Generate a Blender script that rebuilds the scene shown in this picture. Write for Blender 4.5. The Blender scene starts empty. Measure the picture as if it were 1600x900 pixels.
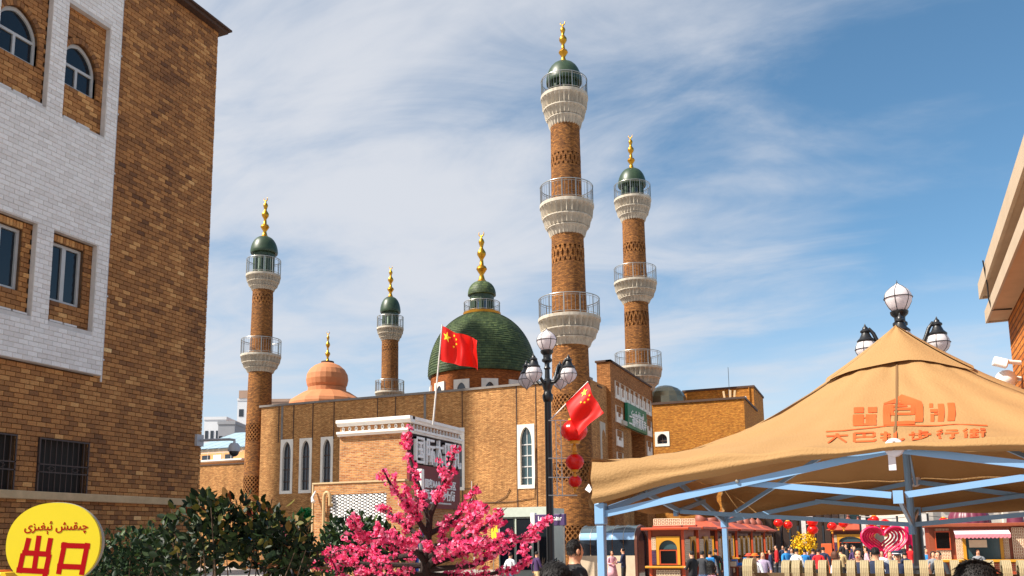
import bpy, bmesh, math, random
from mathutils import noise as mnoise
from mathutils import Vector, Matrix
random.seed(7)
SC = bpy.context.scene
COL = SC.collection
R = math.radians
PI = math.pi

# ------------------------------------------------------------------ camera
F, CX, CY, H = 1376.0, 800.0, 630.0, 1.70
PSI, PIT, RHO = math.atan2(570, 1392), math.atan2(212, 1376), .0127
fw0 = Vector((-math.sin(PSI), math.cos(PSI), 0)); r0 = Vector((math.cos(PSI), math.sin(PSI), 0)); zz = Vector((0, 0, 1))
CF = fw0 * math.cos(PIT) + zz * math.sin(PIT)
u0 = zz * math.cos(PIT) - fw0 * math.sin(PIT)
CR = r0 * math.cos(RHO) - u0 * math.sin(RHO)
CU = u0 * math.cos(RHO) + r0 * math.sin(RHO)
cam_d = bpy.data.cameras.new('camera')
cam = bpy.data.objects.new('camera', cam_d); COL.objects.link(cam)
m3 = Matrix((CR, CU, -CF)).transposed()
cam.matrix_world = Matrix.Translation((0, 0, H)) @ m3.to_4x4()
cam_d.sensor_width = 36; cam_d.lens = 36 * F / 1600
cam_d.shift_y = (CY - 450) / 1600
cam_d.clip_start = .1; cam_d.clip_end = 3000
SC.camera = cam

# ------------------------------------------------------------------ sky, sun, exposure
SUN_AZ = math.atan2(-.76, -.65)          # clockwise from +Y
SUN_EL = R(46)
w = bpy.data.worlds.new('World'); SC.world = w; w.use_nodes = True
nt = w.node_tree; N = nt.nodes; L = nt.links; N.clear()
def nd(t, **k):
    n = N.new(t)
    for a, b in k.items(): setattr(n, a, b)
    return n
def mth(op, a, b=None, c=None):
    n = nd('ShaderNodeMath', operation=op)
    for i, v in enumerate((a, b, c)):
        if v is None: continue
        if isinstance(v, (int, float)): n.inputs[i].default_value = v
        else: L.new(v, n.inputs[i])
    return n.outputs[0]
sky = nd('ShaderNodeTexSky', sky_type='NISHITA', sun_disc=False, sun_elevation=SUN_EL, sun_rotation=SUN_AZ, altitude=900, air_density=1.0, dust_density=.6, ozone_density=1.6)
tc = nd('ShaderNodeTexCoord')
sep = nd('ShaderNodeSeparateXYZ'); L.new(tc.outputs['Generated'], sep.inputs[0])
zc = mth('MAXIMUM', sep.outputs[2], 0.0)
den = mth('ADD', zc, .16)
px_ = mth('DIVIDE', sep.outputs[0], den); py_ = mth('DIVIDE', sep.outputs[1], den)
cmb = nd('ShaderNodeCombineXYZ'); L.new(px_, cmb.inputs[0]); L.new(py_, cmb.inputs[1])
mp = nd('ShaderNodeMapping'); L.new(cmb.outputs[0], mp.inputs[0])
mp.inputs['Rotation'].default_value = (0, 0, R(30)); mp.inputs['Scale'].default_value = (.66, .92, 1); mp.inputs['Location'].default_value = (1.3, .35, 0)
n1 = nd('ShaderNodeTexNoise'); n1.inputs['Scale'].default_value = .95; n1.inputs['Detail'].default_value = 8; n1.inputs['Roughness'].default_value = .52; n1.inputs['Distortion'].default_value = .35
L.new(mp.outputs[0], n1.inputs['Vector'])
mp2 = nd('ShaderNodeMapping'); L.new(cmb.outputs[0], mp2.inputs[0])
mp2.inputs['Rotation'].default_value = (0, 0, R(-25)); mp2.inputs['Scale'].default_value = (1.0, 1.7, 1)
n2 = nd('ShaderNodeTexNoise'); n2.inputs['Scale'].default_value = 1.7; n2.inputs['Detail'].default_value = 8; n2.inputs['Roughness'].default_value = .6; n2.inputs['Distortion'].default_value = .9
L.new(mp2.outputs[0], n2.inputs['Vector'])
lean = mth('ADD', mth('MULTIPLY', sep.outputs[0], r0.x * -.14), mth('MULTIPLY', sep.outputs[1], r0.y * -.14))   # the cloud sheet thins out towards the right
mix_n = mth('ADD', mth('ADD', mth('MULTIPLY', n1.outputs['Fac'], .76), mth('MULTIPLY', n2.outputs['Fac'], .24)), lean)
cov = nd('ShaderNodeMapRange', interpolation_type='SMOOTHSTEP'); L.new(mix_n, cov.inputs[0])
cov.inputs[1].default_value = .385; cov.inputs[2].default_value = .585; cov.inputs[3].default_value = 0; cov.inputs[4].default_value = .92
hz = nd('ShaderNodeMapRange', interpolation_type='SMOOTHSTEP'); L.new(sep.outputs[2], hz.inputs[0])
hz.inputs[1].default_value = .0; hz.inputs[2].default_value = .30; hz.inputs[3].default_value = .8; hz.inputs[4].default_value = 0
mask = mth('SUBTRACT', 1.0, mth('MULTIPLY', mth('SUBTRACT', 1.0, cov.outputs[0]), mth('SUBTRACT', 1.0, hz.outputs[0])))
hsv = nd('ShaderNodeHueSaturation'); hsv.inputs['Hue'].default_value = .488; hsv.inputs['Saturation'].default_value = 1.14; hsv.inputs['Value'].default_value = 1.06
L.new(sky.outputs[0], hsv.inputs['Color'])
cl = nd('ShaderNodeMix', data_type='RGBA'); L.new(mask, cl.inputs[0]); L.new(hsv.outputs[0], cl.inputs[6])
cl.inputs[7].default_value = (4.8, 4.95, 5.3, 1)
bg = nd('ShaderNodeBackground'); bg.inputs[1].default_value = .088; L.new(cl.outputs[2], bg.inputs[0])
out = nd('ShaderNodeOutputWorld'); L.new(bg.outputs[0], out.inputs[0])
sun_d = bpy.data.lights.new('sun', 'SUN'); sun_d.energy = 5.0; sun_d.angle = R(.53); sun_d.color = (1, .93, .82)
sun = bpy.data.objects.new('sun', sun_d); COL.objects.link(sun)
sdir = Vector((math.sin(SUN_AZ) * math.cos(SUN_EL), math.cos(SUN_AZ) * math.cos(SUN_EL), math.sin(SUN_EL)))
sun.rotation_euler = sdir.to_track_quat('Z', 'Y').to_euler(); sun.location = sdir * 60
vs = SC.view_settings; vs.view_transform = 'Standard'; vs.look = 'None'; vs.exposure = .82; vs.gamma = 1; vs.use_curve_mapping = False
SC.render.engine = 'CYCLES'; SC.cycles.use_denoising = True; SC.cycles.max_bounces = 6; SC.cycles.transparent_max_bounces = 8

# ------------------------------------------------------------------ places from the survey of the photograph
def ray(px, py): return CF + CR * ((px - CX) / F) - CU * ((py - CY) / F)
def onX(px, py, X):
    d = ray(px, py); t = X / d.x; return Vector((X, d.y * t, H + d.z * t))
def onY(px, py, Y):
    d = ray(px, py); t = Y / d.y; return Vector((d.x * t, Y, H + d.z * t))
def atd(px, py, D): return Vector((0, 0, H)) + ray(px, py) * D
def proj(p):
    q = Vector(p) - Vector((0, 0, H)); z = q.dot(CF)
    return CX + F * q.dot(CR) / z, CY - F * q.dot(CU) / z, z
def zat(x, y, py):                       # height on the vertical line at (x, y) that is seen at row py
    a = proj((x, y, 0))[1]; lo, hi = -5.0, 80.0
    for _ in range(40):
        mid = (lo + hi) / 2
        if proj((x, y, mid))[1] > py: lo = mid
        else: hi = mid
    return (lo + hi) / 2
def gz(y):                               # the plaza falls a little away from the camera
    t = min(1, max(0, (y - 9) / 10)); return -.42 * t * t * (3 - 2 * t)
def ground_at(px, D):
    d = ray(px, 842); p = d * D; return Vector((p.x, p.y, gz(p.y)))

# ------------------------------------------------------------------ materials
M = {}
def srgb(r, g, b):
    f = lambda c: (c / 255) / 12.92 if c / 255 <= .04045 else ((c / 255 + .055) / 1.055) ** 2.4
    return (f(r), f(g), f(b))
def mat(name, col, rough=.7, var=.18, scale=6.0, bump=0.0, bscale=None, metal=0.0, spec=None, coord='Object', emit=None, trans=0, stretch=(1, 1, 1), detail=5, coat=0, hue=0):
    m = bpy.data.materials.new(name); m.use_nodes = True; t = m.node_tree; n = t.nodes; l = t.links
    b = n['Principled BSDF']; b.inputs['Roughness'].default_value = rough; b.inputs['Metallic'].default_value = metal
    if spec is not None: b.inputs['Specular IOR Level'].default_value = spec
    if coat: b.inputs['Coat Weight'].default_value = coat; b.inputs['Coat Roughness'].default_value = .15
    if trans: b.inputs['Transmission Weight'].default_value = trans
    b.inputs['Base Color'].default_value = (*col, 1)
    if var or bump:
        c = n.new('ShaderNodeTexCoord'); mp = n.new('ShaderNodeMapping'); l.new(c.outputs[coord], mp.inputs[0]); mp.inputs['Scale'].default_value = stretch
        nz = n.new('ShaderNodeTexNoise'); nz.inputs['Scale'].default_value = scale; nz.inputs['Detail'].default_value = detail; nz.inputs['Roughness'].default_value = .62
        l.new(mp.outputs[0], nz.inputs['Vector'])
    if var:
        rp = n.new('ShaderNodeMapRange'); l.new(nz.outputs['Fac'], rp.inputs[0]); rp.inputs[1].default_value = .28; rp.inputs[2].default_value = .72; rp.inputs[3].default_value = 1 - var; rp.inputs[4].default_value = 1 + var
        hs = n.new('ShaderNodeHueSaturation'); hs.inputs['Color'].default_value = (*col, 1); l.new(rp.outputs[0], hs.inputs['Value'])
        l.new(hs.outputs[0], b.inputs['Base Color'])
    if bump:
        nb = nz
        if bscale:
            nb = n.new('ShaderNodeTexNoise'); nb.inputs['Scale'].default_value = bscale; nb.inputs['Detail'].default_value = 4; l.new(mp.outputs[0], nb.inputs['Vector'])
        bp = n.new('ShaderNodeBump'); bp.inputs['Strength'].default_value = bump; bp.inputs['Distance'].default_value = .02
        l.new(nb.outputs['Fac'], bp.inputs['Height']); l.new(bp.outputs[0], b.inputs['Normal'])
    if emit: b.inputs['Emission Color'].default_value = (*emit[0], 1); b.inputs['Emission Strength'].default_value = emit[1]
    M[name] = m
    return m
def brickmat(name, c1, c2, mortar, bw=.26, rh=.075, ms=.01, blotch=.25, bscale=.35, rough=.85, var=.5, streak=0.0):
    m = bpy.data.materials.new(name); m.use_nodes = True; t = m.node_tree; n = t.nodes; l = t.links
    b = n['Principled BSDF']; b.inputs['Roughness'].default_value = rough; b.inputs['Specular IOR Level'].default_value = .25
    uv = n.new('ShaderNodeUVMap'); uv.uv_map = 'uv'
    br = n.new('ShaderNodeTexBrick'); l.new(uv.outputs[0], br.inputs['Vector'])
    for k, v in (('Color1', (*c1, 1)), ('Color2', (*c2, 1)), ('Mortar', (*mortar, 1))): br.inputs[k].default_value = v
    br.inputs['Scale'].default_value = 1; br.inputs['Brick Width'].default_value = bw; br.inputs['Row Height'].default_value = rh; br.inputs['Mortar Size'].default_value = ms; br.inputs['Mortar Smooth'].default_value = .1; br.inputs['Bias'].default_value = 0
    # clumps of darker and paler bricks, drawn out along the courses
    mp = n.new('ShaderNodeMapping'); l.new(uv.outputs[0], mp.inputs[0]); mp.inputs['Scale'].default_value = (3.0, 6.5, 1)
    nz = n.new('ShaderNodeTexNoise'); nz.inputs['Scale'].default_value = 1.15; nz.inputs['Detail'].default_value = 4; nz.inputs['Roughness'].default_value = .7; l.new(mp.outputs[0], nz.inputs['Vector'])
    r1 = n.new('ShaderNodeMapRange'); l.new(nz.outputs['Fac'], r1.inputs[0]); r1.inputs[1].default_value = .3; r1.inputs[2].default_value = .7; r1.inputs[3].default_value = 1 - var; r1.inputs[4].default_value = 1 + var * .9
    n2 = n.new('ShaderNodeTexNoise'); n2.inputs['Scale'].default_value = bscale; n2.inputs['Detail'].default_value = 3; l.new(uv.outputs[0], n2.inputs['Vector'])
    r2 = n.new('ShaderNodeMapRange'); l.new(n2.outputs['Fac'], r2.inputs[0]); r2.inputs[1].default_value = .3; r2.inputs[2].default_value = .7; r2.inputs[3].default_value = 1 - blotch; r2.inputs[4].default_value = 1 + blotch
    mu = n.new('ShaderNodeMath'); mu.operation = 'MULTIPLY'; l.new(r1.outputs[0], mu.inputs[0]); l.new(r2.outputs[0], mu.inputs[1])
    val = mu.outputs[0]
    if streak:
        ms_ = n.new('ShaderNodeMapping'); l.new(uv.outputs[0], ms_.inputs[0]); ms_.inputs['Scale'].default_value = (1.1, .09, 1)
        ns = n.new('ShaderNodeTexNoise'); ns.inputs['Scale'].default_value = 1; ns.inputs['Detail'].default_value = 3; l.new(ms_.outputs[0], ns.inputs['Vector'])
        r3 = n.new('ShaderNodeMapRange'); l.new(ns.outputs['Fac'], r3.inputs[0]); r3.inputs[1].default_value = .5; r3.inputs[2].default_value = .75; r3.inputs[3].default_value = 1; r3.inputs[4].default_value = 1 - streak
        m2 = n.new('ShaderNodeMath'); m2.operation = 'MULTIPLY'; l.new(val, m2.inputs[0]); l.new(r3.outputs[0], m2.inputs[1]); val = m2.outputs[0]
    hs = n.new('ShaderNodeHueSaturation'); l.new(br.outputs['Color'], hs.inputs['Color']); l.new(val, hs.inputs['Value']); l.new(hs.outputs[0], b.inputs['Base Color'])
    bp = n.new('ShaderNodeBump'); bp.inputs['Strength'].default_value = .7; bp.inputs['Distance'].default_value = .012; bp.invert = True; l.new(br.outputs['Fac'], bp.inputs['Height'])
    b2 = n.new('ShaderNodeBump'); b2.inputs['Strength'].default_value = .5; b2.inputs['Distance'].default_value = .05; l.new(nz.outputs['Fac'], b2.inputs['Height']); l.new(bp.outputs[0], b2.inputs['Normal']); l.new(b2.outputs[0], b.inputs['Normal'])
    M[name] = m
    return m
def attrmat(name, ramp, rough=.8, bump=.3, bscale=40, spec=.3, var=.12, coat=0):
    """colour of each piece picked from a ramp by its own number 'tone'"""
    m = bpy.data.materials.new(name); m.use_nodes = True; t = m.node_tree; n = t.nodes; l = t.links
    b = n['Principled BSDF']; b.inputs['Roughness'].default_value = rough; b.inputs['Specular IOR Level'].default_value = spec
    if coat: b.inputs['Coat Weight'].default_value = coat
    a = n.new('ShaderNodeAttribute'); a.attribute_name = 'tone'
    cr = n.new('ShaderNodeValToRGB'); l.new(a.outputs['Fac'], cr.inputs[0]); e = cr.color_ramp.elements
    while len(e) < len(ramp): e.new(.5)
    for i, (p, c) in enumerate(ramp): e[i].position = p; e[i].color = (*c, 1)
    tc = n.new('ShaderNodeNewGeometry'); nz = n.new('ShaderNodeTexNoise'); nz.inputs['Scale'].default_value = bscale; nz.inputs['Detail'].default_value = 3; l.new(tc.outputs['Position'], nz.inputs['Vector'])
    rp = n.new('ShaderNodeMapRange'); l.new(nz.outputs['Fac'], rp.inputs[0]); rp.inputs[1].default_value = .3; rp.inputs[2].default_value = .7; rp.inputs[3].default_value = 1 - var; rp.inputs[4].default_value = 1 + var
    hs = n.new('ShaderNodeHueSaturation'); l.new(cr.outputs[0], hs.inputs['Color']); l.new(rp.outputs[0], hs.inputs['Value']); l.new(hs.outputs[0], b.inputs['Base Color'])
    if bump:
        bp = n.new('ShaderNodeBump'); bp.inputs['Strength'].default_value = bump; bp.inputs['Distance'].default_value = .008; l.new(nz.outputs['Fac'], bp.inputs['Height']); l.new(bp.outputs[0], b.inputs['Normal'])
    M[name] = m
    return m
def add_translucent(name, amt, col=None):
    m = M[name]; t = m.node_tree; n = t.nodes; l = t.links; b = n['Principled BSDF']; o = n['Material Output']
    tr = n.new('ShaderNodeBsdfTranslucent'); mx = n.new('ShaderNodeMixShader'); mx.inputs[0].default_value = amt
    if b.inputs['Base Color'].links: l.new(b.inputs['Base Color'].links[0].from_socket, tr.inputs[0])
    else: tr.inputs[0].default_value = b.inputs['Base Color'].default_value
    if col: 
        for k in list(tr.inputs[0].links): l.remove(k)
        tr.inputs[0].default_value = (*col, 1)
    l.new(b.outputs[0], mx.inputs[1]); l.new(tr.outputs[0], mx.inputs[2]); l.new(mx.outputs[0], o.inputs[0])

# ------------------------------------------------------------------ mesh helpers
class MB:
    def __init__(s): s.v = []; s.f = []; s.mi = []; s.uv = {}; s.tone = {}; s.cm = 0; s.ct = .5
    def vert(s, p): s.v.append(tuple(p)); return len(s.v) - 1
    def face(s, idx, uv=None):
        s.f.append(tuple(idx)); s.mi.append(s.cm); s.tone[len(s.f) - 1] = s.ct
        if uv: s.uv[len(s.f) - 1] = uv
    def poly(s, pts, uv=None): s.face([s.vert(p) for p in pts], uv)
    def box(s, x0, x1, y0, y1, z0, z1, T=None, skip=''):
        P = [Vector((x, y, z)) for z in (z0, z1) for y in (y0, y1) for x in (x0, x1)]
        if T is not None: P = [T @ p for p in P]
        i = [s.vert(p) for p in P]
        for k, q in (('b', (0, 2, 3, 1)), ('t', (4, 5, 7, 6)), ('-y', (0, 1, 5, 4)), ('+y', (2, 6, 7, 3)), ('-x', (0, 4, 6, 2)), ('+x', (1, 3, 7, 5))):
            if k not in skip.split(','): s.face([i[j] for j in q])
    def bbox(s, x0, x1, y0, y1, z0, z1, b=.01, T=None):     # box with chamfered vertical and top edges
        b = min(b, (x1 - x0) * .45, (y1 - y0) * .45, (z1 - z0) * .45)
        ring = lambda d, z: [(x0 + d, y0 + b), (x0 + b, y0 + d), (x1 - b, y0 + d), (x1 - d, y0 + b), (x1 - d, y1 - b), (x1 - b, y1 - d), (x0 + b, y1 - d), (x0 + d, y1 - b)]
        rows = [[(x, y, z0) for x, y in ring(b * .6, 0)], [(x, y, z0 + b) for x, y in ring(0, 0)], [(x, y, z1 - b) for x, y in ring(0, 0)], [(x, y, z1) for x, y in ring(b * .6, 0)]]
        ids = [[s.vert(T @ Vector(p) if T is not None else p) for p in r] for r in rows]
        for a, c in zip(ids, ids[1:]):
            for k in range(8): s.face((a[k], a[(k + 1) % 8], c[(k + 1) % 8], c[k]))
        s.face(ids[0][::-1]); s.face(ids[-1])
    def tube(s, pts, rad, n=8, cap=True, flat=None):
        pts = [Vector(p) for p in pts]; rs = rad if isinstance(rad, (list, tuple)) else [rad] * len(pts)
        rings = []; up = None
        for i, p in enumerate(pts):
            d = (pts[min(i + 1, len(pts) - 1)] - pts[max(i - 1, 0)]).normalized()
            if up is None: up = Vector((0, 0, 1)) if abs(d.z) < .9 else Vector((1, 0, 0))
            a = d.cross(up)
            if a.length < 1e-4: up = Vector((1, 0, 0)) if abs(d.x) < .9 else Vector((0, 1, 0)); a = d.cross(up)
            a.normalize(); b = a.cross(d).normalized(); up = b
            rings.append([s.vert(p + (a * math.cos(2 * PI * k / n) + b * math.sin(2 * PI * k / n)) * rs[i]) for k in range(n)])
        for A, B in zip(rings, rings[1:]):
            for k in range(n): s.face((A[k], A[(k + 1) % n], B[(k + 1) % n], B[k]))
        if cap: s.face(rings[0]); s.face(rings[-1][::-1])
    def bar(s, p0, p1, wd, ht, up=(0, 0, 1)):              # straight bar of rectangular section
        p0 = Vector(p0); p1 = Vector(p1); d = (p1 - p0).normalized(); a = d.cross(Vector(up))
        if a.length < 1e-4: a = d.cross(Vector((1, 0, 0)))
        a.normalize(); b = a.cross(d).normalized()
        c = [(-1, -1), (1, -1), (1, 1), (-1, 1)]
        A = [s.vert(p0 + a * (x * wd / 2) + b * (y * ht / 2)) for x, y in c]; B = [s.vert(p1 + a * (x * wd / 2) + b * (y * ht / 2)) for x, y in c]
        for k in range(4): s.face((A[k], B[k], B[(k + 1) % 4], A[(k + 1) % 4]))
        s.face(A); s.face(B[::-1])
    def lathe(s, prof, n=32, c=(0, 0), rmod=None, ur=None, close=True):
        rings = []
        for r, z in prof:
            rg = []
            for k in range(n):
                a = 2 * PI * k / n; rr = r * (rmod(a, r, z) if rmod else 1)
                rg.append(s.vert((c[0] + rr * math.cos(a), c[1] + rr * math.sin(a), z)))
            rings.append(rg)
        R0 = ur or max(r for r, z in prof)
        for (A, B), (pa, pb) in zip(zip(rings, rings[1:]), zip(prof, prof[1:])):
            for k in range(n):
                k2 = (k + 1) % n; u0_ = 2 * PI * k / n * R0; u1_ = 2 * PI * (k + 1) / n * R0
                s.face((A[k], A[k2], B[k2], B[k]), [(u0_, pa[1]), (u1_, pa[1]), (u1_, pb[1]), (u0_, pb[1])])
        if close:
            if prof[0][0] > 1e-3: s.face(rings[0][::-1])
            if prof[-1][0] > 1e-3: s.face(rings[-1])
    def prism(s, poly, fn, d0, d1, caps=(1, 1)):           # poly (a,b) -> fn(a,b,d)
        A = [s.vert(fn(a, b, d0)) for a, b in poly]; B = [s.vert(fn(a, b, d1)) for a, b in poly]; n = len(poly)
        for k in range(n): s.face((A[k], A[(k + 1) % n], B[(k + 1) % n], B[k]))
        if caps[0]: s.face(A[::-1])
        if caps[1]: s.face(B)
    def ball(s, c, r, n=10, m=6, T=None):
        rx, ry, rz = r if isinstance(r, (tuple, list)) else (r, r, r)
        rows = []
        for j in range(m + 1):
            t = PI * j / m
            rows.append([s.vert(Vector((c[0] + rx * math.sin(t) * math.cos(2 * PI * k / n), c[1] + ry * math.sin(t) * math.sin(2 * PI * k / n), c[2] - rz * math.cos(t)))) for k in range(n)] if 0 < j < m else [s.vert((c[0], c[1], c[2] + (rz if j else -rz)))])
        for j in range(m):
            A, B = rows[j], rows[j + 1]
            for k in range(n):
                if j == 0: s.face((A[0], B[(k + 1) % n], B[k]))
                elif j == m - 1: s.face((A[k], A[(k + 1) % n], B[0]))
                else: s.face((A[k], A[(k + 1) % n], B[(k + 1) % n], B[k]))
    def mesh(s, name, mats, smooth=False, fix=True):
        me = bpy.data.meshes.new(name); me.from_pydata(s.v, [], s.f)
        mats = mats if isinstance(mats, (list, tuple)) else [mats]
        for x in mats: me.materials.append(M[x])
        if len(mats) > 1: me.polygons.foreach_set('material_index', s.mi)
        ul = me.uv_layers.new(name='uv'); buf = [0.0] * (2 * len(me.loops)); vco = s.v
        for p in me.polygons:
            u = s.uv.get(p.index); nrm = p.normal
            for j, li in enumerate(p.loop_indices):
                if u: a, b = u[j]
                else:
                    x, y, z = vco[me.loops[li].vertex_index]
                    if abs(nrm.z) > .8: a, b = x, y
                    elif abs(nrm.x) > abs(nrm.y): a, b = y, z
                    else: a, b = x, z
                buf[2 * li] = a; buf[2 * li + 1] = b
        ul.data.foreach_set('uv', buf)
        at = me.attributes.new('tone', 'FLOAT', 'FACE'); at.data.foreach_set('value', [s.tone[i] for i in range(len(s.f))])
        if fix:
            bm = bmesh.new(); bm.from_mesh(me); bmesh.ops.recalc_face_normals(bm, faces=bm.faces); bm.to_mesh(me); bm.free()
        if smooth is True: me.polygons.foreach_set('use_smooth', [True] * len(me.polygons))
        elif smooth: 
            me.polygons.foreach_set('use_smooth', [True] * len(me.polygons)); me.set_sharp_from_angle(angle=R(smooth))
        return me
    def build(s, name, mats, parent=None, smooth=False, fix=True, loc=None, rz=None, kind=None):
        return link(name, s.mesh(name, mats, smooth, fix), parent, loc, rz, kind)
def link(name, me, parent=None, loc=None, rz=None, kind=None):
    o = bpy.data.objects.new(name, me); COL.objects.link(o)
    if parent is not None: o.parent = parent
    if loc is not None: o.location = loc
    if rz is not None: o.rotation_euler = rz if isinstance(rz, (tuple, list)) else (0, 0, rz)
    if kind: o['kind'] = kind
    return o
def tag(o, label, cat, group=None):
    o['label'] = label; o['category'] = cat
    if group: o['group'] = group
    return o
def thing(name, label, cat, loc=(0, 0, 0), rz=0, group=None):
    o = bpy.data.objects.new(name, None); COL.objects.link(o); o.empty_display_size = .2
    o.location = loc; o.rotation_euler = (0, 0, rz); return tag(o, label, cat, group)
def text_mesh(body, size, extrude=.004, mats='red_paint', bold=0.0, sx=1.0, align='CENTER'):
    c = bpy.data.curves.new('t', 'FONT'); c.body = body; c.size = size; c.extrude = extrude; c.offset = bold; c.align_x = align; c.align_y = 'CENTER'; c.resolution_u = 3
    o = bpy.data.objects.new('t', c); COL.objects.link(o); bpy.context.view_layer.update()
    me = bpy.data.meshes.new_from_object(o.evaluated_get(bpy.context.evaluated_depsgraph_get()))
    bpy.data.objects.remove(o); bpy.data.curves.remove(c)
    me.materials.clear(); me.materials.append(M[mats])
    if sx != 1:
        for v in me.vertices: v.co.x *= sx
    return me
def glyph_strokes(mb, strokes, fn, th, d0, d1):
    """strokes: list of ((a0,b0),(a1,b1)) in glyph space, thick bars"""
    for si, ((a0, b0), (a1, b1)) in enumerate(strokes):
        d1 = d1 + (d1 - d0) * .02; dx, dy = a1 - a0, b1 - b0; l = math.hypot(dx, dy); nx, ny = -dy / l * th / 2, dx / l * th / 2; ex, ey = dx / l * th / 2, dy / l * th / 2
        mb.prism([(a0 - ex + nx, b0 - ey + ny), (a0 - ex - nx, b0 - ey - ny), (a1 + ex - nx, b1 + ey - ny), (a1 + ex + nx, b1 + ey + ny)], fn, d0, d1)
def arch_pts(x0, x1, z0, zs, zt, n=8, pointed=True):
    """outline of a pointed arch opening, from bottom left over the top to bottom right"""
    pts = [(x0, z0), (x0, zs)]; c = (x0 + x1) / 2; hw = (x1 - x0) / 2
    for i in range(1, n):
        t = i / n
        if pointed: pts.append((x0 + hw * (1 - math.cos(t * PI / 2)) * 1.0, zs + (zt - zs) * (math.sin(t * PI / 2) * .82 + .18 * t)))
        else: pts.append((c - hw * math.cos(t * PI / 2), zs + (zt - zs) * math.sin(t * PI / 2)))
    pts.append((c, zt)); left = pts[1:-1]
    for x, z in reversed(left): pts.append((2 * c - x, z))
    pts.append((x1, z0))
    return pts
def plate_with_hole(mb, outer, hole, fn, d0, d1):
    """flat plate between an outer rectangle (x0,x1,z0,z1) and a hole outline (open path, starts bottom left), with depth"""
    x0, x1, z0, z1 = outer; c = (hole[0][0] + hole[-1][0]) / 2
    def out(p):
        x, z = p
        if z >= hole[1][1] - 1e-6:
            tx = (x - hole[0][0]) / (hole[-1][0] - hole[0][0]); 
            if tx <= .18: return (x0, z1 if tx > .02 else z)
            if tx >= .82: return (x1, z1 if tx < .98 else z)
            return (x0 + (x1 - x0) * (tx - .18) / .64, z1)
        return (x0 if x < c else x1, z)
    for d in (d0, d1):
        I = [mb.vert(fn(a, b, d)) for a, b in hole]; O = [mb.vert(fn(*out(p), d)) for p in hole]
        for k in range(len(hole) - 1): mb.face((I[k], I[k + 1], O[k + 1], O[k]))
        if z0 < hole[0][1] - 1e-6:
            q = [(x0, z0), (x1, z0), (x1, hole[0][1]), (hole[-1][0], hole[0][1]), (hole[0][0], hole[0][1]), (x0, hole[0][1])]; mb.face([mb.vert(fn(a, b, d)) for a, b in q])
    I0 = [mb.vert(fn(a, b, d0)) for a, b in hole]; I1 = [mb.vert(fn(a, b, d1)) for a, b in hole]
    cl = range(len(hole)) if z0 < hole[0][1] - 1e-6 else range(len(hole) - 1)
    for k in cl: j = (k + 1) % len(hole); mb.face((I0[k], I0[j], I1[j], I1[k]))
    q = [(x0, z0), (x1, z0), (x1, z1), (x0, z1)]
    for k in range(4): a, b = q[k], q[(k + 1) % 4]; mb.face([mb.vert(fn(*a, d0)), mb.vert(fn(*b, d0)), mb.vert(fn(*b, d1)), mb.vert(fn(*a, d1))])
# ------------------------------------------------------------------ palette
BR1, BR2 = srgb(210, 156, 98), srgb(174, 121, 72)
brickmat('mosque_brick', BR1, BR2, srgb(120, 84, 50), var=.42, blotch=.16, streak=.38)
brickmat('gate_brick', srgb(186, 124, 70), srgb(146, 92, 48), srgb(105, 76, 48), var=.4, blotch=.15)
brickmat('wing_brick', srgb(206, 138, 54), srgb(166, 100, 34), srgb(126, 86, 44), var=.4, blotch=.12)
brickmat('minaret_brick', srgb(170, 113, 56), srgb(114, 72, 38), srgb(94, 63, 40), var=.55, blotch=.22, bw=.24, rh=.08, streak=.3)
brickmat('bazaar_brick', srgb(200, 140, 82), srgb(158, 92, 48), srgb(176, 150, 118), bw=.26, rh=.075, ms=.011, var=.3, blotch=.18, bscale=.6)
brickmat('drum_brick', srgb(170, 96, 45), srgb(130, 68, 28), srgb(100, 62, 34), var=.4)
brickmat('right_brick', srgb(200, 120, 48), srgb(176, 96, 34), srgb(110, 64, 30), bw=.4, rh=.085, ms=.012, var=.2, blotch=.1)
attrmat('facade_brick', [(0, srgb(104, 70, 48)), (.25, srgb(138, 94, 58)), (.55, srgb(178, 123, 72)), (.85, srgb(214, 160, 100)), (1, srgb(238, 198, 140))], bump=.5, bscale=55, var=.22)
attrmat('white_brick', [(0, srgb(222, 216, 210)), (.5, srgb(232, 227, 222)), (1, srgb(240, 236, 231))], bump=.35, bscale=30, var=.05)
mat('mortar_dark', srgb(96, 70, 48), .95, .3, 8, .4, 40)
mat('mortar_white', srgb(205, 199, 193), .9, .12, 6, .2, 30)
mat('beige_ledge', srgb(196, 168, 128), .85, .14, 5, .2, 30)
mat('white_stone', srgb(184, 174, 158), .85, .26, 2.2, .3, 12, stretch=(1.6, 1.6, .22))
mat('window_white', srgb(226, 218, 206), .7, .12, 2, stretch=(1, 1, .3))
mat('white_paint', srgb(232, 228, 222), .6, .06, 3)
mat('cornice_white', srgb(236, 232, 226), .65, .08, 2)
mat('frame_grey', srgb(190, 190, 188), .5, .08, 4)
mat('dark_frame', srgb(70, 52, 44), .5, .2, 8)
mat('black_iron', srgb(22, 22, 24), .38, .2, 10, .15, 60, spec=.6)
mat('pipe_white', srgb(214, 208, 202), .4, .05, 4)
mat('steel', srgb(170, 168, 162), .35, .12, 8, metal=.85)
mat('grey_plastic', srgb(176, 178, 182), .45, .06, 5)
mat('dark_plastic', srgb(40, 42, 46), .3, .06, 5)
mat('dark_room', srgb(20, 19, 18), .9, .3, 3)
mat('unlit_interior', srgb(46, 42, 38), .9, .3, 4, stretch=(8, 8, .4))  # dark colour stands in for the shade inside the ground floor rooms
mat('gold', srgb(192, 142, 48), .36, .12, 4, metal=1.0)
mat('gold_trim', srgb(188, 132, 40), .4, .1, 4, metal=.6)
mat('coping', srgb(120, 112, 106), .7, .2, 3)
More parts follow.
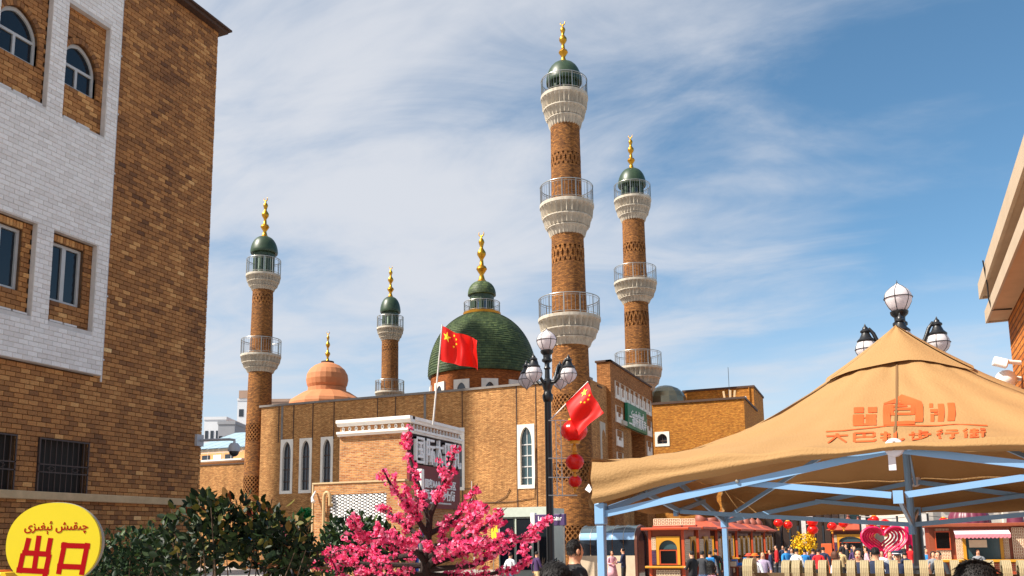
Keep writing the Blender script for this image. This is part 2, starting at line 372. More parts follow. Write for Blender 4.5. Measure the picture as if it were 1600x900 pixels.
mat('coping_dark', srgb(74, 52, 40), .8, .2, 3)
mat('paving', srgb(176, 168, 160), .8, .14, .8, .15, 20)
def glassmat(name, col, rough=.08, spec=.9):
    m = mat(name, col, rough, .12, .9, spec=spec); return m
glassmat('glass_dark', srgb(34, 42, 52)); glassmat('glass_blue', srgb(60, 84, 108), .06); glassmat('glass_teal', srgb(52, 78, 84), .1)
glassmat('glass_sky', srgb(30, 36, 42), .08, .5)

# ------------------------------------------------------------------ ground
g = MB()
ys = [-60, 0, 8, 9, 10, 11, 12, 13, 14, 15, 16, 17, 18, 19, 20, 40, 120, 900]; xs = [-900, -120, -40, 0, 40, 120, 900]
gi = [[g.vert((x, y, gz(y))) for x in xs] for y in ys]
for a, b in zip(gi, gi[1:]):
    for k in range(len(xs) - 1): g.face((a[k], a[k + 1], b[k + 1], b[k]))
def paving_mat():
    m = bpy.data.materials.new('plaza_paving'); m.use_nodes = True; t = m.node_tree; n = t.nodes; l = t.links; b = n['Principled BSDF']; b.inputs['Roughness'].default_value = .75
    ge = n.new('ShaderNodeNewGeometry'); br = n.new('ShaderNodeTexBrick'); l.new(ge.outputs['Position'], br.inputs['Vector']); br.offset = 0
    for k, v in (('Color1', (*srgb(168, 161, 154), 1)), ('Color2', (*srgb(146, 139, 133), 1)), ('Mortar', (*srgb(110, 104, 98), 1)), ('Scale', 1), ('Brick Width', .6), ('Row Height', .6), ('Mortar Size', .006)): br.inputs[k].default_value = v
    nz = n.new('ShaderNodeTexNoise'); nz.inputs['Scale'].default_value = .5; nz.inputs['Detail'].default_value = 6; l.new(ge.outputs['Position'], nz.inputs['Vector'])
    rp = n.new('ShaderNodeMapRange'); l.new(nz.outputs['Fac'], rp.inputs[0]); rp.inputs[1].default_value = .3; rp.inputs[2].default_value = .7; rp.inputs[3].default_value = .75; rp.inputs[4].default_value = 1.1
    hs = n.new('ShaderNodeHueSaturation'); l.new(br.outputs['Color'], hs.inputs['Color']); l.new(rp.outputs[0], hs.inputs['Value']); l.new(hs.outputs[0], b.inputs['Base Color'])
    M['plaza_paving'] = m
paving_mat()
o = g.build('ground', 'plaza_paving'); o['kind'] = 'structure'

# ------------------------------------------------------------------ near brick building on the left
WX = -13.0
BY0, BY1 = 5.5, 14.53
BT = 13.08
lb = thing('brick_building', 'tall brown brick building with white framed panel and arched windows, at the left edge', 'building', (WX, BY1, 0))
OFF = Vector((WX, BY1, 0))
def LB(x, y, z): return Vector((x, y, z)) - OFF
def yz(px, py, X=WX): p = onX(px, py, X); return p.y, p.z
# openings (y0,y1,z0,z1) in the brick plane
pan_y1 = yz(168, 300)[0]; pan_z0 = yz(150, 588)[1]
sl_a = yz(73, 300)[0]; 
slot_r = (yz(72, 430)[0], yz(140, 460)[0]); slot_l1 = yz(46, 420)[0]
z_s1b, z_s1t = yz(137, 520)[1], yz(140, 384)[1]
z_s2b, z_s2t = yz(156, 217)[1], yz(165, 47)[1]
slots = [(slot_r[0], slot_r[1], z_s1b, z_s1t), (slot_l1 - .97, slot_l1, z_s1b, z_s1t), (slot_r[0], slot_r[1], z_s2b, z_s2t), (slot_l1 - .97, slot_l1, z_s2b, z_s2t)]
slots += [(a - 1.26 * 2, b - 1.26 * 2, c, d) for a, b, c, d in (slots[0], slots[2])] + [(slots[0][0] - 1.26 * 3, slots[0][1] - 1.26 * 3, z_s1b, z_s1t), (slots[2][0] - 1.26 * 3, slots[2][1] - 1.26 * 3, z_s2b, z_s2t)]
rect_open = []; arch_open = []
for (a, b, c, d) in slots:
    if c < 8: rect_open.append((a + .05, b - .17, c + .42, d - .14))
    else: arch_open.append((a - .01 + .04, b - .14, c + .72, c + 1.12, c + 1.62))
gw_z0, gw_z1 = yz(57, 777)[1], yz(57, 683)[1]
gw = [(yz(57, 730)[0], yz(136, 730)[0])]; gw.append((gw[0][0] - 1.42, gw[0][0] - .42)); gw.append((gw[1][0] - 1.42, gw[1][0] - .42))
for a, b in gw: rect_open.append((a, b, gw_z0, gw_z1))
def arch_half(o_, z):
    a, b, z0, zs, zt = o_
    if z < z0 or z > zt: return None
    c = (a + b) / 2; hw = (b - a) / 2
    if z <= zs: return c - hw, c + hw
    t = 0; lo, hi = 0, 1
    for _ in range(24):
        t = (lo + hi) / 2
        if math.sin(t * PI / 2) * .82 + .18 * t < (z - zs) / (zt - zs): lo = t
        else: hi = t
    h = hw * math.cos(t * PI / 2); return c - h, c + h
# core walls behind the bricks, with real openings
D = .035
core = MB()
cuts_y = sorted({BY0, BY1} | {v for o_ in rect_open for v in o_[:2]} | {v for o_ in arch_open for v in o_[:2]})
cuts_z = sorted({0.0, BT} | {v for o_ in rect_open for v in o_[2:]} | {v for o_ in arch_open for v in (o_[2], o_[4])})
for ya, yb in zip(cuts_y, cuts_y[1:]):
    for za, zb in zip(cuts_z, cuts_z[1:]):
        ym, zm = (ya + yb) / 2, (za + zb) / 2
        if any(p[0] < ym < p[1] and p[2] < zm < p[3] for p in rect_open) or any(p[0] < ym < p[1] and p[2] < zm < p[4] for p in arch_open): continue
        core.poly([LB(WX - D, ya, za), LB(WX - D, yb, za), LB(WX - D, yb, zb), LB(WX - D, ya, zb)])
core.poly([LB(WX - D, BY1 - .02, 0), LB(WX - 9, BY1 - .02, 0), LB(WX - 9, BY1 - .02, BT), LB(WX - D, BY1 - .02, BT)])
core.poly([LB(WX - D, BY0, 0), LB(WX - 9, BY0, 0), LB(WX - 9, BY0, BT), LB(WX - D, BY0, BT)])
core.poly([LB(WX - 9, BY0, 0), LB(WX - 9, BY1, 0), LB(WX - 9, BY1, BT), LB(WX - 9, BY0, BT)])
core.poly([LB(WX - D, BY0, BT), LB(WX - D, BY1, BT), LB(WX - 9, BY1, BT), LB(WX - 9, BY0, BT)])
for a, b, z0, z1 in rect_open:                                    # reveals
    x1, x0 = WX - D, WX - .17
    core.poly([LB(x1, a, z0), LB(x0, a, z0), LB(x0, a, z1), LB(x1, a, z1)]); core.poly([LB(x1, b, z0), LB(x0, b, z0), LB(x0, b, z1), LB(x1, b, z1)])
    core.poly([LB(x1, a, z0), LB(x1, b, z0), LB(x0, b, z0), LB(x0, a, z0)]); core.poly([LB(x1, a, z1), LB(x1, b, z1), LB(x0, b, z1), LB(x0, a, z1)])
for a, b, z0, zs, zt in arch_open:
    hole = arch_pts(a, b, z0, zs, zt, 10)
    plate_with_hole(core, (a, b, z0, zt), hole, lambda y, z, d: LB(d, y, z), WX - D, WX - .17)
core.build('wall', 'mortar_dark', lb, fix=False)
# bricks
CH, BL, JT = .0855, .185, .010
small = []; MESH = {}
def brick_mesh(ln, tone, kind):
    key = (round(ln, 2), int(tone * 14), kind)
    if key not in MESH:
        b = MB(); b.ct = (key[1] + .5) / 14; h = (CH - JT) / 2; e = .004; hl = key[0] / 2
        X0, X1 = -.03, 0
        q = [(-hl, -h), (hl, -h), (hl, h), (-hl, h)]; q2 = [(-hl + e, -h + e), (hl - e, -h + e), (hl - e, h - e), (-hl + e, h - e)]
        A = [b.vert((X0, y, z)) for y, z in q]; B = [b.vert((X1 - e, y, z)) for y, z in q]; C = [b.vert((X1, y, z)) for y, z in q2]
        for k in range(4): j = (k + 1) % 4; b.face((A[k], A[j], B[j], B[k])); b.face((B[k], B[j], C[j], C[k]))
        b.face(C); MESH[key] = b.mesh('brick', 'facade_brick' if kind == 0 else 'white_brick')
    return MESH[key]
def emit_brick(mb, x, ya, yb, z, tone):
    mb.ct = tone; h = (CH - JT) / 2; e = .004; X0 = x - .03
    q = [(ya, z - h), (yb, z - h), (yb, z + h), (ya, z + h)]; q2 = [(ya + e, z - h + e), (yb - e, z - h + e), (yb - e, z + h - e), (ya + e, z + h - e)]
    A = [mb.vert(LB(X0, y, zz_)) for y, zz_ in q]; B = [mb.vert(LB(x - e, y, zz_)) for y, zz_ in q]; C = [mb.vert(LB(x, y, zz_)) for y, zz_ in q2]
    for k in range(4): j = (k + 1) % 4; mb.face((A[k], A[j], B[j], B[k])); mb.face((B[k], B[j], C[j], C[k]))
    mb.face(C)
def in_panel(y, z): return y < pan_y1 and z > pan_z0
rng = random.Random(3)
allb = []
row = 0; z = CH / 2
while z < BT - .02:
    blocked = [(p[0], p[1]) for p in rect_open if p[2] - .02 < z < p[3] + (.10 if p[2] > 5 else .02)]
    for p in arch_open:
        w_ = arch_half((p[0] - .1, p[1] + .1, p[2], p[3], p[4] + .1), z)
        if w_: blocked.append(w_)
    if 2.44 < z < 2.6: z += CH; row += 1; continue
    segs = [(BY0, BY1)]
    for a, b in blocked: segs = [s_ for u, v in segs for s_ in ((u, min(v, a)), (max(u, b), v)) if s_[1] - s_[0] > .03]
    y = BY0 - (BL / 2 if row % 2 else 0)
    while y < BY1:
        for u, v in segs:
            a, b = max(y, u), min(y + BL - JT, v)
            if b - a < .035: continue
            if in_panel((a + b) / 2, z) and not any(s_[0] - .05 < (a + b) / 2 < s_[1] + .05 and s_[2] - .02 < z < s_[3] + .02 for s_ in slots): continue
            allb.append((a, b, z))
        y += BL
    z += CH; row += 1
def wall_tone(y, z):
    t = rng.gauss(.49, .135)
    t -= .10 * max(0, math.sin(y * 2.1 + 1.3) * math.sin(z * .9 + y)) + .04 * math.sin(z * 2.3)
    t += .12 * mnoise.noise(Vector((y * .9, z * .45, 3))) + .12 * mnoise.noise(Vector((y * 2.4, z * .25, 9))) - .10 * max(0, (z - 11.8))
    if abs(y - 12.9) < .6 and z > 5: t -= .12 * rng.random()
    return min(.98, max(.02, t))
def vis(a, b, z):
    x, yv, d = proj((WX, (a + b) / 2, z)); return 0 < x < 1600 and 0 < yv < 900
bigs = sorted([q for q in allb if vis(*q) and q[1] - q[0] > .2], key=lambda q: proj((WX, (q[0] + q[1]) / 2, q[2]))[2])[:290]
bset = set(bigs); rest = MB()
for q in allb:
    a, b, z = q; x = WX + rng.uniform(-.004, .004); tn = wall_tone((a + b) / 2, z)
    if q in bset:
        link('brick', brick_mesh(b - a, tn, 0), lb, LB(x, (a + b) / 2, z))
    else: emit_brick(rest, x, a, b, z, tn)
rest.build('brickwork', 'facade_brick', lb, kind='stuff')
# soldier course over the rectangular windows and brick ring over the arched ones
for a, b, z0, z1 in rect_open:
    if z0 < 5: continue
    sol = MB(); y = a
    while y < b - .03:
        sol.ct = rng.uniform(.4, .9); sol.box(*[v for pr in zip(LB(WX - .06, y, z1 + .004), LB(WX + .002, y + .052, z1 + .115)) for v in pr]); y += .062
    sol.build('brick_lintel', 'facade_brick', lb)
for a, b, z0, zs, zt in arch_open:
    sol = MB(); c = (a + b) / 2
    inn = arch_pts(a, b, z0, zs, zt, 10); outp = arch_pts(a - .1, b + .1, z0, zs, zt + .1, 10)
    for k in range(len(inn) - 1):
        m_ = max(1, int(math.dist(inn[k], inn[k + 1]) / .07))
        for j in range(m_):
            f0, f1 = (j + .06) / m_, (j + .94) / m_; lp = lambda P, t: (P[k][0] + (P[k + 1][0] - P[k][0]) * t, P[k][1] + (P[k + 1][1] - P[k][1]) * t)
            sol.ct = rng.uniform(.1, .55)
            sol.prism([lp(inn, f0), lp(inn, f1), lp(outp, f1), lp(outp, f0)], lambda y, z, d: LB(d, y, z), WX - .15, WX + .006)
    sol.build('brick_surround', 'facade_brick', lb)
# windows
for a, b, z0, z1 in rect_open:
    xg = WX - .14
    if z0 > 5:
        fr = MB()
        for (p, q, r_, s_) in ((a, b, z0, z0 + .05), (a, b, z1 - .05, z1), (a, a + .05, z0 + .05, z1 - .05), (b - .05, b, z0 + .05, z1 - .05), ((a + b) / 2 - .04, (a + b) / 2 + .04, z0 + .05, z1 - .05)):
            fr.box(*[v for pr in zip(LB(xg + .002, p, r_), LB(xg + .05, q, s_)) for v in pr])
        wn = fr.build('window', 'frame_grey', lb)
        for p, q in ((a + .05, (a + b) / 2 - .04), ((a + b) / 2 + .04, b - .05)):
            gm = MB(); gm.box(*[v for pr in zip(LB(xg - .01, p, z0 + .05), LB(xg + .012, q, z1 - .05)) for v in pr]); gm.build('pane', 'glass_sky', wn)
    else:
        bk = MB(); bk.poly([LB(xg, a, z0), LB(xg, b, z0), LB(xg, b, z1), LB(xg, a, z1)]); wn = bk.build('window', 'unlit_interior', lb)
        fr = MB(); xf = WX + .02
        for (p, q, r_, s_) in ((a, b, z0, z0 + .025), (a, b, z1 - .025, z1), (a, a + .025, z0 + .025, z1 - .025), (b - .025, b, z0 + .025, z1 - .025), (a, b, z0 + .42, z0 + .44), (a, b, z0 + .55, z0 + .57)):
            fr.box(*[v for pr in zip(LB(xf, p, r_), LB(xf + .022, q, s_)) for v in pr])
        n_ = 9
        for k in range(1, n_):
            y = a + (b - a) * k / n_
            fr.box(*[v for pr in zip(LB(xf + .004, y - .006, z0 + .02), LB(xf + .016, y + .006, z1 - .02)) for v in pr])
        for cy_ in (a + (b - a) * .25, a + (b - a) * .72):
            d_ = .05
            for s1, s2 in (((-1.6, 0), (0, 1)), ((0, 1), (1.6, 0)), ((1.6, 0), (0, -1)), ((0, -1), (-1.6, 0))):
                fr.bar(LB(xf + .024, cy_ + s1[0] * d_, z0 + .495 + s1[1] * d_ * .9), LB(xf + .024, cy_ + s2[0] * d_, z0 + .495 + s2[1] * d_ * .9), .008, .008)
        fr.build('security_grille', 'dark_frame' if a < 9 else 'frame_rust' if 'frame_rust' in M else 'dark_frame', wn)
mat('louvre_grey', srgb(150, 150, 150), .5)
for a, b, z0, zs, zt in arch_open:
    xg = WX - .14; hole = arch_pts(a + .045, b - .045, z0 + .045, zs, zt - .07, 10)
    fr = MB(); hl2 = arch_pts(a, b, z0, zs, zt, 10)
    for k in range(len(hole)):
        j = (k + 1) % len(hole); q = [hl2[k], hl2[j], hole[j], hole[k]]
        fr.prism(q, lambda y, z, d: LB(d, y, z), xg, xg + .05)
    c = (a + b) / 2
    for (p, q, r_, s_) in ((a + .045, b - .045, zs + .0, zs + .05), (c - .025, c + .025, z0 + .045, zs)):
        fr.box(*[v for pr in zip(LB(xg + .003, p, r_), LB(xg + .046, q, s_)) for v in pr])
    wn = fr.build('window', 'frame_grey', lb)
    for p, q in ((a + .045, c - .025), (c + .025, b - .045)):
        gm = MB(); gm.box(*[v for pr in zip(LB(xg, p, z0 + .045), LB(xg + .014, q, zs)) for v in pr]); gm.build('pane', 'glass_sky', wn)
    gm = MB(); gm.prism([h for h in hole if h[1] >= zs - 1e-6] , lambda y, z, d: LB(d, y, z), xg, xg + .014); gm.build('pane', 'glass_sky', wn)
# white panel that stands proud of the wall
PX = WX + .13
pn = MB(); py0 = BY0
pc_y = sorted({py0, pan_y1} | {v for s_ in slots for v in s_[:2] if v > py0}); pc_z = sorted({pan_z0, BT - .25} | {v for s_ in slots for v in s_[2:]})
for ya, yb in zip(pc_y, pc_y[1:]):
    for za, zb in zip(pc_z, pc_z[1:]):
        ym, zm = (ya + yb) / 2, (za + zb) / 2
        if any(p[0] < ym < p[1] and p[2] < zm < p[3] for p in slots): continue
        pn.poly([LB(PX - .012, ya, za), LB(PX - .012, yb, za), LB(PX - .012, yb, zb), LB(PX - .012, ya, zb)])
for a, b, z0, z1 in slots:
    for q in ([(a, z0), (a, z1)], [(b, z0), (b, z1)], [(a, z0), (b, z0)], [(a, z1), (b, z1)]):
        (ya, za), (yb, zb) = q; pn.poly([LB(PX - .012, ya, za), LB(PX - .012, yb, zb), LB(WX + .006, yb, zb), LB(WX + .006, ya, za)])
for q in ([(pan_y1, pan_z0), (pan_y1, BT - .25)], [(py0, pan_z0), (pan_y1, pan_z0)], [(py0, BT - .25), (pan_y1, BT - .25)]):
    (ya, za), (yb, zb) = q; pn.poly([LB(PX - .012, ya, za), LB(PX - .012, yb, zb), LB(WX - .02, yb, zb), LB(WX - .02, ya, za)])
wp = pn.build('white_panel', 'mortar_white', lb, fix=False)
wb = MB(); z = pan_z0 + CH / 2 + .004; row = 0
while z < BT - .3:
    blocked = [(p[0] - .004, p[1] + .004) for p in slots if p[2] - .04 < z < p[3] + .04]
    segs = [(py0, pan_y1 - .003)]
    for a, b in blocked: segs = [s_ for u, v in segs for s_ in ((u, min(v, a)), (max(u, b), v)) if s_[1] - s_[0] > .02]
    y = py0 - (BL / 2 if row % 2 else 0)
    while y < pan_y1:
        for u, v in segs:
            a, b = max(y, u), min(y + BL - JT * .6, v)
            if b - a > .03: emit_brick(wb, PX + rng.uniform(-.0025, .0025), a, b, z, rng.random())
        y += BL
    z += CH; row += 1
wb.build('painted_brickwork', 'white_brick', wp, kind='stuff')
for a, b, z0, z1 in slots:                                          # little white sill strips at the foot of each slot
    y = a + .05
    while y < b - .3:
        sm = MB(); sm.box(*[v for pr in zip(LB(WX + .02, y, z0 + .012), LB(PX - .03, y + .26, z0 + .045)) for v in pr]); sm.build('sill_strip', 'pipe_white', wp); y += .30
lg = MB(); lg.bbox(*[v for pr in zip(LB(WX - .02, BY0, 2.45), LB(WX + .09, BY1 + .03, 2.585)) for v in pr], b=.012); lg.build('ledge', 'beige_ledge', lb)
cp = MB(); cp.box(*[v for pr in zip(LB(WX - 9, BY0, BT), LB(WX + .16, BY1 + .14, BT + .07)) for v in pr]); cp.box(*[v for pr in zip(LB(WX - 9, BY0, BT + .07), LB(WX + .22, BY1 + .2, BT + .11)) for v in pr]); cp.build('roof_coping', 'coping_dark', lb)
pp = MB(); pp.tube([LB(WX + .06, pan_y1 + .05, pan_z0 - .1), LB(WX + .06, pan_y1 + .05, BT - .1)], .018, 8)
pp.cm = 0
for k in range(7): zc_ = pan_z0 + .3 + k * 1.2; pp.box(*[v for pr in zip(LB(WX - .01, pan_y1 + .02, zc_), LB(WX + .085, pan_y1 + .08, zc_ + .03)) for v in pr])
pp.build('conduit', 'pipe_white', lb, smooth=40)
# dome camera on an arm at the corner of the building
p0 = onY(313, 688, BY1 - .1); p0.x = WX; p1 = onY(358, 688, BY1 - .1); pc = onY(366, 697, BY1 - .1)
sc_ = thing('security_camera', 'grey dome security camera on a long arm at the corner of the brick building', 'camera', p0)
b = MB(); b.tube([(0, 0, 0), (p1.x - p0.x, 0, p1.z - p0.z + .02), (pc.x - p0.x, 0, p1.z - p0.z), (pc.x - p0.x, 0, pc.z - p0.z + .03)], .028, 8); b.build('arm', 'grey_plastic', sc_, smooth=40)
b = MB(); b.box(-.02, .06, -.1, .1, -.12, .12); b.build('mount_plate', 'grey_plastic', sc_)
b = MB(); b.lathe([(.0, .12), (.07, .12), (.11, .07), (.12, 0), (.12, -.05)][::-1], 20, (pc.x - p0.x, 0)); 
for i in range(len(b.v)): b.v[i] = (b.v[i][0], b.v[i][1], b.v[i][2] + pc.z - p0.z - .06)
b.build('housing', 'grey_plastic', sc_, smooth=40)
b = MB(); b.ball((pc.x - p0.x, 0, pc.z - p0.z - .12), .1, 16, 8); b.build('lens_dome', 'dark_plastic', sc_, smooth=True)
# ------------------------------------------------------------------ mosque and its neighbours
GB = -.42                                     # level of the far plaza
def tilemat(name, c1, c2, mort, bw=.3, rh=.2, rough=.35):
    brickmat(name, c1, c2, mort, bw=bw, rh=rh, ms=.012, var=.3, blotch=.22, bscale=.8, rough=rough)
tilemat('green_tile', srgb(84, 98, 60), srgb(54, 70, 44), srgb(34, 44, 34), .36, .26, .5)
mat('green_metal', srgb(42, 62, 40), .42, .3, 3, spec=.5)
mat('green_pale', srgb(168, 186, 168), .6, .1, 3)
mat('orange_dome', srgb(186, 118, 74), .75, .1, 1.2, .15, 10)
mat('silver_glass', srgb(150, 140, 112), .25, .2, .6, metal=.6)
mat('red_flag', srgb(226, 14, 10), .55, .05, 4); add_translucent('red_flag', .42, srgb(255, 40, 10))
mat('star_yellow', srgb(255, 214, 30), .6, .03)
mat('maroon_board', srgb(112, 26, 28), .55, .1, 2)
mat('sign_green', srgb(10, 112, 78), .5, .1, 3)
mat('letter_white', srgb(236, 234, 232), .55, .04)
mat('red_paint', srgb(158, 0, 8), .7, .05, spec=.1)
class Wall:
    """a plane: origin o, along u (horizontal), outward normal n"""
    def __init__(s, o, u, n): s.o = Vector(o); s.u = Vector(u).normalized(); s.n = Vector(n).normalized()
    def __call__(s, a, b, d=0): p = s.o + s.u * a + s.n * d; return Vector((p.x, p.y, b))
    def px(s, x, y):                                     # pixel -> (a, z) on the plane
        d = ray(x, y); c = Vector((0, 0, H)); k = (s.o - c); k.z = 0
        t = k.dot(s.n) / d.dot(s.n); p = c + d * t; return (p - s.o).dot(s.u), p.z
def rel(w, T): return lambda a, b, d=0: w(a, b, d) - T
def cut_wall(mb, fn, a0, a1, z0, z1, holes, depth):
    ca = sorted({a0, a1} | {v for h in holes for v in h[:2]}); cz = sorted({z0, z1} | {v for h in holes for v in h[2:]})
    for p, q in zip(ca, ca[1:]):
        for r_, s_ in zip(cz, cz[1:]):
            m_, k_ = (p + q) / 2, (r_ + s_) / 2
            if any(h[0] < m_ < h[1] and h[2] < k_ < h[3] for h in holes): continue
            mb.poly([fn(p, r_), fn(q, r_), fn(q, s_), fn(p, s_)])
    for a, b, c, d in holes:
        for (u, v), (x, y) in (((a, c), (b, c)), ((b, c), (b, d)), ((b, d), (a, d)), ((a, d), (a, c))): mb.poly([fn(u, v), fn(x, y), fn(x, y, -depth), fn(u, v, -depth)])
def arched_window(parent, fn, x0, x1, z0, z1, fw=.22, mats=('window_white', 'glass_dark', 'dark_frame'), depth=.3, bars=4, proud=.05, name='window', spring=None, sill=True, vbar=True):
    """white surround with a pointed opening, panes behind"""
    b = MB(); zs = spring or z1 - (x1 - x0) * .95
    hole = arch_pts(x0 + fw, x1 - fw, z0 + fw * 1.2, zs, z1 - fw * .9, 8)
    plate_with_hole(b, (x0, x1, z0, z1), hole, fn, proud, -depth * .75)
    wn = b.build(name, mats[0], parent, fix=False)
    g_ = MB(); g_.prism(hole, fn, -depth * .7, -depth * .8); g_.build('pane', mats[1], wn)
    m_ = MB(); zt = zs + (z1 - zs) * .3
    for k in range(1, bars): zc_ = z0 + (zt - z0) * k / (bars - .3); m_.prism([(x0 + fw, zc_ - .04), (x1 - fw, zc_ - .04), (x1 - fw, zc_ + .04), (x0 + fw, zc_ + .04)], fn, -depth * .7 + .05, -depth * .7)
    if vbar: c = (x0 + x1) / 2; m_.prism([(c - .025, z0 + fw * 1.2), (c + .025, z0 + fw * 1.2), (c + .025, z1 - fw * 1.1), (c - .025, z1 - fw * 1.1)], fn, -depth * .7 + .04, -depth * .7)
    m_.build('mullion', mats[2], wn)
    return wn
def plate(mb, fn, x0, x1, z0, z1, d0, d1): mb.prism([(x0, z0), (x1, z0), (x1, z1), (x0, z1)], fn, d1, d0)

FIN = [(.125, 0), (.075, .05), (.045, .15), (.09, .21), (.125, .26), (.1, .31), (.05, .34), (.038, .46), (.06, .49), (.1, .55), (.1, .6), (.05, .67), (.033, .7), (.055, .77), (.07, .81), (.05, .86), (.02, .89), (.014, .95)]
def finial(parent, x, y, z0, z1, k=1.0, crescent=True):
    L_ = z1 - z0; b = MB(); b.lathe([(r * L_ * k * .86, z0 + f * L_) for r, f in FIN], 14, (x, y)); fo = b.build('finial', 'gold', parent, smooth=50)
    if crescent:
        b = MB(); c = Vector((x, y, z0 + .985 * L_)); rr = .055 * L_; n_ = 14; A = []
        for i in range(n_ + 1):
            t = R(-35) - R(290) * i / n_ + R(180); th = .02 * L_ * math.sin(PI * i / n_) + .001
            A.append((c + Vector((math.cos(t - R(90)) * rr, 0, math.sin(t - R(90)) * rr)), th))
        b.tube([p for p, r_ in A], [r_ * .7 for p, r_ in A], 6); b.build('crescent', 'gold', fo, smooth=True)
def railing(parent, x, y, z0, z1, r, posts=12, bal=48, name='railing'):
    b = MB(); n_ = 48
    ring = lambda z, rr: [(x + r * math.cos(2 * PI * k / n_), y + r * math.sin(2 * PI * k / n_), z) for k in range(n_ + 1)]
    b.tube(ring(z1, 0), .035, 6, cap=False); b.tube(ring(z0 + .12, 0), .022, 5, cap=False); b.tube(ring(z1 - .14, 0), .018, 5, cap=False)
    for k in range(bal): a = 2 * PI * k / bal; p = (x + r * math.cos(a), y + r * math.sin(a)); b.tube([(*p, z0 + .12), (*p, z1 - .14)], .011, 4, cap=False)
    rl = b.build(name, 'steel', parent, smooth=60)
    for k in range(posts): a = 2 * PI * (k + .3) / posts; p = (x + r * math.cos(a), y + r * math.sin(a)); q = MB(); q.tube([(*p, z0), (*p, z1 + .03)], .034, 6); q.build('post', 'steel', rl, smooth=60)
def corbel(parent, x, y, zt, zb, Rt, rb, flutes=30):
    hgt = zt - zb; tiers = [(1.0, .62, Rt, Rt * .95, .17), (.60, .30, Rt * .90, Rt * .83, .13), (.28, 0, rb + (Rt * .8 - rb) * .75, rb * 1.10, .1)]
    for f1, f0, r1, r_0, am in tiers:
        z1, z0 = zb + hgt * f1, zb + hgt * f0; b = MB()
        prof = [(r_0 * .92, z0), (r_0, z0 + (z1 - z0) * .04)] + [(r_0 + (r1 - r_0) * t, z0 + (z1 - z0) * t) for t in (.14, .3, .45, .58, .68, .76, .83)] + [(r1 * 1.012, z1 - (z1 - z0) * .12), (r1 * 1.012, z1), (r1 * .8, z1)]
        def rm(a, r, z, z0=z0, z1=z1, am=am):
            t = (z - z0) / (z1 - z0)
            if t > .84 or t < .03: return 1
            e = 1 if t < .45 else math.sqrt(max(0, 1 - ((t - .45) / .39) ** 2))
            s_ = abs(math.sin(a * flutes / 2)); return 1 - am * max(0, (s_ - (1 - e) * .9)) ** .6 * e
        b.lathe(prof, flutes * 8, (x, y), rm); b.build('corbel_tier', 'white_stone', parent, smooth=35)
def lattice(parent, x, y, z0, z1, r, cells=18, th=.1, rows=1, mat_='minaret_brick', depth=.13):
    b = MB(); dz = (z1 - z0) / rows
    def P(a, z, rr): return (x + rr * math.cos(a), y + rr * math.sin(a), z)
    for q in range(rows):
        for k in range(cells):
            for sgn in (0, 1):
                a0 = 2 * PI * (k + sgn) / cells; a1 = 2 * PI * (k + 1 - sgn) / cells; za, zb = z0 + q * dz, z0 + (q + 1) * dz; st = 3
                for i in range(st):
                    t0, t1 = i / st, (i + 1) / st; A0 = a0 + (a1 - a0) * t0; A1 = a0 + (a1 - a0) * t1; Z0 = za + dz * t0; Z1 = za + dz * t1; h = th / 2; ww = th * .62 / r
                    q8 = [(A0 - ww, Z0), (A0 + ww, Z0), (A1 + ww, Z1), (A1 - ww, Z1)]
                    I = [b.vert(P(a, z, r - depth)) for a, z in q8]; O = [b.vert(P(a, z, r + .004)) for a, z in q8]
                    b.face(O); 
                    for e in range(4): b.face((I[e], I[(e + 1) % 4], O[(e + 1) % 4], O[e]))
            a0 = 2 * PI * (k + .5) / cells; zc_ = z0 + (q + .5) * dz; ww = 1.05 * th / r; hh = th * 1.15     # the knot where the bars cross
            q8 = [(a0 - ww, zc_), (a0, zc_ - hh), (a0 + ww, zc_), (a0, zc_ + hh)]; O = [b.vert(P(a, z, r + .012)) for a, z in q8]; I = [b.vert(P(a, z, r - depth)) for a, z in q8]; b.face(O)
            for e in range(4): b.face((I[e], I[(e + 1) % 4], O[(e + 1) % 4], O[e]))
    b.build('lattice_band', mat_, parent, fix=False)
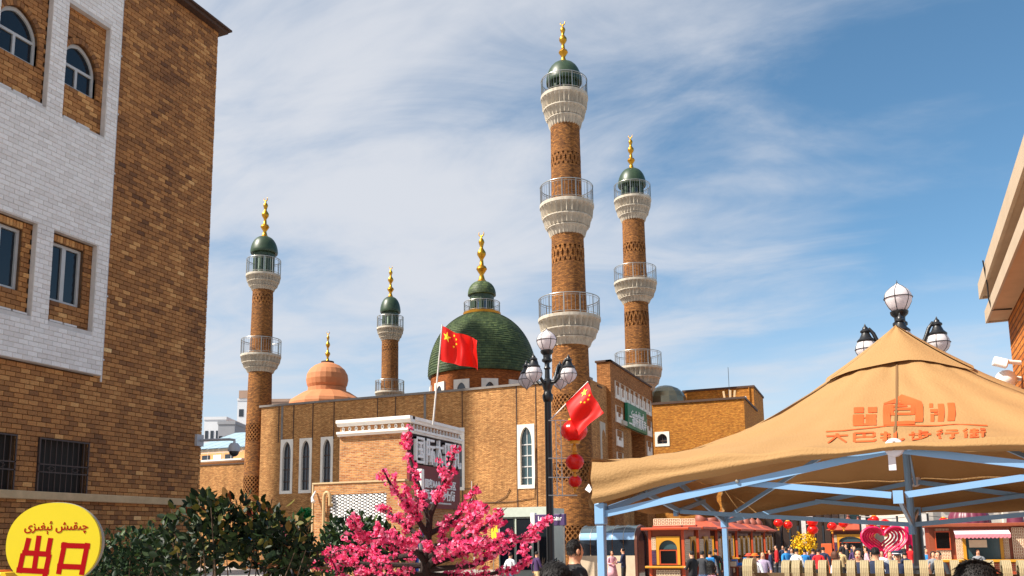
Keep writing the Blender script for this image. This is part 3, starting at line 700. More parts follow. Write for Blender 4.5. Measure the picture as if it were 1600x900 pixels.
def minaret(label, px, py, D_, tip, gold, dome, balc, shaft, bands, group='minarets of the mosque', pale=False, low=None):
    """all rows are picture rows, half widths in picture pixels; dome=(bottom,half,drum_half)"""
    p = atd(px, py, D_); x, y = p.x, p.y; T = Vector((x, y, GB)); th = thing('minaret', label, 'minaret', T, 0, group)
    Z = lambda r: zat(x, y, r) - GB
    def rad(row, half): return half * proj((x, y, zat(x, y, row)))[2] / F
    # shaft
    pts = [(Z(r), rad(r, h)) for r, h in shaft]; pts.append((0, rad(shaft[-1][0], shaft[-1][1]) * 1.04)); pts.sort()
    def rs(z):
        for (za, ra), (zb, rb) in zip(pts, pts[1:]):
            if za <= z <= zb: return ra + (rb - ra) * (z - za) / (zb - za)
        return pts[-1][1] if z > pts[-1][0] else pts[0][1]
    top = Z(balc[0][1]); prof = [(rs(0), 0)]; bz = sorted([(Z(b_), Z(a_), c_, rw) for a_, b_, c_, rw in bands])
    for za, zb, c_, rw in bz: prof += [(rs(za), za - .001), (rs(za) - .13, za + .001), (rs(zb) - .13, zb - .001), (rs(zb), zb + .001)]
    prof.append((rs(top), top)); b = MB(); b.lathe(prof, 48, ur=1.2); b.build('shaft', 'minaret_brick', th, smooth=30)
    for za, zb, c_, rw in bz: lattice(th, 0, 0, za, zb, rs((za + zb) / 2), c_, .12 if rw == 1 else .085, rw)
    for (rt, fl, half, cb) in balc:
        z1, z0, r_ = Z(rt), Z(fl), rad(fl, half); zb = Z(cb)
        z1 = max(z1, z0 + .9)
        b = MB(); b.lathe([(r_ * .5, z0 - .12), (r_ * 1.0, z0 - .12), (r_ * 1.0, z0), (r_ * .5, z0)], 40); b.build('balcony_floor', 'white_stone', th, smooth=30)
        railing(th, 0, 0, z0, z1, r_ * .97); corbel(th, 0, 0, z0 - .12, zb, r_ * .985, rs(zb))
    # drum and dome
    db, dh, kh = dome; zf = top; zr = Z(db); R_ = rad(db, dh); k_ = rad(db, kh); zt = Z(gold)
    b = MB(); b.lathe([(k_ * .78, zf), (k_ * .78, zr)], 24); dr = b.build('drum', 'green_pale' if pale else 'glass_dark', th, smooth=30)
    for k in range(8):
        a = 2 * PI * (k + .5) / 8; q = MB(); q.lathe([(k_ * .2, zf), (k_ * .2, zr - .02)], 8, (k_ * .86 * math.cos(a), k_ * .86 * math.sin(a))); q.build('column', 'green_metal', dr, smooth=50)
    b = MB(); b.lathe([(k_, zr - .35), (k_, zr + .05)], 24); b.build('drum_band', 'green_metal', dr, smooth=30)
    b = MB(); hd = zt - zr; b.lathe([(R_ * .86, zr - .04), (R_ * .97, zr - .06), (R_, zr + .05)] + [(R_ * (math.cos(t * PI / 2) ** .72) if t < 1 else .02, zr + .05 + (hd - .05) * (math.sin(t * PI / 2) ** 1.12)) for t in (.08, .2, .32, .44, .56, .68, .78, .87, .94, 1)], 32, ur=R_)
    b.build('dome', 'green_metal', th, smooth=40)
    finial(th, 0, 0, zt - .05, Z(tip))
    return th
minaret('tallest brick minaret, with three white balconies, rising behind the street lamp', 893, 640, 60, 35, 98, (131, 28, 21),
        [(128, 153, 37, 201), (294, 322, 42.5, 371), (469, 499, 49, 543)], [(200, 22.5), (320, 24), (420, 26), (560, 29), (760, 32)],
        [(245, 264, 20, 1), (389, 414, 20, 1), (620, 646, 26, 3), (724, 754, 26, 3), (822, 852, 26, 3)])
minaret('second tallest brick minaret, standing behind the gate with the green sign', 998, 590, 88, 212, 264, (291, 22, 17),
        [(291, 313, 29, 347), (420, 442, 33.5, 475), (553, 576, 37, 612)], [(347, 17), (440, 18.2), (560, 20), (700, 21)], [(383, 397, 18, 1), (490, 512, 18, 1)])
minaret('slim brick minaret with two white balconies at the left corner of the mosque', 405, 640, 74, 310, 370, (396, 21, 16),
        [(407, 431, 26.5, 455), (532, 556, 31, 583)], [(455, 15.5), (530, 17), (600, 18.2), (760, 20.5)], [(463, 476, 18, 1), (664, 691, 22, 4), (745, 772, 22, 4)], pale=True)
minaret('smallest brick minaret, seen between the orange dome and the green dome', 609, 600, 88, 417, 464, (488, 16, 12),
        [(496, 513, 21, 533), (596, 613, 23, 632)], [(533, 12.8), (600, 13.5), (640, 13.8)], [(540, 549, 18, 1)], pale=True)

# main prayer hall wall
mb_ = atd(893, 720, 60); YW = mb_.y + .9
pL = onY(408, 660, YW); pB = onY(722, 660, YW)
zt = zat(pL.x, YW, 637); zt = (zt + zat(pB.x, YW, 611)) / 2
d_ = ray(809, 603); t_ = (zt - H) / d_.z; p2 = Vector((0, 0, H)) + d_ * t_
w1 = Wall((pL.x, YW, 0), (1, 0, 0), (0, -1, 0)); w1L = pB.x - pL.x
u2 = Vector((p2.x - pB.x, p2.y - YW, 0)).normalized(); w2 = Wall((pB.x, YW, 0), u2, (u2.y, -u2.x, 0))
T = Vector((pL.x, YW, GB)); mq = thing('mosque', 'long ochre brick prayer hall with tall white arched windows and flat parapet', 'mosque', T)
f1, f2 = rel(w1, T), rel(w2, T)
w2L = w2.px(925, 700)[0] + .0
def hole_px(w_, x0, x1, y0, y1): a0, zb = w_.px(x0, y1); a1, zt_ = w_.px(x1, y0); return (a0, a1, zb, zt_)
h1 = [hole_px(w1, 437, 458.5, 686, 772), hole_px(w1, 466.5, 488, 684.5, 772), hole_px(w1, 500, 521, 682, 770), hole_px(w1, 530, 551, 680, 768)]
z0m, z1m = h1[0][2], h1[0][3]; h1 = [(a, b, z0m, z1m) for a, b, c, d in h1]
zw5 = w1.px(726, 668)[1]
h1.append((w1.px(697, 700)[0], w1.px(726, 700)[0], w1.px(726, 766)[1], zw5))
h2 = [hole_px(w2, 809.5, 835, 662, 764)]
b = MB(); cut_wall(b, f1, 0, w1L, GB, zt, h1, .5); b.build('wall', 'mosque_brick', mq, fix=False)
b = MB(); cut_wall(b, f2, 0, w2L, GB, zt, h2, .5); b.build('wall', 'mosque_brick', mq, fix=False)
b = MB(); b.poly([f1(0, GB), f1(0, GB, -9), f1(0, zt, -9), f1(0, zt)]); b.poly([f2(w2L, GB), f2(w2L, GB, -9), f2(w2L, zt, -9), f2(w2L, zt)])
b.poly([f1(0, zt - .3), f1(w1L, zt - .3), f2(w2L, zt - .3), f2(w2L, zt - .3, -9), f1(0, zt - .3, -9)]); b.poly([f1(0, GB, -9), f2(w2L, GB, -9), f2(w2L, zt, -9), f1(0, zt, -9)]); b.build('wall', 'mosque_brick', mq, fix=False)
for f_, l_ in ((f1, w1L), (f2, w2L)):
    b = MB(); plate(b, f_, 0 if f_ is f2 else -.15, l_ + .02, zt, zt + .16, .12, -.5); b.build('parapet_coping', 'coping', mq)
for h in h1: arched_window(mq, f1, *h, fw=.2, bars=4)
for h in h2: arched_window(mq, f2, *h, fw=.22, bars=5, mats=('window_white', 'glass_teal', 'frame_grey'))
for f_, as_ in ((f1, [w1.px(x, 650)[0] for x in (436, 459, 489, 522, 590, 618)]), (f2, [.02, w2.px(809, 640)[0] - .1, w2.px(836, 640)[0] + .06])):
    for a in as_:
        b = MB(); plate(b, f_, a - .03, a + .03, (z1m if f_ is f1 else GB + 3.2) - .2, zt - .01, .035, -.02); b.build('joint_strip', 'coping_dark', mq)
for a in (w1.px(441, 650)[0], w1.px(664, 650)[0]):                                    # grey rain streak plates below the outlets
    b = MB(); plate(b, f1, a - .1, a + .1, zt - 2.9, zt - .01, .02, -.02); b.build('downpipe', 'coping', mq)
cab = MB()
for q in ([(726, 764), (738, 763), (748, 790)], [(752, 786), (800, 784), (836, 778), (838, 700)], [(775, 785), (792, 775), (797, 764)]):
    cab.tube([f2(*w2.px(*p), .05) for p in q], .025, 5)
cab.build('wall_cable', 'coping_dark', mq)
b = MB(); q0 = f2(*w2.px(738, 752), .1); b.tube([q0, q0 + Vector((0, 0, -2.2))], .035, 6); b.build('drain_pipe', 'pipe_white', mq)
# low arched shopfront of the hall beside the lamp
h = hole_px(w2, 808, 836, 797, 818)
arched_window(mq, f2, *h, fw=.18, bars=2, spring=h[2] + (h[3] - h[2]) * .3, mats=('white_stone', 'dark_room', 'frame_grey'), depth=.2)

# green dome with lantern
gd = atd(754, 610, 80); T = Vector((gd.x, gd.y, GB)); dm = thing('green_dome', 'large green tiled dome with lantern and gold finial on a brick drum', 'dome', T)
Zd = lambda r: zat(gd.x, gd.y, r) - GB
rr_ = lambda r, h: h * proj((gd.x, gd.y, zat(gd.x, gd.y, r)))[2] / F
zr = Zd(588); R_ = rr_(588, 84.5); zt_ = Zd(491); b = MB()
prof = [(R_ * .95, zr - .22), (R_, zr - .18), (R_, zr)]; nr = 34
for i in range(nr):                                                # courses of tiles, each lapping the one below
    for k, lip in ((0, .045), (1, .0)):
        t = (i + k * .96) / nr * 1.36; prof.append((R_ * math.cos(t) ** .93 + lip, zr + (zt_ - zr) * math.sin(t) / math.sin(1.36)))
b.lathe(prof, 72, ur=R_)
b.build('dome', 'green_tile', dm, smooth=15)
b = MB(); b.lathe([(R_ * .955, 8), (R_ * .955, zr - .1)], 64, ur=R_); dr = b.build('drum', 'drum_brick', dm, smooth=30)
for k in range(12):
    a = 2 * PI * (k + .5) / 12 - .23; c_, s_ = math.cos(a), math.sin(a); rd = R_ * .955
    fn = lambda q, z, d=0, c_=c_, s_=s_, rd=rd: Vector(((rd + d) * c_ - q * s_, (rd + d) * s_ + q * c_, z))
    b = MB(); hole = arch_pts(-.42, .42, zr - 3.1, zr - 2.1, zr - 1.35, 6); plate_with_hole(b, (-.72, .72, zr - 3.3, zr - 1.05), hole, fn, .09, -.1); wn = b.build('window', 'window_white', dr, fix=False)
    b = MB(); b.prism(hole, fn, .02, .0); b.build('pane', 'glass_dark', wn)
rl_ = rr_(480, 29); zl0, zl1 = Zd(492), Zd(474)
b = MB(); b.lathe([(rl_ * .4, zl0 - .15), (rl_ * .98, zl0 - .15), (rl_ * 1.02, zl0 + .12), (rl_ * .4, zl0 + .12)], 40); b.build('gilded_ring', 'gold_trim', dm, smooth=30)
railing(dm, 0, 0, zl0 + .1, zl1, rl_ * .97)
kd = rr_(470, 18); zk = Zd(462); b = MB(); b.lathe([(kd * .8, zl0), (kd * .8, zk)], 24); dr2 = b.build('lantern', 'glass_blue', dm, smooth=30)
for k in range(8): a = 2 * PI * (k + .5) / 8; q = MB(); q.lathe([(kd * .24, zl0), (kd * .24, zk)], 8, (kd * .82 * math.cos(a), kd * .82 * math.sin(a))); q.build('column', 'green_metal', dr2, smooth=50)
b = MB(); b.lathe([(kd, zk - .5), (kd * 1.02, zk + .1)], 24); b.build('lantern_band', 'green_metal', dr2, smooth=30)
R2 = rr_(462, 22); z2 = Zd(440); b = MB(); b.lathe([(R2 * .85, zk - .05), (R2, zk), (R2, zk + .15)] + [(R2 * (math.cos(t * PI / 2) ** .72) if t < 1 else .02, zk + .15 + (z2 - zk - .15) * math.sin(t * PI / 2) ** 1.1) for t in (.1, .25, .4, .55, .7, .82, .92, 1)], 32, ur=R2); b.build('lantern_dome', 'green_tile', dm, smooth=40)
finial(dm, 0, 0, z2 - .05, Zd(364))

# orange onion dome
od = atd(511, 610, 95); T = Vector((od.x, od.y, GB)); on = thing('onion_dome', 'faceted orange onion dome with gold finial on a flared skirt', 'dome', T)
Zo = lambda r: zat(od.x, od.y, r) - GB
k_ = proj(od)[2] / F
b = MB(); b.lathe([(29 * k_, Zo(606)), (31 * k_, Zo(602)), (32.5 * k_, Zo(594)), (31.5 * k_, Zo(586)), (27 * k_, Zo(578)), (20 * k_, Zo(572)), (11 * k_, Zo(568)), (9 * k_, Zo(567.3))], 24); b.build('dome', 'orange_dome', on, smooth=12)
b = MB(); b.lathe([(30 * k_, Zo(620)), (29.5 * k_, Zo(606.5))], 24); b.build('drum', 'orange_dome', on, smooth=12)
b = MB(); b.lathe([(58 * k_, 9), (58 * k_, Zo(632)), (56 * k_, Zo(627)), (47 * k_, Zo(621)), (36 * k_, Zo(614)), (29 * k_, Zo(612.5))], 16); b.build('skirt', 'orange_dome', on)
b = MB(); b.lathe([(10 * k_, Zo(567.6)), (10 * k_, Zo(565)), (3 * k_, Zo(564.6))], 20); b.build('cap', 'coping_dark', on, smooth=30)
finial(on, 0, 0, Zo(565.5), Zo(519), .8)

# gate block with the green sign
gc = atd(957, 700, 63); XG, YG = gc.x, gc.y; zg = zat(XG, YG, 565); ge = onX(1018, 640, XG).y; gl = onY(934, 640, YG).x
T = Vector((XG, YG, GB)); gt = thing('gatehouse', 'dark brick gatehouse with white niches, green name sign and deep arched entrance', 'gatehouse', T)
wg = Wall((XG, YG, 0), (0, 1, 0), (1, 0, 0)); fg = rel(wg, T); gL = ge - YG
wf = Wall((gl, YG, 0), (1, 0, 0), (0, -1, 0)); ff = rel(wf, T)
op = hole_px(wg, 973, 1007, 676, 760); zop = wg.px(990, 672)[1]; op = (op[0], op[1], GB, zop)
b = MB(); cut_wall(b, fg, 0, gL, GB, zg, [op], 2.5); cut_wall(b, ff, 0, XG - gl, GB, zg, [], .1)
b.poly([fg(gL, GB), fg(gL, GB, -(XG - gl)), fg(gL, zg, -(XG - gl)), fg(gL, zg)]); b.poly([ff(0, GB), ff(0, GB, -gL), ff(0, zg, -gL), ff(0, zg)]); b.poly([fg(0, zg), fg(gL, zg), fg(gL, zg, -(XG - gl)), fg(0, zg, -(XG - gl))])
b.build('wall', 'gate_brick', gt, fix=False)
b = MB(); plate(b, fg, -.1, gL + .1, zg, zg + .14, .1, -.3); plate(b, ff, -.1, XG - gl + .1, zg + .002, zg + .138, .1, -.3); b.build('parapet_coping', 'coping_dark', gt)
b = MB(); oa, ob = op[0], op[1]; hole = arch_pts(oa + .3, ob - .3, GB + .01, zop - 3.2, zop - .9, 8); plate_with_hole(b, (oa, ob, GB, zop), hole, lambda a, z, d=0: fg(a, z, d - 1.2), .0, -.4); b.build('entrance_arch', 'gate_brick', gt, fix=False)
b = MB(); b.poly([fg(oa, GB, -2.5), fg(ob, GB, -2.5), fg(ob, zop, -2.5), fg(oa, zop, -2.5)]); b.build('entrance_back', 'dark_room', gt)
b = MB(); plate(b, fg, oa - .15, ob + .15, zop - .02, zop + .32, .25, -.1); b.build('lintel', 'white_stone', gt)
def niche(parent, fn, x0, x1, z0, z1):
    b = MB(); fwid = (x1 - x0) * .26; plate_with_hole(b, (x0, x1, z0, z1), [(x0 + fwid, z0 + fwid), (x0 + fwid, z1 - fwid * 1.2), (x1 - fwid, z1 - fwid * 1.2), (x1 - fwid, z0 + fwid)], fn, .1, .0)
    b.build('niche', 'window_white', parent, fix=False)
a0, za = wg.px(961, 622); a1 = wg.px(1016.5, 648)[0]; zb = wg.px(961, 595)[1]; n_ = 8; st = (a1 - a0) / (n_ - .15)
for k in range(n_): niche(gt, fg, a0 + k * st, a0 + k * st + st * .85, za, zb)
for x0, x1, y0, y1 in ((962, 970.5, 633, 659), (963, 971.5, 671, 696), (964, 972, 706, 730), (1010, 1016.5, 656, 680), (1011, 1017, 689, 712)):
    niche(gt, fg, *hole_px(wg, x0, x1, y0, y1)[:2], *(wg.px(x0, y1)[1], wg.px(x0, y0)[1]))
sg = hole_px(wg, 976, 1004, 631, 676); sz1 = wg.px(976, 630)[1]; sz0 = wg.px(977, 668)[1]
b = MB(); plate(b, fg, sg[0], sg[1], sz0, sz1, .3, .08); sgo = b.build('sign_board', 'sign_green', gt)
hh = sz1 - sz0; cx_, cz_ = (sg[0] + sg[1]) / 2, 0
def put_text(body, size, fn, a, z, d, parent, mats='letter_white', bold=.0, sx=1.0, name='lettering', extr=.02):
    me = text_mesh(body, size, extr, mats, bold, sx); X = fn(a + 1, z, d) - fn(a, z, d); Z_ = Vector((0, 0, 1)); Nn = fn(a, z, d + 1) - fn(a, z, d)
    o = link(name, me, parent); o.matrix_local = Matrix((X, Z_, Nn)).transposed().to_4x4(); o.location = fn(a, z, d); return o
UY1 = '\uFEEF\uFEB0\uFBE9\uFED0\uFBE7\uFE8B \uFEB6\uFBE9\uFED8\uFBE9\uFB7C'
put_text('\uFE96\uFBE9\uFEB8\uFBE9\uFE91\uFE8E\uFED4\uFBE9\uFEE4\uFED7', hh * .36, fg, cx_, sz0 + hh * .68, .31, sgo, bold=.012, sx=1.15)
put_text('二道桥清真寺', (sg[1] - sg[0]) / 6.6, fg, cx_, sz0 + hh * .3, .31, sgo, bold=.015)
# lower front bay of the gatehouse with the tall white niche
bc = atd(936, 720, 61.2); zb_ = zat(bc.x, bc.y, 604); bl_ = onY(921, 650, bc.y).x; be = YG - .01
T = Vector((bc.x, bc.y, GB)); by = thing('gate_bay', 'low dark brick bay with one tall white niche, between minaret and gatehouse', 'building', T)
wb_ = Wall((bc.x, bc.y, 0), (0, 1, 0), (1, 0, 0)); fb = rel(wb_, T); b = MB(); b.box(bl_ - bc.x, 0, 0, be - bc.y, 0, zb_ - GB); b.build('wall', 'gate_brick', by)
b = MB(); b.box(bl_ - bc.x - .05, .08, -.08, be - bc.y, zb_ - GB, zb_ - GB + .12); b.build('parapet_coping', 'coping_dark', by)
q = hole_px(wb_, 939, 951, 663, 740); zt2 = wb_.px(940, 660)[1]; a_, b_ = .25, be - bc.y - .2; b = MB(); hole = arch_pts(a_ + .3, b_ - .3, wb_.px(940, 745)[1], zt2 - 1.2, zt2 - .5, 8); plate_with_hole(b, (a_, b_, wb_.px(940, 745)[1], zt2), hole, fb, .1, 0); b.build('niche', 'white_stone', by, fix=False)

# wing to the right
wy = ge + 5.5; pa, pb = onY(1019, 640, wy), onY(1163, 640, wy); zw = zat(pb.x, wy, 623)
T = Vector((pa.x, wy, GB)); wi = thing('mosque_wing', 'sunlit ochre brick wing with one small white arched window, right of the gatehouse', 'building', T)
ww = Wall((pa.x, wy, 0), (1, 0, 0), (0, -1, 0)); fw_ = rel(ww, T); h = hole_px(ww, 1024, 1045.5, 674, 698); wl = pb.x - pa.x
b = MB(); cut_wall(b, fw_, 0, wl, GB, zw, [h], .5); zl = zw; dw = 9
b.poly([fw_(wl, GB), fw_(wl, GB, -dw), fw_(wl, zw, -dw), fw_(wl, zw)]); b.poly([fw_(0, zw - .3), fw_(wl, zw - .3), fw_(wl, zw - .3, -dw), fw_(0, zw - .3, -dw)]); b.poly([fw_(0, GB, -dw), fw_(wl, GB, -dw), fw_(wl, zw, -dw), fw_(0, zw, -dw)]); b.build('wall', 'wing_brick', wi, fix=False)
b = MB(); plate(b, fw_, -.0, wl + .12, zw, zw + .2, .12, -.3); b.box(wl - .18, wl + .118, .302, dw, zw - GB + .0, zw - GB + .198); b.build('parapet_coping', 'coping_dark', wi)
arched_window(wi, fw_, *h, fw=.2, bars=2, spring=h[2] + (h[3] - h[2]) * .5)
y2 = wy + 11; pa, pb = onY(1068, 620, y2), onY(1178, 620, y2); z2_ = zat(pb.x, y2, 605); T = Vector((pa.x, y2, GB))
up = thing('upper_block', 'higher brick roof block carrying antennas, behind the sunlit wing', 'building', T); b = MB(); b.box(0, pb.x - pa.x, 0, 8, 0, z2_ - GB); b.build('wall', 'wing_brick', up)
b = MB(); b.box(-.1, pb.x - pa.x + .1, -.1, 8.1, z2_ - GB, z2_ - GB + .2); b.build('parapet_coping', 'coping_dark', up)
b = MB(); q = onY(1171, 618, y2) - T; b.tube([(q.x, -.1, z2_ - GB), (q.x, -.1, 6)], .07, 6); b.build('downpipe', 'wing_brick', up)
p = onY(1140, 622, wy + 6); zr_ = zw - GB - .3; T = Vector((p.x, wy + 6, zw - .3)); an = thing('antenna', 'cell antenna mast with pale panels and whip on the wing roof', 'antenna', T)
b = MB(); hz_ = zat(p.x, p.y, 574) - T.z; b.tube([(0, 0, 0), (0, 0, 2.2)], .06, 6); b.build('mast', 'steel', an); b = MB(); b.tube([(0, 0, 2.2), (0, 0, hz_)], .025, 5); b.build('whip', 'dark_plastic', an)
for dx, tl in ((-.28, -.12), (.02, .05), (.3, .12)):
    b = MB(); b.bbox(dx - .1, dx + .1, -.16, -.06, .75, 2.1, .02, Matrix.Rotation(tl, 4, 'Y')); b.build('antenna_panel', 'beige_ledge', an)
b = MB(); b.bar((-.4, 0, 1.0), (.4, 0, 1.0), .05, .05); b.bar((-.4, 0, 1.7), (.4, 0, 1.7), .05, .05); b.build('bracket', 'dark_plastic', an)
p = onY(1163, 620, wy + 3); T = Vector((p.x, p.y, zw - .3)); ra = thing('roof_rail', 'short white rail with round lamp on the wing roof', 'rail', T)
b = MB(); b.tube([(-1.2, 0, .0), (-1.2, 0, .75), (0, 0, .8)], .05, 6); b.build('rail', 'pipe_white', ra); b = MB(); b.ball((.05, 0, .82), .17, 10, 6); b.build('lamp', 'pipe_white', ra, smooth=True)
# silver dome
sd = atd(1040, 628, 90); T = Vector((sd.x, sd.y, GB)); so = thing('glass_dome', 'dull silver faceted dome peeking over the wing parapet', 'dome', T); k_ = proj(sd)[2] / F; zc_ = zat(sd.x, sd.y, 632) - GB; b = MB()
b.lathe([(34 * k_, 6), (34 * k_, zc_)] + [(34 * k_ * math.cos(t * PI / 2), zc_ + 30 * k_ * math.sin(t * PI / 2)) for t in (.2, .4, .6, .78, .92)] + [(.1, zc_ + 30 * k_)], 16); b.build('dome', 'silver_glass', so)

# unseen tower added at the left so its shadow falls on the prayer hall wall
sh = Vector((-.76, -.65, 0)); nn = Vector((.65, -.76, 0)); mid = onY(560, 640, YW); mid.z = 0; e1 = onY(738, 640, YW); s1 = nn.dot(Vector((e1.x, e1.y, 0)))
ctr = sh * 62 + mid; wdt = 11.5; ctr += nn * (s1 - wdt / 2 - nn.dot(ctr)); tw = thing('added_shade_tower', 'tall plain tower added out of view to throw shade on the prayer hall wall', 'building', (ctr.x, ctr.y, 0), math.atan2(nn.y, nn.x))
b = MB(); b.box(-wdt / 2, wdt / 2, -6, 6, -.4, 90); b.build('wall', 'white_stone', tw)
for fl in range(24):
    for k in range(3): b = MB(); b.box(-4.6 + k * 3.4, -2.6 + k * 3.4, -6.05, -5.9, 3 + fl * 3.6, 4.8 + fl * 3.6); b.build('window', 'glass_dark', tw)
# ------------------------------------------------------------------ bazaar building with the big characters
mat('brown_backing', srgb(40, 24, 18), .8, .2, 4)
mat('poster_blue', srgb(30, 96, 190), .4, .35, .8)
mat('shop_dark', srgb(44, 40, 40), .6, .2, 3)
mat('pale_frame', srgb(196, 204, 190), .5, .08, 4)
mat('purple_sign', srgb(70, 48, 92), .5, .08)
mat('beige_pipe', srgb(190, 158, 112), .5, .1, 4)
cs = atd(636, 690, 40); XS, YS = cs.x, cs.y; xl = onY(531, 690, YS).x
zt_ = zat(XS, YS, 650.5); T = Vector((XS, YS, GB)); bz_ = thing('bazaar_hall', 'brick bazaar hall with white cornices and big white Chinese characters on its side', 'building', T)
wS = Wall((XS, YS, 0), (0, 1, 0), (1, 0, 0)); fS = rel(wS, T); wF = Wall((xl, YS, 0), (1, 0, 0), (0, -1, 0)); fF = rel(wF, T); lS = onX(718, 700, XS).y - YS; lF = XS - xl
zc0 = zat(XS, YS, 676); zc1 = zat(XS, YS, 669); zc2 = zat(XS, YS, 660)
zsh = zat(XS, YS, 728)
b = MB(); b.poly([fF(0, GB), fF(lF, GB), fF(lF, zt_ - .2), fF(0, zt_ - .2)]); b.poly([fF(0, GB), fF(0, GB, -lS), fF(0, zt_ - .2, -lS), fF(0, zt_ - .2)]); b.poly([fF(0, zt_ - .25), fF(lF, zt_ - .25), fF(lF, zt_ - .25, -lS), fF(0, zt_ - .25, -lS)])
b.poly([fS(0, GB), fS(.35, GB), fS(.35, zt_ - .2), fS(0, zt_ - .2)]); b.poly([fS(.35, 2.3), fS(lS, 2.3), fS(lS, zt_ - .2), fS(.35, zt_ - .2)]); b.poly([fS(.35, GB, -2.5), fS(lS, GB, -2.5), fS(lS, 2.3, -2.5), fS(.35, 2.3, -2.5)]); b.poly([fS(.35, 2.3), fS(lS, 2.3), fS(lS, 2.3, -2.5), fS(.35, 2.3, -2.5)])
b.build('wall', 'bazaar_brick', bz_, fix=False)
def cornice(z0, z1, d, nm):
    for (fn, l_) in ((fF, lF), (fS, lS)):
        b = MB(); poly = [(z0, .02), (z0, d * .55), (z0 + (z1 - z0) * .35, d * .7), (z0 + (z1 - z0) * .5, d), (z1, d), (z1, -.2), (z0, -.2)]
        a0, a1 = (-.05, l_ + d) if fn is fF else (0, l_ - .02); sh_ = .003 if fn is fS else 0
        b.prism(poly, lambda z, dd, a, fn=fn, sh_=sh_: fn(a, z - sh_, dd), a0, a1 if fn is fF else l_ - .03); b.build(nm, 'cornice_white', bz_)
cornice(zc2, zt_, .3, 'cornice'); cornice(zc0, zc1, .24, 'cornice')
for fn, l_, n_ in ((fF, lF, 10), (fS, lS, 16)):
    for k in range(n_):
        a = l_ * (k + .6) / (n_ + .2); zc_ = (zc1 + zc2) / 2; hh = (zc2 - zc1) * .40; ww = hh * .62; b = MB(); n2 = 12
        O = [(a + ww * math.cos(2 * PI * i / n2), zc_ + hh * math.sin(2 * PI * i / n2)) for i in range(n2)]; I = [(a + ww * .5 * math.cos(2 * PI * i / n2), zc_ + hh * .6 * math.sin(2 * PI * i / n2)) for i in range(n2)]
        for i in range(n2): j = (i + 1) % n2; b.prism([O[i], O[j], I[j], I[i]], fn, .0, .07)
        b.build('frieze_ornament', 'cornice_white', bz_)
G = {'guo': [((.06, .04), (.06, .96)), ((.06, .96), (.94, .96)), ((.94, .96), (.94, .04)), ((.06, .04), (.94, .04)), ((.26, .78), (.74, .78)), ((.3, .53), (.7, .53)), ((.24, .25), (.76, .25)), ((.5, .25), (.5, .78)), ((.66, .42), (.74, .34))],
     'ji': [((.08, .02), (.08, .96)), ((.08, .96), (.36, .96)), ((.36, .96), (.36, .72)), ((.36, .72), (.14, .66)), ((.36, .62), (.36, .40)), ((.36, .40), (.16, .38)), ((.52, .95), (.94, .95)), ((.46, .70), (1, .70)), ((.73, .70), (.73, .04)), ((.55, .5), (.5, .14)), ((.9, .5), (.97, .14))],
     'da': [((.04, .74), (.96, .74)), ((.5, .98), (.5, .70)), ((.49, .70), (.1, .02)), ((.51, .70), (.9, .02))],
     'ba': [((.08, .94), (.92, .94)), ((.08, .94), (.08, .05)), ((.92, .94), (.92, .5)), ((.08, .5), (.92, .5)), ((.5, .94), (.5, .5)), ((.08, .05), (.96, .05)), ((.96, .05), (.96, .24))],
     'zha': [((.02, .72), (.46, .72)), ((.25, .98), (.25, .05)), ((.25, .05), (.12, .1)), ((.02, .34), (.46, .46)), ((.66, .96), (.66, .05)), ((.66, .05), (1, .05)), ((1, .05), (1, .22))]}
a0 = wS.px(641, 700)[0]; a1 = wS.px(713, 710)[0]; zb_, ztp = zat(XS, YS, 722), zat(XS, YS, 681); cw = (a1 - a0) / 5
b = MB(); plate(b, fS, .12, lS - .25, zsh + .12, zc0 - .03, .10, .03); b.build('sign_backing', 'brown_backing', bz_)
for k, key in enumerate(('guo', 'ji', 'da', 'ba', 'zha')):
    b = MB(); st = [(((p[0] * .8 + k + .1) * cw + a0, zb_ + p[1] * (ztp - zb_)), ((q[0] * .8 + k + .1) * cw + a0, zb_ + q[1] * (ztp - zb_))) for p, q in G[key]]
    glyph_strokes(b, st, fS, .105, .12, .28); b.build('character', 'letter_white', bz_, fix=False)
b = MB(); plate(b, fS, -.05, lS - .3, zat(XS, YS, 792), zsh + .1, .16, .04); mbd = b.build('maroon_board', 'maroon_board', bz_); za, zb2 = zat(XS, YS, 792), zsh
put_text('国家AAAAA级景区', .44, fS, lS * .55, za + (zb2 - za) * .6, .175, mbd, sx=.9, bold=.012); put_text('国际大巴扎步行街', .5, fS, lS * .5, za + (zb2 - za) * .32, .175, mbd, sx=.9, bold=.02); put_text('چوڭ بازار'[::-1], .24, fS, lS * .6, za + (zb2 - za) * .85, .175, mbd)
put_text('XINJIANG INTERNATIONAL GRAND BAZAAR', .11, fS, lS * .55, za + (zb2 - za) * .13, .175, mbd)
for k, (u, v, m_) in enumerate(((.4, 1.5, 'poster_blue'), (1.7, 2.6, 'shop_dark'), (2.8, 4.0, 'poster_blue'))):
    b = MB(); plate(b, fS, u, v, -.3, 2.1, -1.0, -1.1); b.build('poster', m_, bz_)
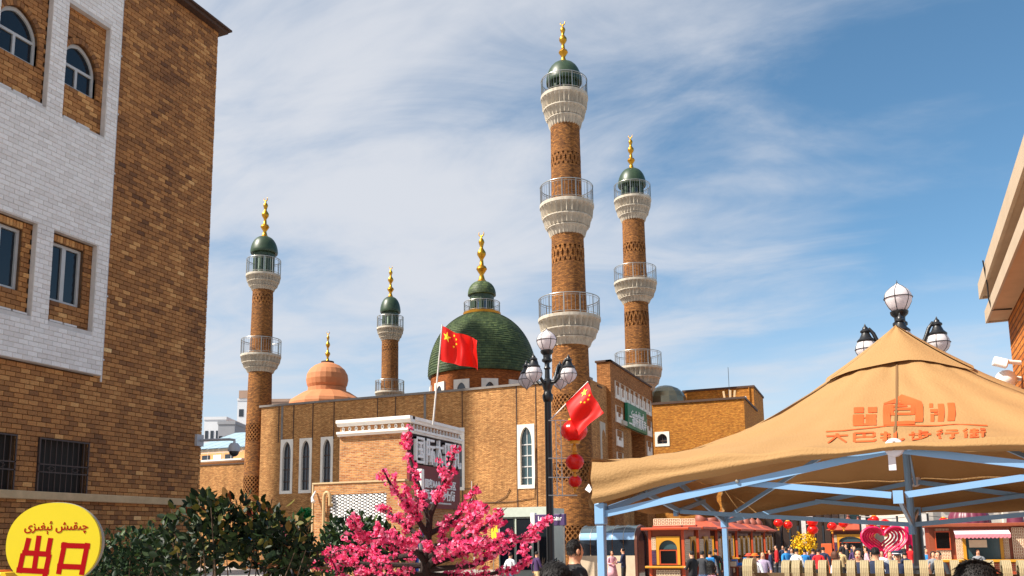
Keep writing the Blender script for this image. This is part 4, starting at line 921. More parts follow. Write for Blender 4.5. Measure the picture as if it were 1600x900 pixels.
# lower front part with the checkered block screen
YA = YS - 1.0; pl = onY(490, 770, YA); pr = onY(632, 770, YA); zA = zat(pl.x, YA, 757); T = Vector((pl.x, YA, GB)); ax = thing('bazaar_annex', 'low sunlit brick annex with black and white checkered block screen', 'building', T)
wA = Wall((pl.x, YA, 0), (1, 0, 0), (0, -1, 0)); fA = rel(wA, T); lA = pr.x - pl.x
ck = hole_px(wA, 514, 604, 773, 852); ck = (ck[0], ck[1], 1.15, wA.px(514, 773)[1])
b = MB(); cut_wall(b, fA, 0, lA, GB, zA, [ck], .22); b.poly([fA(lA, GB), fA(lA, GB, -.99), fA(lA, zA, -.99), fA(lA, zA)]); b.poly([fA(0, GB), fA(0, GB, -6), fA(0, zA, -6), fA(0, zA)]); b.poly([fA(0, zA - .1), fA(lA, zA - .1), fA(lA, zA - .1, -.99), fA(0, zA - .1, -.99)]); b.build('wall', 'bazaar_brick', ax, fix=False)
b = MB(); b.poly([fA(ck[0], ck[2], -.22), fA(ck[1], ck[2], -.22), fA(ck[1], ck[3], -.22), fA(ck[0], ck[3], -.22)]); scn = b.build('screen_recess', 'brown_backing', ax)
b = MB(); nx = 20; cwid = (ck[1] - ck[0]) / nx; rh_ = cwid * .95; nr = int((ck[3] - ck[2]) / rh_)
for r_ in range(nr):
    for k in range(nx):
        x = ck[0] + (k + .5) * cwid; z = ck[3] - (r_ + .5) * rh_; o_ = rh_ * .5 if k % 2 else 0; hw, hh = cwid * .42, rh_ * .30
        b.prism([(x - hw, z - hh * .5 + o_), (x, z - hh * 1.05 + o_), (x + hw, z - hh * .5 + o_), (x + hw, z + hh * .5 + o_), (x, z + hh * 1.05 + o_), (x - hw, z + hh * .5 + o_)], fA, -.2, .0 if z + o_ < ck[3] - hh else -.02)
b.build('screen_blocks', 'letter_white', scn, kind='stuff')
b = MB(); plate(b, fA, -.06, lA + .04, zA, zA + .07, .05, -.3); b.build('coping', 'beige_ledge', ax); b = MB(); plate(b, fA, -.07, -.0, GB, zA, .03, -.05); b.build('corner_trim', 'beige_ledge', ax)
q0, q1 = wA.px(509.5, 760), wA.px(509.5, 845); q2 = wA.px(517, 770); b = MB(); b.tube([fA(q0[0], q1[1], .15)] + [fA(q0[0], q0[1] - .5, .15)] + [fA(q0[0] + .16 - .16 * math.cos(t), q0[1] - .5 + .22 * math.sin(t), .15) for t in (.5, 1.1, 1.57, 2.1, 2.7, 3.14)] + [fA(q0[0] + .32, q0[1] - .85, .15), fA(q0[0] + .32, q0[1] - .85, -.02)], .075, 10); b.build('vent_pipe', 'beige_pipe', ax, smooth=50)
q = wA.px(494, 768); b = MB(); b.tube([fA(q[0], q[1], .05), fA(q[0], q[1] - .3, .3), fA(q[0] + .1, q[1] - .5, .35)], [.04, .06, .1], 8); b.build('wall_lamp', 'pipe_white', ax)
# upright white sign box
q = onY(657, 755, YA - .2); T = Vector((q.x, q.y, GB)); sb = thing('light_box', 'upright white light box sign standing beside the maroon board', 'sign', T); za, zb2 = zat(q.x, q.y, 776) - GB, zat(q.x, q.y, 733) - GB
b = MB(); b.bbox(-.13, .13, -.12, .12, za, zb2, .03); b.build('box', 'cornice_white', sb); b = MB(); b.tube([(0, 0, 0), (0, 0, za)], .06, 8); b.build('post', 'steel', sb)

# ------------------------------------------------------------------ flags
STAR = [(math.cos(R(90 + 36 * i)) * (1 if i % 2 == 0 else .4), math.sin(R(90 + 36 * i)) * (1 if i % 2 == 0 else .4)) for i in range(10)]
def flag(parent, HT, HB, FT, FB, amp, seed, waves=2.2):
    HT, HB, FT, FB = map(Vector, (HT, HB, FT, FB)); nrm = (FT - HT).cross(HB - HT).normalized(); rg = random.Random(seed); ph = rg.random() * 6
    def S(u, v):
        p = HT.lerp(FT, u).lerp(HB.lerp(FB, u), v); e = u ** .7
        w_ = math.sin(u * waves * 2 * PI - v * 1.7 + ph) * amp * e + math.sin(u * 9 + v * 5 + ph * 2) * amp * .35 * e
        p = p + nrm * w_; p += (HT - HB).normalized() * (math.sin(u * 5.2 + ph) * amp * .35 * e + (.1 * amp * math.sin(u * 13 + v * 3))); return p
    b = MB(); nu, nv = 30, 18; ids = [[b.vert(S(i / nu, j / nv)) for j in range(nv + 1)] for i in range(nu + 1)]
    for i in range(nu):
        for j in range(nv): b.face((ids[i][j], ids[i + 1][j], ids[i + 1][j + 1], ids[i][j + 1]))
    fo = b.build('cloth', 'red_flag', parent, smooth=True)
    stars = [(1 / 6, .25, .1, 0)] + [(x / 30, y / 20, 1 / 30, 0) for x, y in ((10, 2), (12, 4), (12, 7), (10, 9))]
    for cu, cv, rr, _ in stars:
        for sd in (1, -1):
            b = MB(); P = []
            for x, y in [(0, 0)] + STAR:
                u, v = cu + x * rr, cv - y * rr * 1.5; q = S(u, v); n_ = (S(u + .02, v) - S(u - .02, v)).cross(S(u, v + .02) - S(u, v - .02)).normalized(); P.append(b.vert(q + n_ * .012 * sd))
            for i in range(10): b.face((P[0], P[1 + i], P[1 + (i + 1) % 10]))
            b.build('star', 'star_yellow', fo, fix=False)
D1 = 41.5
pt, pb2 = atd(691, 507, D1), atd(676.5, 652, D1); T = Vector((pb2.x, pb2.y, zt_ - .25)); fl1 = thing('flagpole_flag', 'red flag with yellow stars flying on the bazaar roof, before the green dome', 'flag', T)
b = MB(); b.tube([(0, 0, 0), pt - T], [.045, .03], 8); b.build('pole', 'pipe_white', fl1, smooth=50)
A = lambda x, y, D_: atd(x, y, D_) - T
flag(fl1, A(690.5, 509, D1), A(685, 561, D1), A(749, 535, D1 - .6), A(746, 580, D1 - .6), .26, 5)

# ------------------------------------------------------------------ street lamps
mat('globe', srgb(236, 230, 232), .35, .05, 3, spec=.4); add_translucent('globe', .35, srgb(250, 236, 236))
mat('lantern_red', srgb(238, 30, 16), .3, .08, 5, spec=.5, coat=.3); add_translucent('lantern_red', .35, srgb(255, 40, 10))
mat('lantern_gold', srgb(226, 150, 40), .5, .15, 9)
mat('frame_wire', srgb(200, 200, 196), .4)
def globe(parent, c, r, h0, h1, up=True):
    """glass bulb with wire cage; up: point on top, else point below"""
    s_ = 1 if up else -1; prof = [(.5, -1), (.72, -.72), (.93, -.32), (1, 0), (.96, .25), (.8, .55), (.5, .82), (.22, 1.0), (.05, 1.16), (.01, 1.22)]
    b = MB(); P = [(r * q, c[2] + s_ * r * 1.02 * z) for q, z in prof]; P = P if up else P[::-1]; b.lathe(P, 20, c[:2]); go = b.build('globe', 'globe', parent, smooth=True)
    b = MB(); n_ = 6
    for k in range(n_): a = 2 * PI * (k + .25) / n_; b.tube([(c[0] + q * 1.02 * math.cos(a), c[1] + q * 1.02 * math.sin(a), z) for q, z in P], r * .028, 4, cap=False)
    for zz_ in (0, ): b.tube([(c[0] + r * 1.03 * math.cos(2 * PI * k / 24), c[1] + r * 1.03 * math.sin(2 * PI * k / 24), c[2] + zz_) for k in range(25)], r * .035, 5, cap=False)
    b.tube([(c[0], c[1], c[2] + s_ * r * 1.18), (c[0], c[1], c[2] + s_ * r * 1.42)], [r * .06, r * .015], 6); b.build('cage', 'black_iron', go, smooth=60)
def street_lamp(label, px, D_, tip_py, arms, rz0=0, gr=None, arm_r=.5):
    g_ = ground_at(px, D_); gzv = g_.z; T = Vector((g_.x, g_.y, gzv)); sl = thing('street_lamp', label, 'street lamp', T, rz0, 'five-globe street lamps')
    Ht = zat(g_.x, g_.y, tip_py) - gzv; r = .225
    b = MB(); zc_ = Ht - r * 1.42; s_ = Ht / 6.4
    b.lathe([(.26, 0), (.26, .12), (.2, .16), (.2, .5), (.23, .53), (.23, .58), (.17, .62), (.17, 1.15), (.2, 1.18), (.2, 1.24), (.14, 1.3), (.12, 1.45), (.14, 1.48), (.1, 1.52), (.086, 1.7), (.078, Ht - 1.75), (.1, Ht - 1.73), (.12, Ht - 1.66), (.12, Ht - 1.58), (.085, Ht - 1.53), (.085, Ht - 1.48), (.11, Ht - 1.42), (.13, Ht - 1.34), (.12, Ht - 1.26), (.06, Ht - 1.2), (.055, Ht - 1.0), (.08, Ht - .97), (.055, Ht - .92), (.06, Ht - .84), (.12, Ht - .80), (.12, Ht - .76), (.085, Ht - .73), (.09, Ht - .66), (.14, Ht - .61), (.15, Ht - .56), (.1, Ht - .53)], 20)
    b.build('post', 'black_iron', sl, smooth=35)
    globe(sl, (0, 0, zc_), r, 0, 0, True)
    for k in range(4):
        a = arms + k * PI / 2; ca, sa = math.cos(a), math.sin(a); z0 = Ht - 1.17; b = MB()
        P = [(.08, -.12), (.24, -.14), (.38, -.04), (.47, .12), (.54, .27), (.62, .36), (.70, .33)]; b.tube([(q * ca * arm_r / .62, q * sa * arm_r / .62, z0 + z) for q, z in P], [.04, .038, .036, .034, .032, .03, .028], 8); ar = b.build('arm', 'black_iron', sl, smooth=50)
        xr = .70 * arm_r / .62; c = (xr * ca, xr * sa, z0 + .06)
        b = MB(); b.lathe([(.09, z0 + .12), (.145, z0 + .13), (.15, z0 + .16), (.1, z0 + .21), (.065, z0 + .29), (.085, z0 + .31), (.085, z0 + .335), (.05, z0 + .36), (.042, z0 + .395), (.02, z0 + .415), (.004, z0 + .46)], 14, c[:2]); b.build('shade', 'black_iron', ar, smooth=40)
        globe(ar, (c[0], c[1], c[2] - .06), .185, 0, 0, False)
    return sl, T, Ht
l1, TL1, H1 = street_lamp('black street lamp with five white globes, in front of the tallest minaret', 860, 19.5, 511, R(-12))
l2, TL2, H2 = street_lamp('black street lamp with white globes rising behind the tan canopy', 1434, 14.6, 438, R(-2))
# flag, lanterns and wire frame hung on the near lamp
D2 = proj(TL1)[2]
pa, pb2 = atd(861, 655, D2), atd(919, 596, D2 - .15); T = pa; fl2 = thing('lamp_flag', 'red flag with yellow stars on a short slanted pole, hanging from the street lamp', 'flag', T)
b = MB(); b.tube([(0, 0, 0), pb2 - T], [.016, .012], 6); b.build('pole', 'pipe_white', fl2); A = lambda x, y, D_: atd(x, y, D_) - T
flag(fl2, A(918, 597, D2 - .15), A(884, 630, D2 - .1), A(943, 648, D2 - .5), A(903, 682, D2 - .4), .09, 11, 1.4)
fr = thing('wire_rack', 'thin white wire ladder frame clamped to the street lamp, holding red lanterns', 'frame', atd(872, 775, D2)); T = fr.location; b = MB()
for x in (868, 876): b.tube([A(x, 657, D2), A(x + 3, 776, D2)], .012, 5)
for y in (657, 716, 746, 774): b.tube([A(857, y, D2), A(902, y, D2)], .012, 5)
for k in range(12): y = 660 + k * 9.6; b.tube([A(868, y, D2), A(877, y + 9, D2)], .006, 4)
b.build('wire_frame', 'frame_wire', fr)
def lantern(label, c, r, squash=.8, name='red_lantern', grp='red lanterns on the near lamp', ribs=16):
    T = Vector(c); ln = thing(name, label, 'lantern', T, 0, grp); b = MB(); n_ = ribs * 3
    b.lathe([(r * .3, -r * squash)] + [(r * math.sin(t), -r * squash * math.cos(t)) for t in (.5, .8, 1.1, 1.4, 1.7, 2.0, 2.3, 2.6)] + [(r * .3, r * squash)], n_, rmod=lambda a, q, z: 1 - .035 * abs(math.sin(a * ribs / 2)) ** .5)
    b.build('shade', 'lantern_red', ln, smooth=50)
    b = MB(); b.lathe([(r * .38, -r * squash * 1.22), (r * .42, -r * squash * 1.0), (r * .52, -r * squash * .94)], 16); b.build('collar', 'lantern_gold', ln, smooth=40)
    b = MB(); b.lathe([(r * .52, r * squash * .92), (r * .4, r * squash * 1.05), (r * .36, r * squash * 1.16), (.01, r * squash * 1.17)], 16); b.build('cap', 'lantern_gold', ln, smooth=40)
    b = MB(); b.lathe([(r * .16, -r * squash * 1.9), (r * .22, -r * squash * 1.75), (r * .12, -r * squash * 1.3), (r * .05, -r * squash * 1.2)], 10); b.build('tassel', 'lantern_gold', ln, smooth=40)
    return ln
k_ = D2 / F
lantern('big glossy red lantern with gold collar just below the lamp flag', atd(897, 673, D2), 21 * k_, .82)
lantern('smaller red lantern, middle of three on the street lamp', atd(898, 722, D2), 14.5 * k_, .88)
lantern('lowest and smallest red lantern, half behind the canopy corner', atd(898.5, 752, D2), 10.5 * k_, .9)

# ------------------------------------------------------------------ low brick building, terrace and far white blocks on the left
YL = 66.0
p0, p1 = onY(290, 730, YL), onY(392, 730, YL); zl = zat(p1.x, YL, 724); T = Vector((p0.x, YL, GB)); lo = thing('low_brick_building', 'low brown brick building between the tall brick building and the slim minaret', 'building', T)
b = MB(); b.box(0, p1.x - p0.x, 0, 5, 0, zl - GB); b.build('wall', 'mosque_brick', lo); b = MB(); b.box(-.1, p1.x - p0.x + .05, -.08, 5, zl - GB, zl - GB + .12); b.build('coping', 'coping_dark', lo)
YT = 73.0; p0, p1 = onY(290, 700, YT), onY(390, 700, YT); zl = zat(p1.x, YT, 703); T = Vector((p0.x, YT, GB)); te = thing('terrace_building', 'tan rendered building with a balcony rail, behind the low brick one', 'building', T)
mat('tan_render', srgb(206, 150, 96), .8, .1, 1); mat('teal_roof', srgb(150, 176, 190), .3, .1, .5)
b = MB(); b.box(0, p1.x - p0.x, 0, 8, 0, zl - GB); b.build('wall', 'tan_render', te)
zq = zat(p1.x, YT, 717) - GB; b = MB(); b.box(.0, p1.x - p0.x, -1.2, -.02, zq - .15, zq); b.build('balcony_slab', 'cornice_white', te)
b = MB(); xe = p1.x - p0.x; b.bar((0, -1.15, zq + .7), (xe, -1.15, zq + .7), .05, .05); [b.bar((x * 1.0, -1.15, zq), (x * 1.0, -1.15, zq + .7), .04, .04) for x in range(1, int(xe))]; b.build('balcony_rail', 'frame_grey', te)
for k in range(4): b = MB(); b.box(.8 + k * 1.5, 1.8 + k * 1.5, -.06, .02, zq + .05, zq + .6); b.build('window', 'glass_dark' if k % 2 else 'cornice_white', te)
YR = 84.0; p0, p1 = onY(290, 690, YR), onY(395, 690, YR); za, zb2 = zat(p1.x, YR, 697), zat(p1.x, YR + 8, 668); T = Vector((p0.x, YR, GB)); gr = thing('glass_roof_hall', 'hall with a pale blue sloping glass roof, behind the tan building', 'building', T); xe = p1.x - p0.x
b = MB(); b.box(0, xe, 0, 9, 0, za - GB - .05); b.build('wall', 'white_stone', gr)
for k in range(6): b = MB(); u, v = xe * k / 6 + .04, xe * (k + 1) / 6 - .04; b.poly([(u, -.2, za - GB), (v, -.2, za - GB), (v, 9, zb2 - GB), (u, 9, zb2 - GB)]); b.poly([(u, -.2, za - GB - .1), (v, -.2, za - GB - .1), (v, 9, zb2 - GB - .1), (u, 9, zb2 - GB - .1)]); b.build('roof_panel', 'teal_roof', gr)
mat('far_white', srgb(214, 216, 220), .8, .05, .2); mat('far_grey', srgb(150, 152, 158), .8, .08, .2); mat('far_red', srgb(190, 40, 60), .6); mat('far_beige', srgb(168, 140, 122), .8, .1, .3)
def far_block(label, px0, px1, D_, top, dep, mat_, rows, cols, wpx=None, name='far_building', side=True):
    a, b_ = atd(px0, 690, D_), atd(px1, 690, D_); u = (b_ - a); u.z = 0; wd = u.length; T = Vector((a.x, a.y, GB)); fb_ = thing(name, label, 'building', T, math.atan2(u.y, u.x)); hh = zat(a.x, a.y, top) - GB
    b = MB(); b.box(0, wd, 0, dep, 0, hh); b.build('wall', mat_, fb_); b = MB(); b.box(-.1, wd + .1, -.1, dep + .1, hh, hh + .5); b.build('parapet', mat_, fb_)
    for r_ in range(rows):
        for c_ in range(cols):
            z = hh - 2.6 - r_ * 3.4; x = wd * (c_ + .5) / cols; ww = wd / cols * .28
            if z < 1: continue
            b = MB(); b.box(x - ww, x + ww, -.06, .2, z - .9, z + .7); wn = b.build('window', 'glass_dark', fb_)
    return fb_, wd, hh
fb_, wd, hh = far_block('white tower block with a red cross sign on its roof, left of the slim minaret', 369, 420, 190, 626, 14, 'far_white', 8, 4)
b = MB(); b.box(.3, wd * .42, -.2, .0, hh + .5, hh + 2.2); b.build('roof_sign', 'far_beige', fb_); b = MB(); c0 = wd * .62 - 1; b.box(c0 - .8, c0 + .8, -.3, -.1, hh + .6, hh + 2.4); rs_ = b.build('roof_sign', 'far_red', fb_); b = MB(); b.box(c0 - .15, c0 + .15, -.36, -.31, hh + .9, hh + 2.1); b.box(c0 - .55, c0 - .152, -.36, -.31, hh + 1.35, hh + 1.65); b.box(c0 + .152, c0 + .55, -.36, -.31, hh + 1.35, hh + 1.65); b.build('cross', 'letter_white', rs_)
far_block('small white roof block beyond the glass roof', 318, 352, 150, 656, 12, 'far_white', 1, 4)
far_block('grey and white low block right of the small white one', 340, 366, 140, 663, 8, 'far_grey', 2, 3)
fb_, wd, hh = far_block('beige rooftop building between the slim minaret and the orange dome', 418, 470, 150, 628, 10, 'far_beige', 1, 9)
# ------------------------------------------------------------------ canopy tent
mat('canvas', srgb(160, 124, 78), .85, .07, 1.3, .25, 90); add_translucent('canvas', .05, srgb(150, 90, 40))
mat('canvas_seam', srgb(112, 82, 48), .9, .05)
mat('canvas_print', srgb(206, 82, 24), .75, .06, 6)
mat('tent_blue', srgb(120, 160, 200), .38, .06, 6, spec=.5)
mat('bracket_white', srgb(214, 210, 216), .45, .04)
TD = 4.75; TPHI = R(26); tl_lat = (926 - 800) / 1392 * TD
def cam2w(lat, dep): return Vector((r0.x * lat + fw0.x * dep, r0.y * lat + fw0.y * dep, 0))
FLc = cam2w(tl_lat, TD); du = cam2w(math.cos(TPHI), -math.sin(TPHI)); dv = cam2w(math.sin(TPHI), math.cos(TPHI))
S_ = 1.5; tc_ = FLc + du * S_ + dv * S_; tz = math.atan2(du.y, du.x)
tent = thing('canopy_tent', 'tan pop-up canopy tent with orange print and light blue frame', 'tent', (tc_.x, tc_.y, 0), tz)
ZE, ZA_, ZL = 2.115, 2.985, 1.885       # eave, apex, leg top
def top_z(x, y):
    m_ = max(abs(x), abs(y)) / S_; t = max(0.0, 1 - m_); e = min(abs(x), abs(y)) / max(1e-6, max(abs(x), abs(y)))
    return ZE + (ZA_ - ZE) * (t ** (1.95 - .55 * (1 - e ** 2))) 
rg = random.Random(4); ph = [rg.uniform(0, 6.28) for _ in range(8)]
def wrk(side, s_, t):
    """soft wrinkles, radiating from the corners and along the eave"""
    q_ = Vector((s_ * 3.2, t * 9 + abs(s_) * 3, side * 7.7)); q2_ = Vector((s_ * 9 + t * 3, t * 4, side * 3.1 + 5))
    nz_ = (mnoise.noise(q_) * .030 * (1 - t) + mnoise.noise(q2_) * .012 * (1 - t) ** .5) * min(1, t * 6 + .25)
    return nz_ + .010 * math.sin(s_ * 9 + ph[side] + t * 5) * t * (1 - t) * 4 * .6 + .016 * math.sin(14 * t * (1 + .5 * abs(s_)) + 3 * s_ + ph[side + 4]) * max(0, 1 - t * 1.6) * abs(s_) ** 1.5 + .007 * math.sin(s_ * 23 + ph[side]) * (1 - t) + .012 * math.sin(6 * (t + s_ * .8) + ph[side + 3]) * (t * (1 - t)) * 3
def side_pt(side, s_, t):
    x, y = s_ * S_ * (1 - t), -S_ * (1 - t); z = top_z(x, y) + wrk(side, s_, t)
    return Matrix.Rotation(side * PI / 2, 3, 'Z') @ Vector((x, y, z))
def hem(side, s_):                                                # lower edge of the valance
    if side: return ZE - .262 + .008 * math.sin(s_ * 13 + ph[side])
    return ZE - .035 - .20 * abs(s_) ** 1.7 + .006 * math.sin(s_ * 17 + ph[side])
for side in range(4):
    b = MB(); ns, ntt = 48, 26; T_ = [(j / ntt) ** 1.0 for j in range(ntt + 1)]
    ids = [[b.vert(side_pt(side, -1 + 2 * i / ns, min(t, .999))) for t in T_] for i in range(ns + 1)]
    for i in range(ns):
        for j in range(ntt): b.face((ids[i][j], ids[i + 1][j], ids[i + 1][j + 1], ids[i][j + 1]))
    b.build('roof_panel', 'canvas', tent, smooth=True)
    b = MB(); nv = 8; rows = []
    for i in range(ns + 1):
        s_ = -1 + 2 * i / ns; a = side_pt(side, s_, 0); Rm = Matrix.Rotation(side * PI / 2, 3, 'Z'); z0 = hem(side, s_); col_ = []
        for j in range(nv + 1):
            q = j / nv; out_ = .022 * math.sin(q * PI) + .02 * math.sin(q * 11 + s_ * 3 + ph[side] + 2 * mnoise.noise(Vector((s_ * 4, q, side)))) * (.25 + abs(s_) ** .8) * q; p = a + Rm @ Vector((0, -out_ - .004, 0)); p.z = a.z + (z0 - a.z) * q; col_.append(b.vert(p))
        rows.append(col_)
    for i in range(ns):
        for j in range(nv): b.face((rows[i][j], rows[i + 1][j], rows[i + 1][j + 1], rows[i][j + 1]))
    b.build('valance', 'canvas', tent, smooth=True)
# sewn seams: down the middle of each panel and along the hips
for side in range(4):
    for s0 in (0.0, .992):
        b = MB(); P = []
        for j in range(27):
            t = min(.97, j / 26); a_, c_ = side_pt(side, s0 - .004, t), side_pt(side, s0 + .004, t); w_ = .006; d_ = (c_ - a_).normalized() * w_; m_ = (a_ + c_) / 2 + Vector((0, 0, .004)) + Matrix.Rotation(side * PI / 2, 3, 'Z') @ Vector((0, -.003, 0)); P.append((b.vert(m_ - d_), b.vert(m_ + d_)))
        for (a_, c_), (e_, f_) in zip(P, P[1:]): b.face((a_, c_, f_, e_))
        b.build('seam', 'canvas_seam', tent, smooth=True)
# vented cap over the peak
b = MB(); n_ = 12
for side in range(4):
    Rm = Matrix.Rotation(side * PI / 2, 3, 'Z'); ids = []
    for i in range(n_ + 1):
        s_ = -1 + 2 * i / n_; row_ = []
        for j in range(9):
            t = .735 + .265 * j / 8; x, y = s_ * S_ * (1 - t), -S_ * (1 - t); z = top_z(x, y) + .022 - .004 * j / 8 + .006 * math.sin(s_ * 6 + side); row_.append(b.vert(Rm @ Vector((x * 1.005, y * 1.01, z))))
        ids.append(row_)
    for i in range(n_):
        for j in range(8): b.face((ids[i][j], ids[i + 1][j], ids[i + 1][j + 1], ids[i][j + 1]))
b.build('peak_cap', 'canvas', tent, smooth=50)
# orange print on the front panel: positions as fractions of the panel (s, t)
def on_panel(s_, t, e=.003):
    p = side_pt(0, s_, t); return p + Vector((0, -.6 * e, e))
def pq(px, py):                                                   # pixel -> (s,t) on the front panel by search
    lo = Matrix.Rotation(tz, 3, 'Z'); best = None
    s_, t = 0.0, .2
    for it in range(30):
        f_ = lambda a, c: proj(lo @ side_pt(0, a, c) + tc_)[:2]
        x, y = f_(s_, t); dxs = ((f_(s_ + .01, t)[0] - x) / .01, (f_(s_ + .01, t)[1] - y) / .01); dxt = ((f_(s_, t + .01)[0] - x) / .01, (f_(s_, t + .01)[1] - y) / .01)
        ex, ey = px - x, py - y; det = dxs[0] * dxt[1] - dxt[0] * dxs[1]
        if abs(det) < 1e-6: break
        s_ += .7 * (ex * dxt[1] - ey * dxt[0]) / det; t += .7 * (dxs[0] * ey - dxs[1] * ex) / det; t = min(.9, max(.0, t)); s_ = min(1.0, max(-1.0, s_))
    return s_, t
def print_poly(b, pts, sub=4):
    """polygon (quad) in picture survey coordinates laid on the cloth"""
    q = [pq(*p) for p in pts]
    g_ = []
    for i in range(sub + 1):
        u = i / sub; r_ = []
        for j in range(sub + 1):
            v = j / sub; s_ = (q[0][0] * (1 - u) + q[1][0] * u) * (1 - v) + (q[3][0] * (1 - u) + q[2][0] * u) * v; t = (q[0][1] * (1 - u) + q[1][1] * u) * (1 - v) + (q[3][1] * (1 - u) + q[2][1] * u) * v
            r_.append(b.vert(on_panel(s_, t)))
        g_.append(r_)
    for i in range(sub):
        for j in range(sub): b.face((g_[i][j], g_[i + 1][j], g_[i + 1][j + 1], g_[i][j + 1]))
K = 5.333
def Pz(x, y): return 1270 + x / K, 595.5 + y * .985 / K
def quad(b, x0, y0, x1, y1, sk=-.03, sub=3):
    c = lambda x, y: Pz(x + (300 - y) * .0, y + (x - 740) * sk)
    print_poly(b, [c(x0, y0), c(x1, y0), c(x1, y1), c(x0, y1)], sub)
b = MB()
for q in ((342, 215, 424, 262), (460, 215, 535, 262), (335, 276, 424, 370), (424, 300, 442, 310), (442, 276, 530, 370), (424, 352, 442, 370)): quad(b, *q)
print_poly(b, [Pz(590, 190), Pz(740, 115), Pz(740, 200), Pz(590, 200)]); print_poly(b, [Pz(740, 115), Pz(905, 175), Pz(915, 200), Pz(740, 200)])
for q in ((588, 200, 648, 372), (648, 200, 672, 290), (700, 200, 788, 222), (815, 200, 850, 290), (850, 200, 915, 355), (648, 345, 850, 372), (672, 205, 700, 220), (790, 200, 815, 205), (672, 230, 815, 250), (672, 272, 815, 292)): quad(b, *q)
for q in ((970, 200, 1000, 235), (1040, 205, 1090, 355), (978, 248, 1040, 275), (980, 290, 1010, 355), (1010, 280, 1040, 300), (1120, 200, 1180, 352)): quad(b, *q)
quad(b, 110, 402, 1455, 412, -.038, 10)
def glyph_on(b, key_strokes, x0, y0, x1, y1, th):
    for (a0, b0), (a1, b1) in key_strokes:
        X0, Y0, X1, Y1 = x0 + a0 * (x1 - x0), y1 - b0 * (y1 - y0), x0 + a1 * (x1 - x0), y1 - b1 * (y1 - y0); dx, dy = X1 - X0, Y1 - Y0; l_ = math.hypot(dx, dy); nx, ny = -dy / l_ * th / 2, dx / l_ * th / 2
        if abs(dy) < abs(dx): nx *= .55; ny *= .55
        c = lambda x, y: Pz(x, y + (x - 740) * -.038)
        print_poly(b, [c(X0 + nx, Y0 + ny), c(X1 + nx, Y1 + ny), c(X1 - nx, Y1 - ny), c(X0 - nx, Y0 - ny)], 1)
G['bu'] = [((.5, .98), (.5, .55)), ((.5, .78), (.85, .78)), ((.2, .85), (.2, .55)), ((.02, .55), (.98, .55)), ((.5, .5), (.5, .25)), ((.25, .42), (.15, .22)), ((.85, .42), (.5, .1)), ((.5, .1), (.15, .02))]
G['xing'] = [((.3, .98), (.05, .7)), ((.32, .7), (.05, .42)), ((.2, .5), (.2, .02)), ((.45, .85), (.95, .85)), ((.4, .55), (1, .55)), ((.75, .55), (.75, .05)), ((.75, .05), (.6, .08))]
G['jie'] = [((.2, .98), (.02, .7)), ((.22, .66), (.02, .42)), ((.14, .48), (.14, .02)), ((.32, .8), (.68, .8)), ((.5, .95), (.5, .55)), ((.3, .58), (.7, .58)), ((.32, .3), (.68, .3)), ((.5, .5), (.5, .08)), ((.3, .08), (.7, .08)), ((.76, .85), (.98, .85)), ((.74, .58), (1, .58)), ((.87, .58), (.87, .02))]
for k, key in enumerate(('da', 'ba', 'zha', 'bu', 'xing', 'jie')):
    x0 = 105 + k * 226 + (12 if k > 2 else 0); glyph_on(b, G[key], x0, 424, x0 + 195, 505, 25)
b.build('print', 'canvas_print', tent, fix=False)
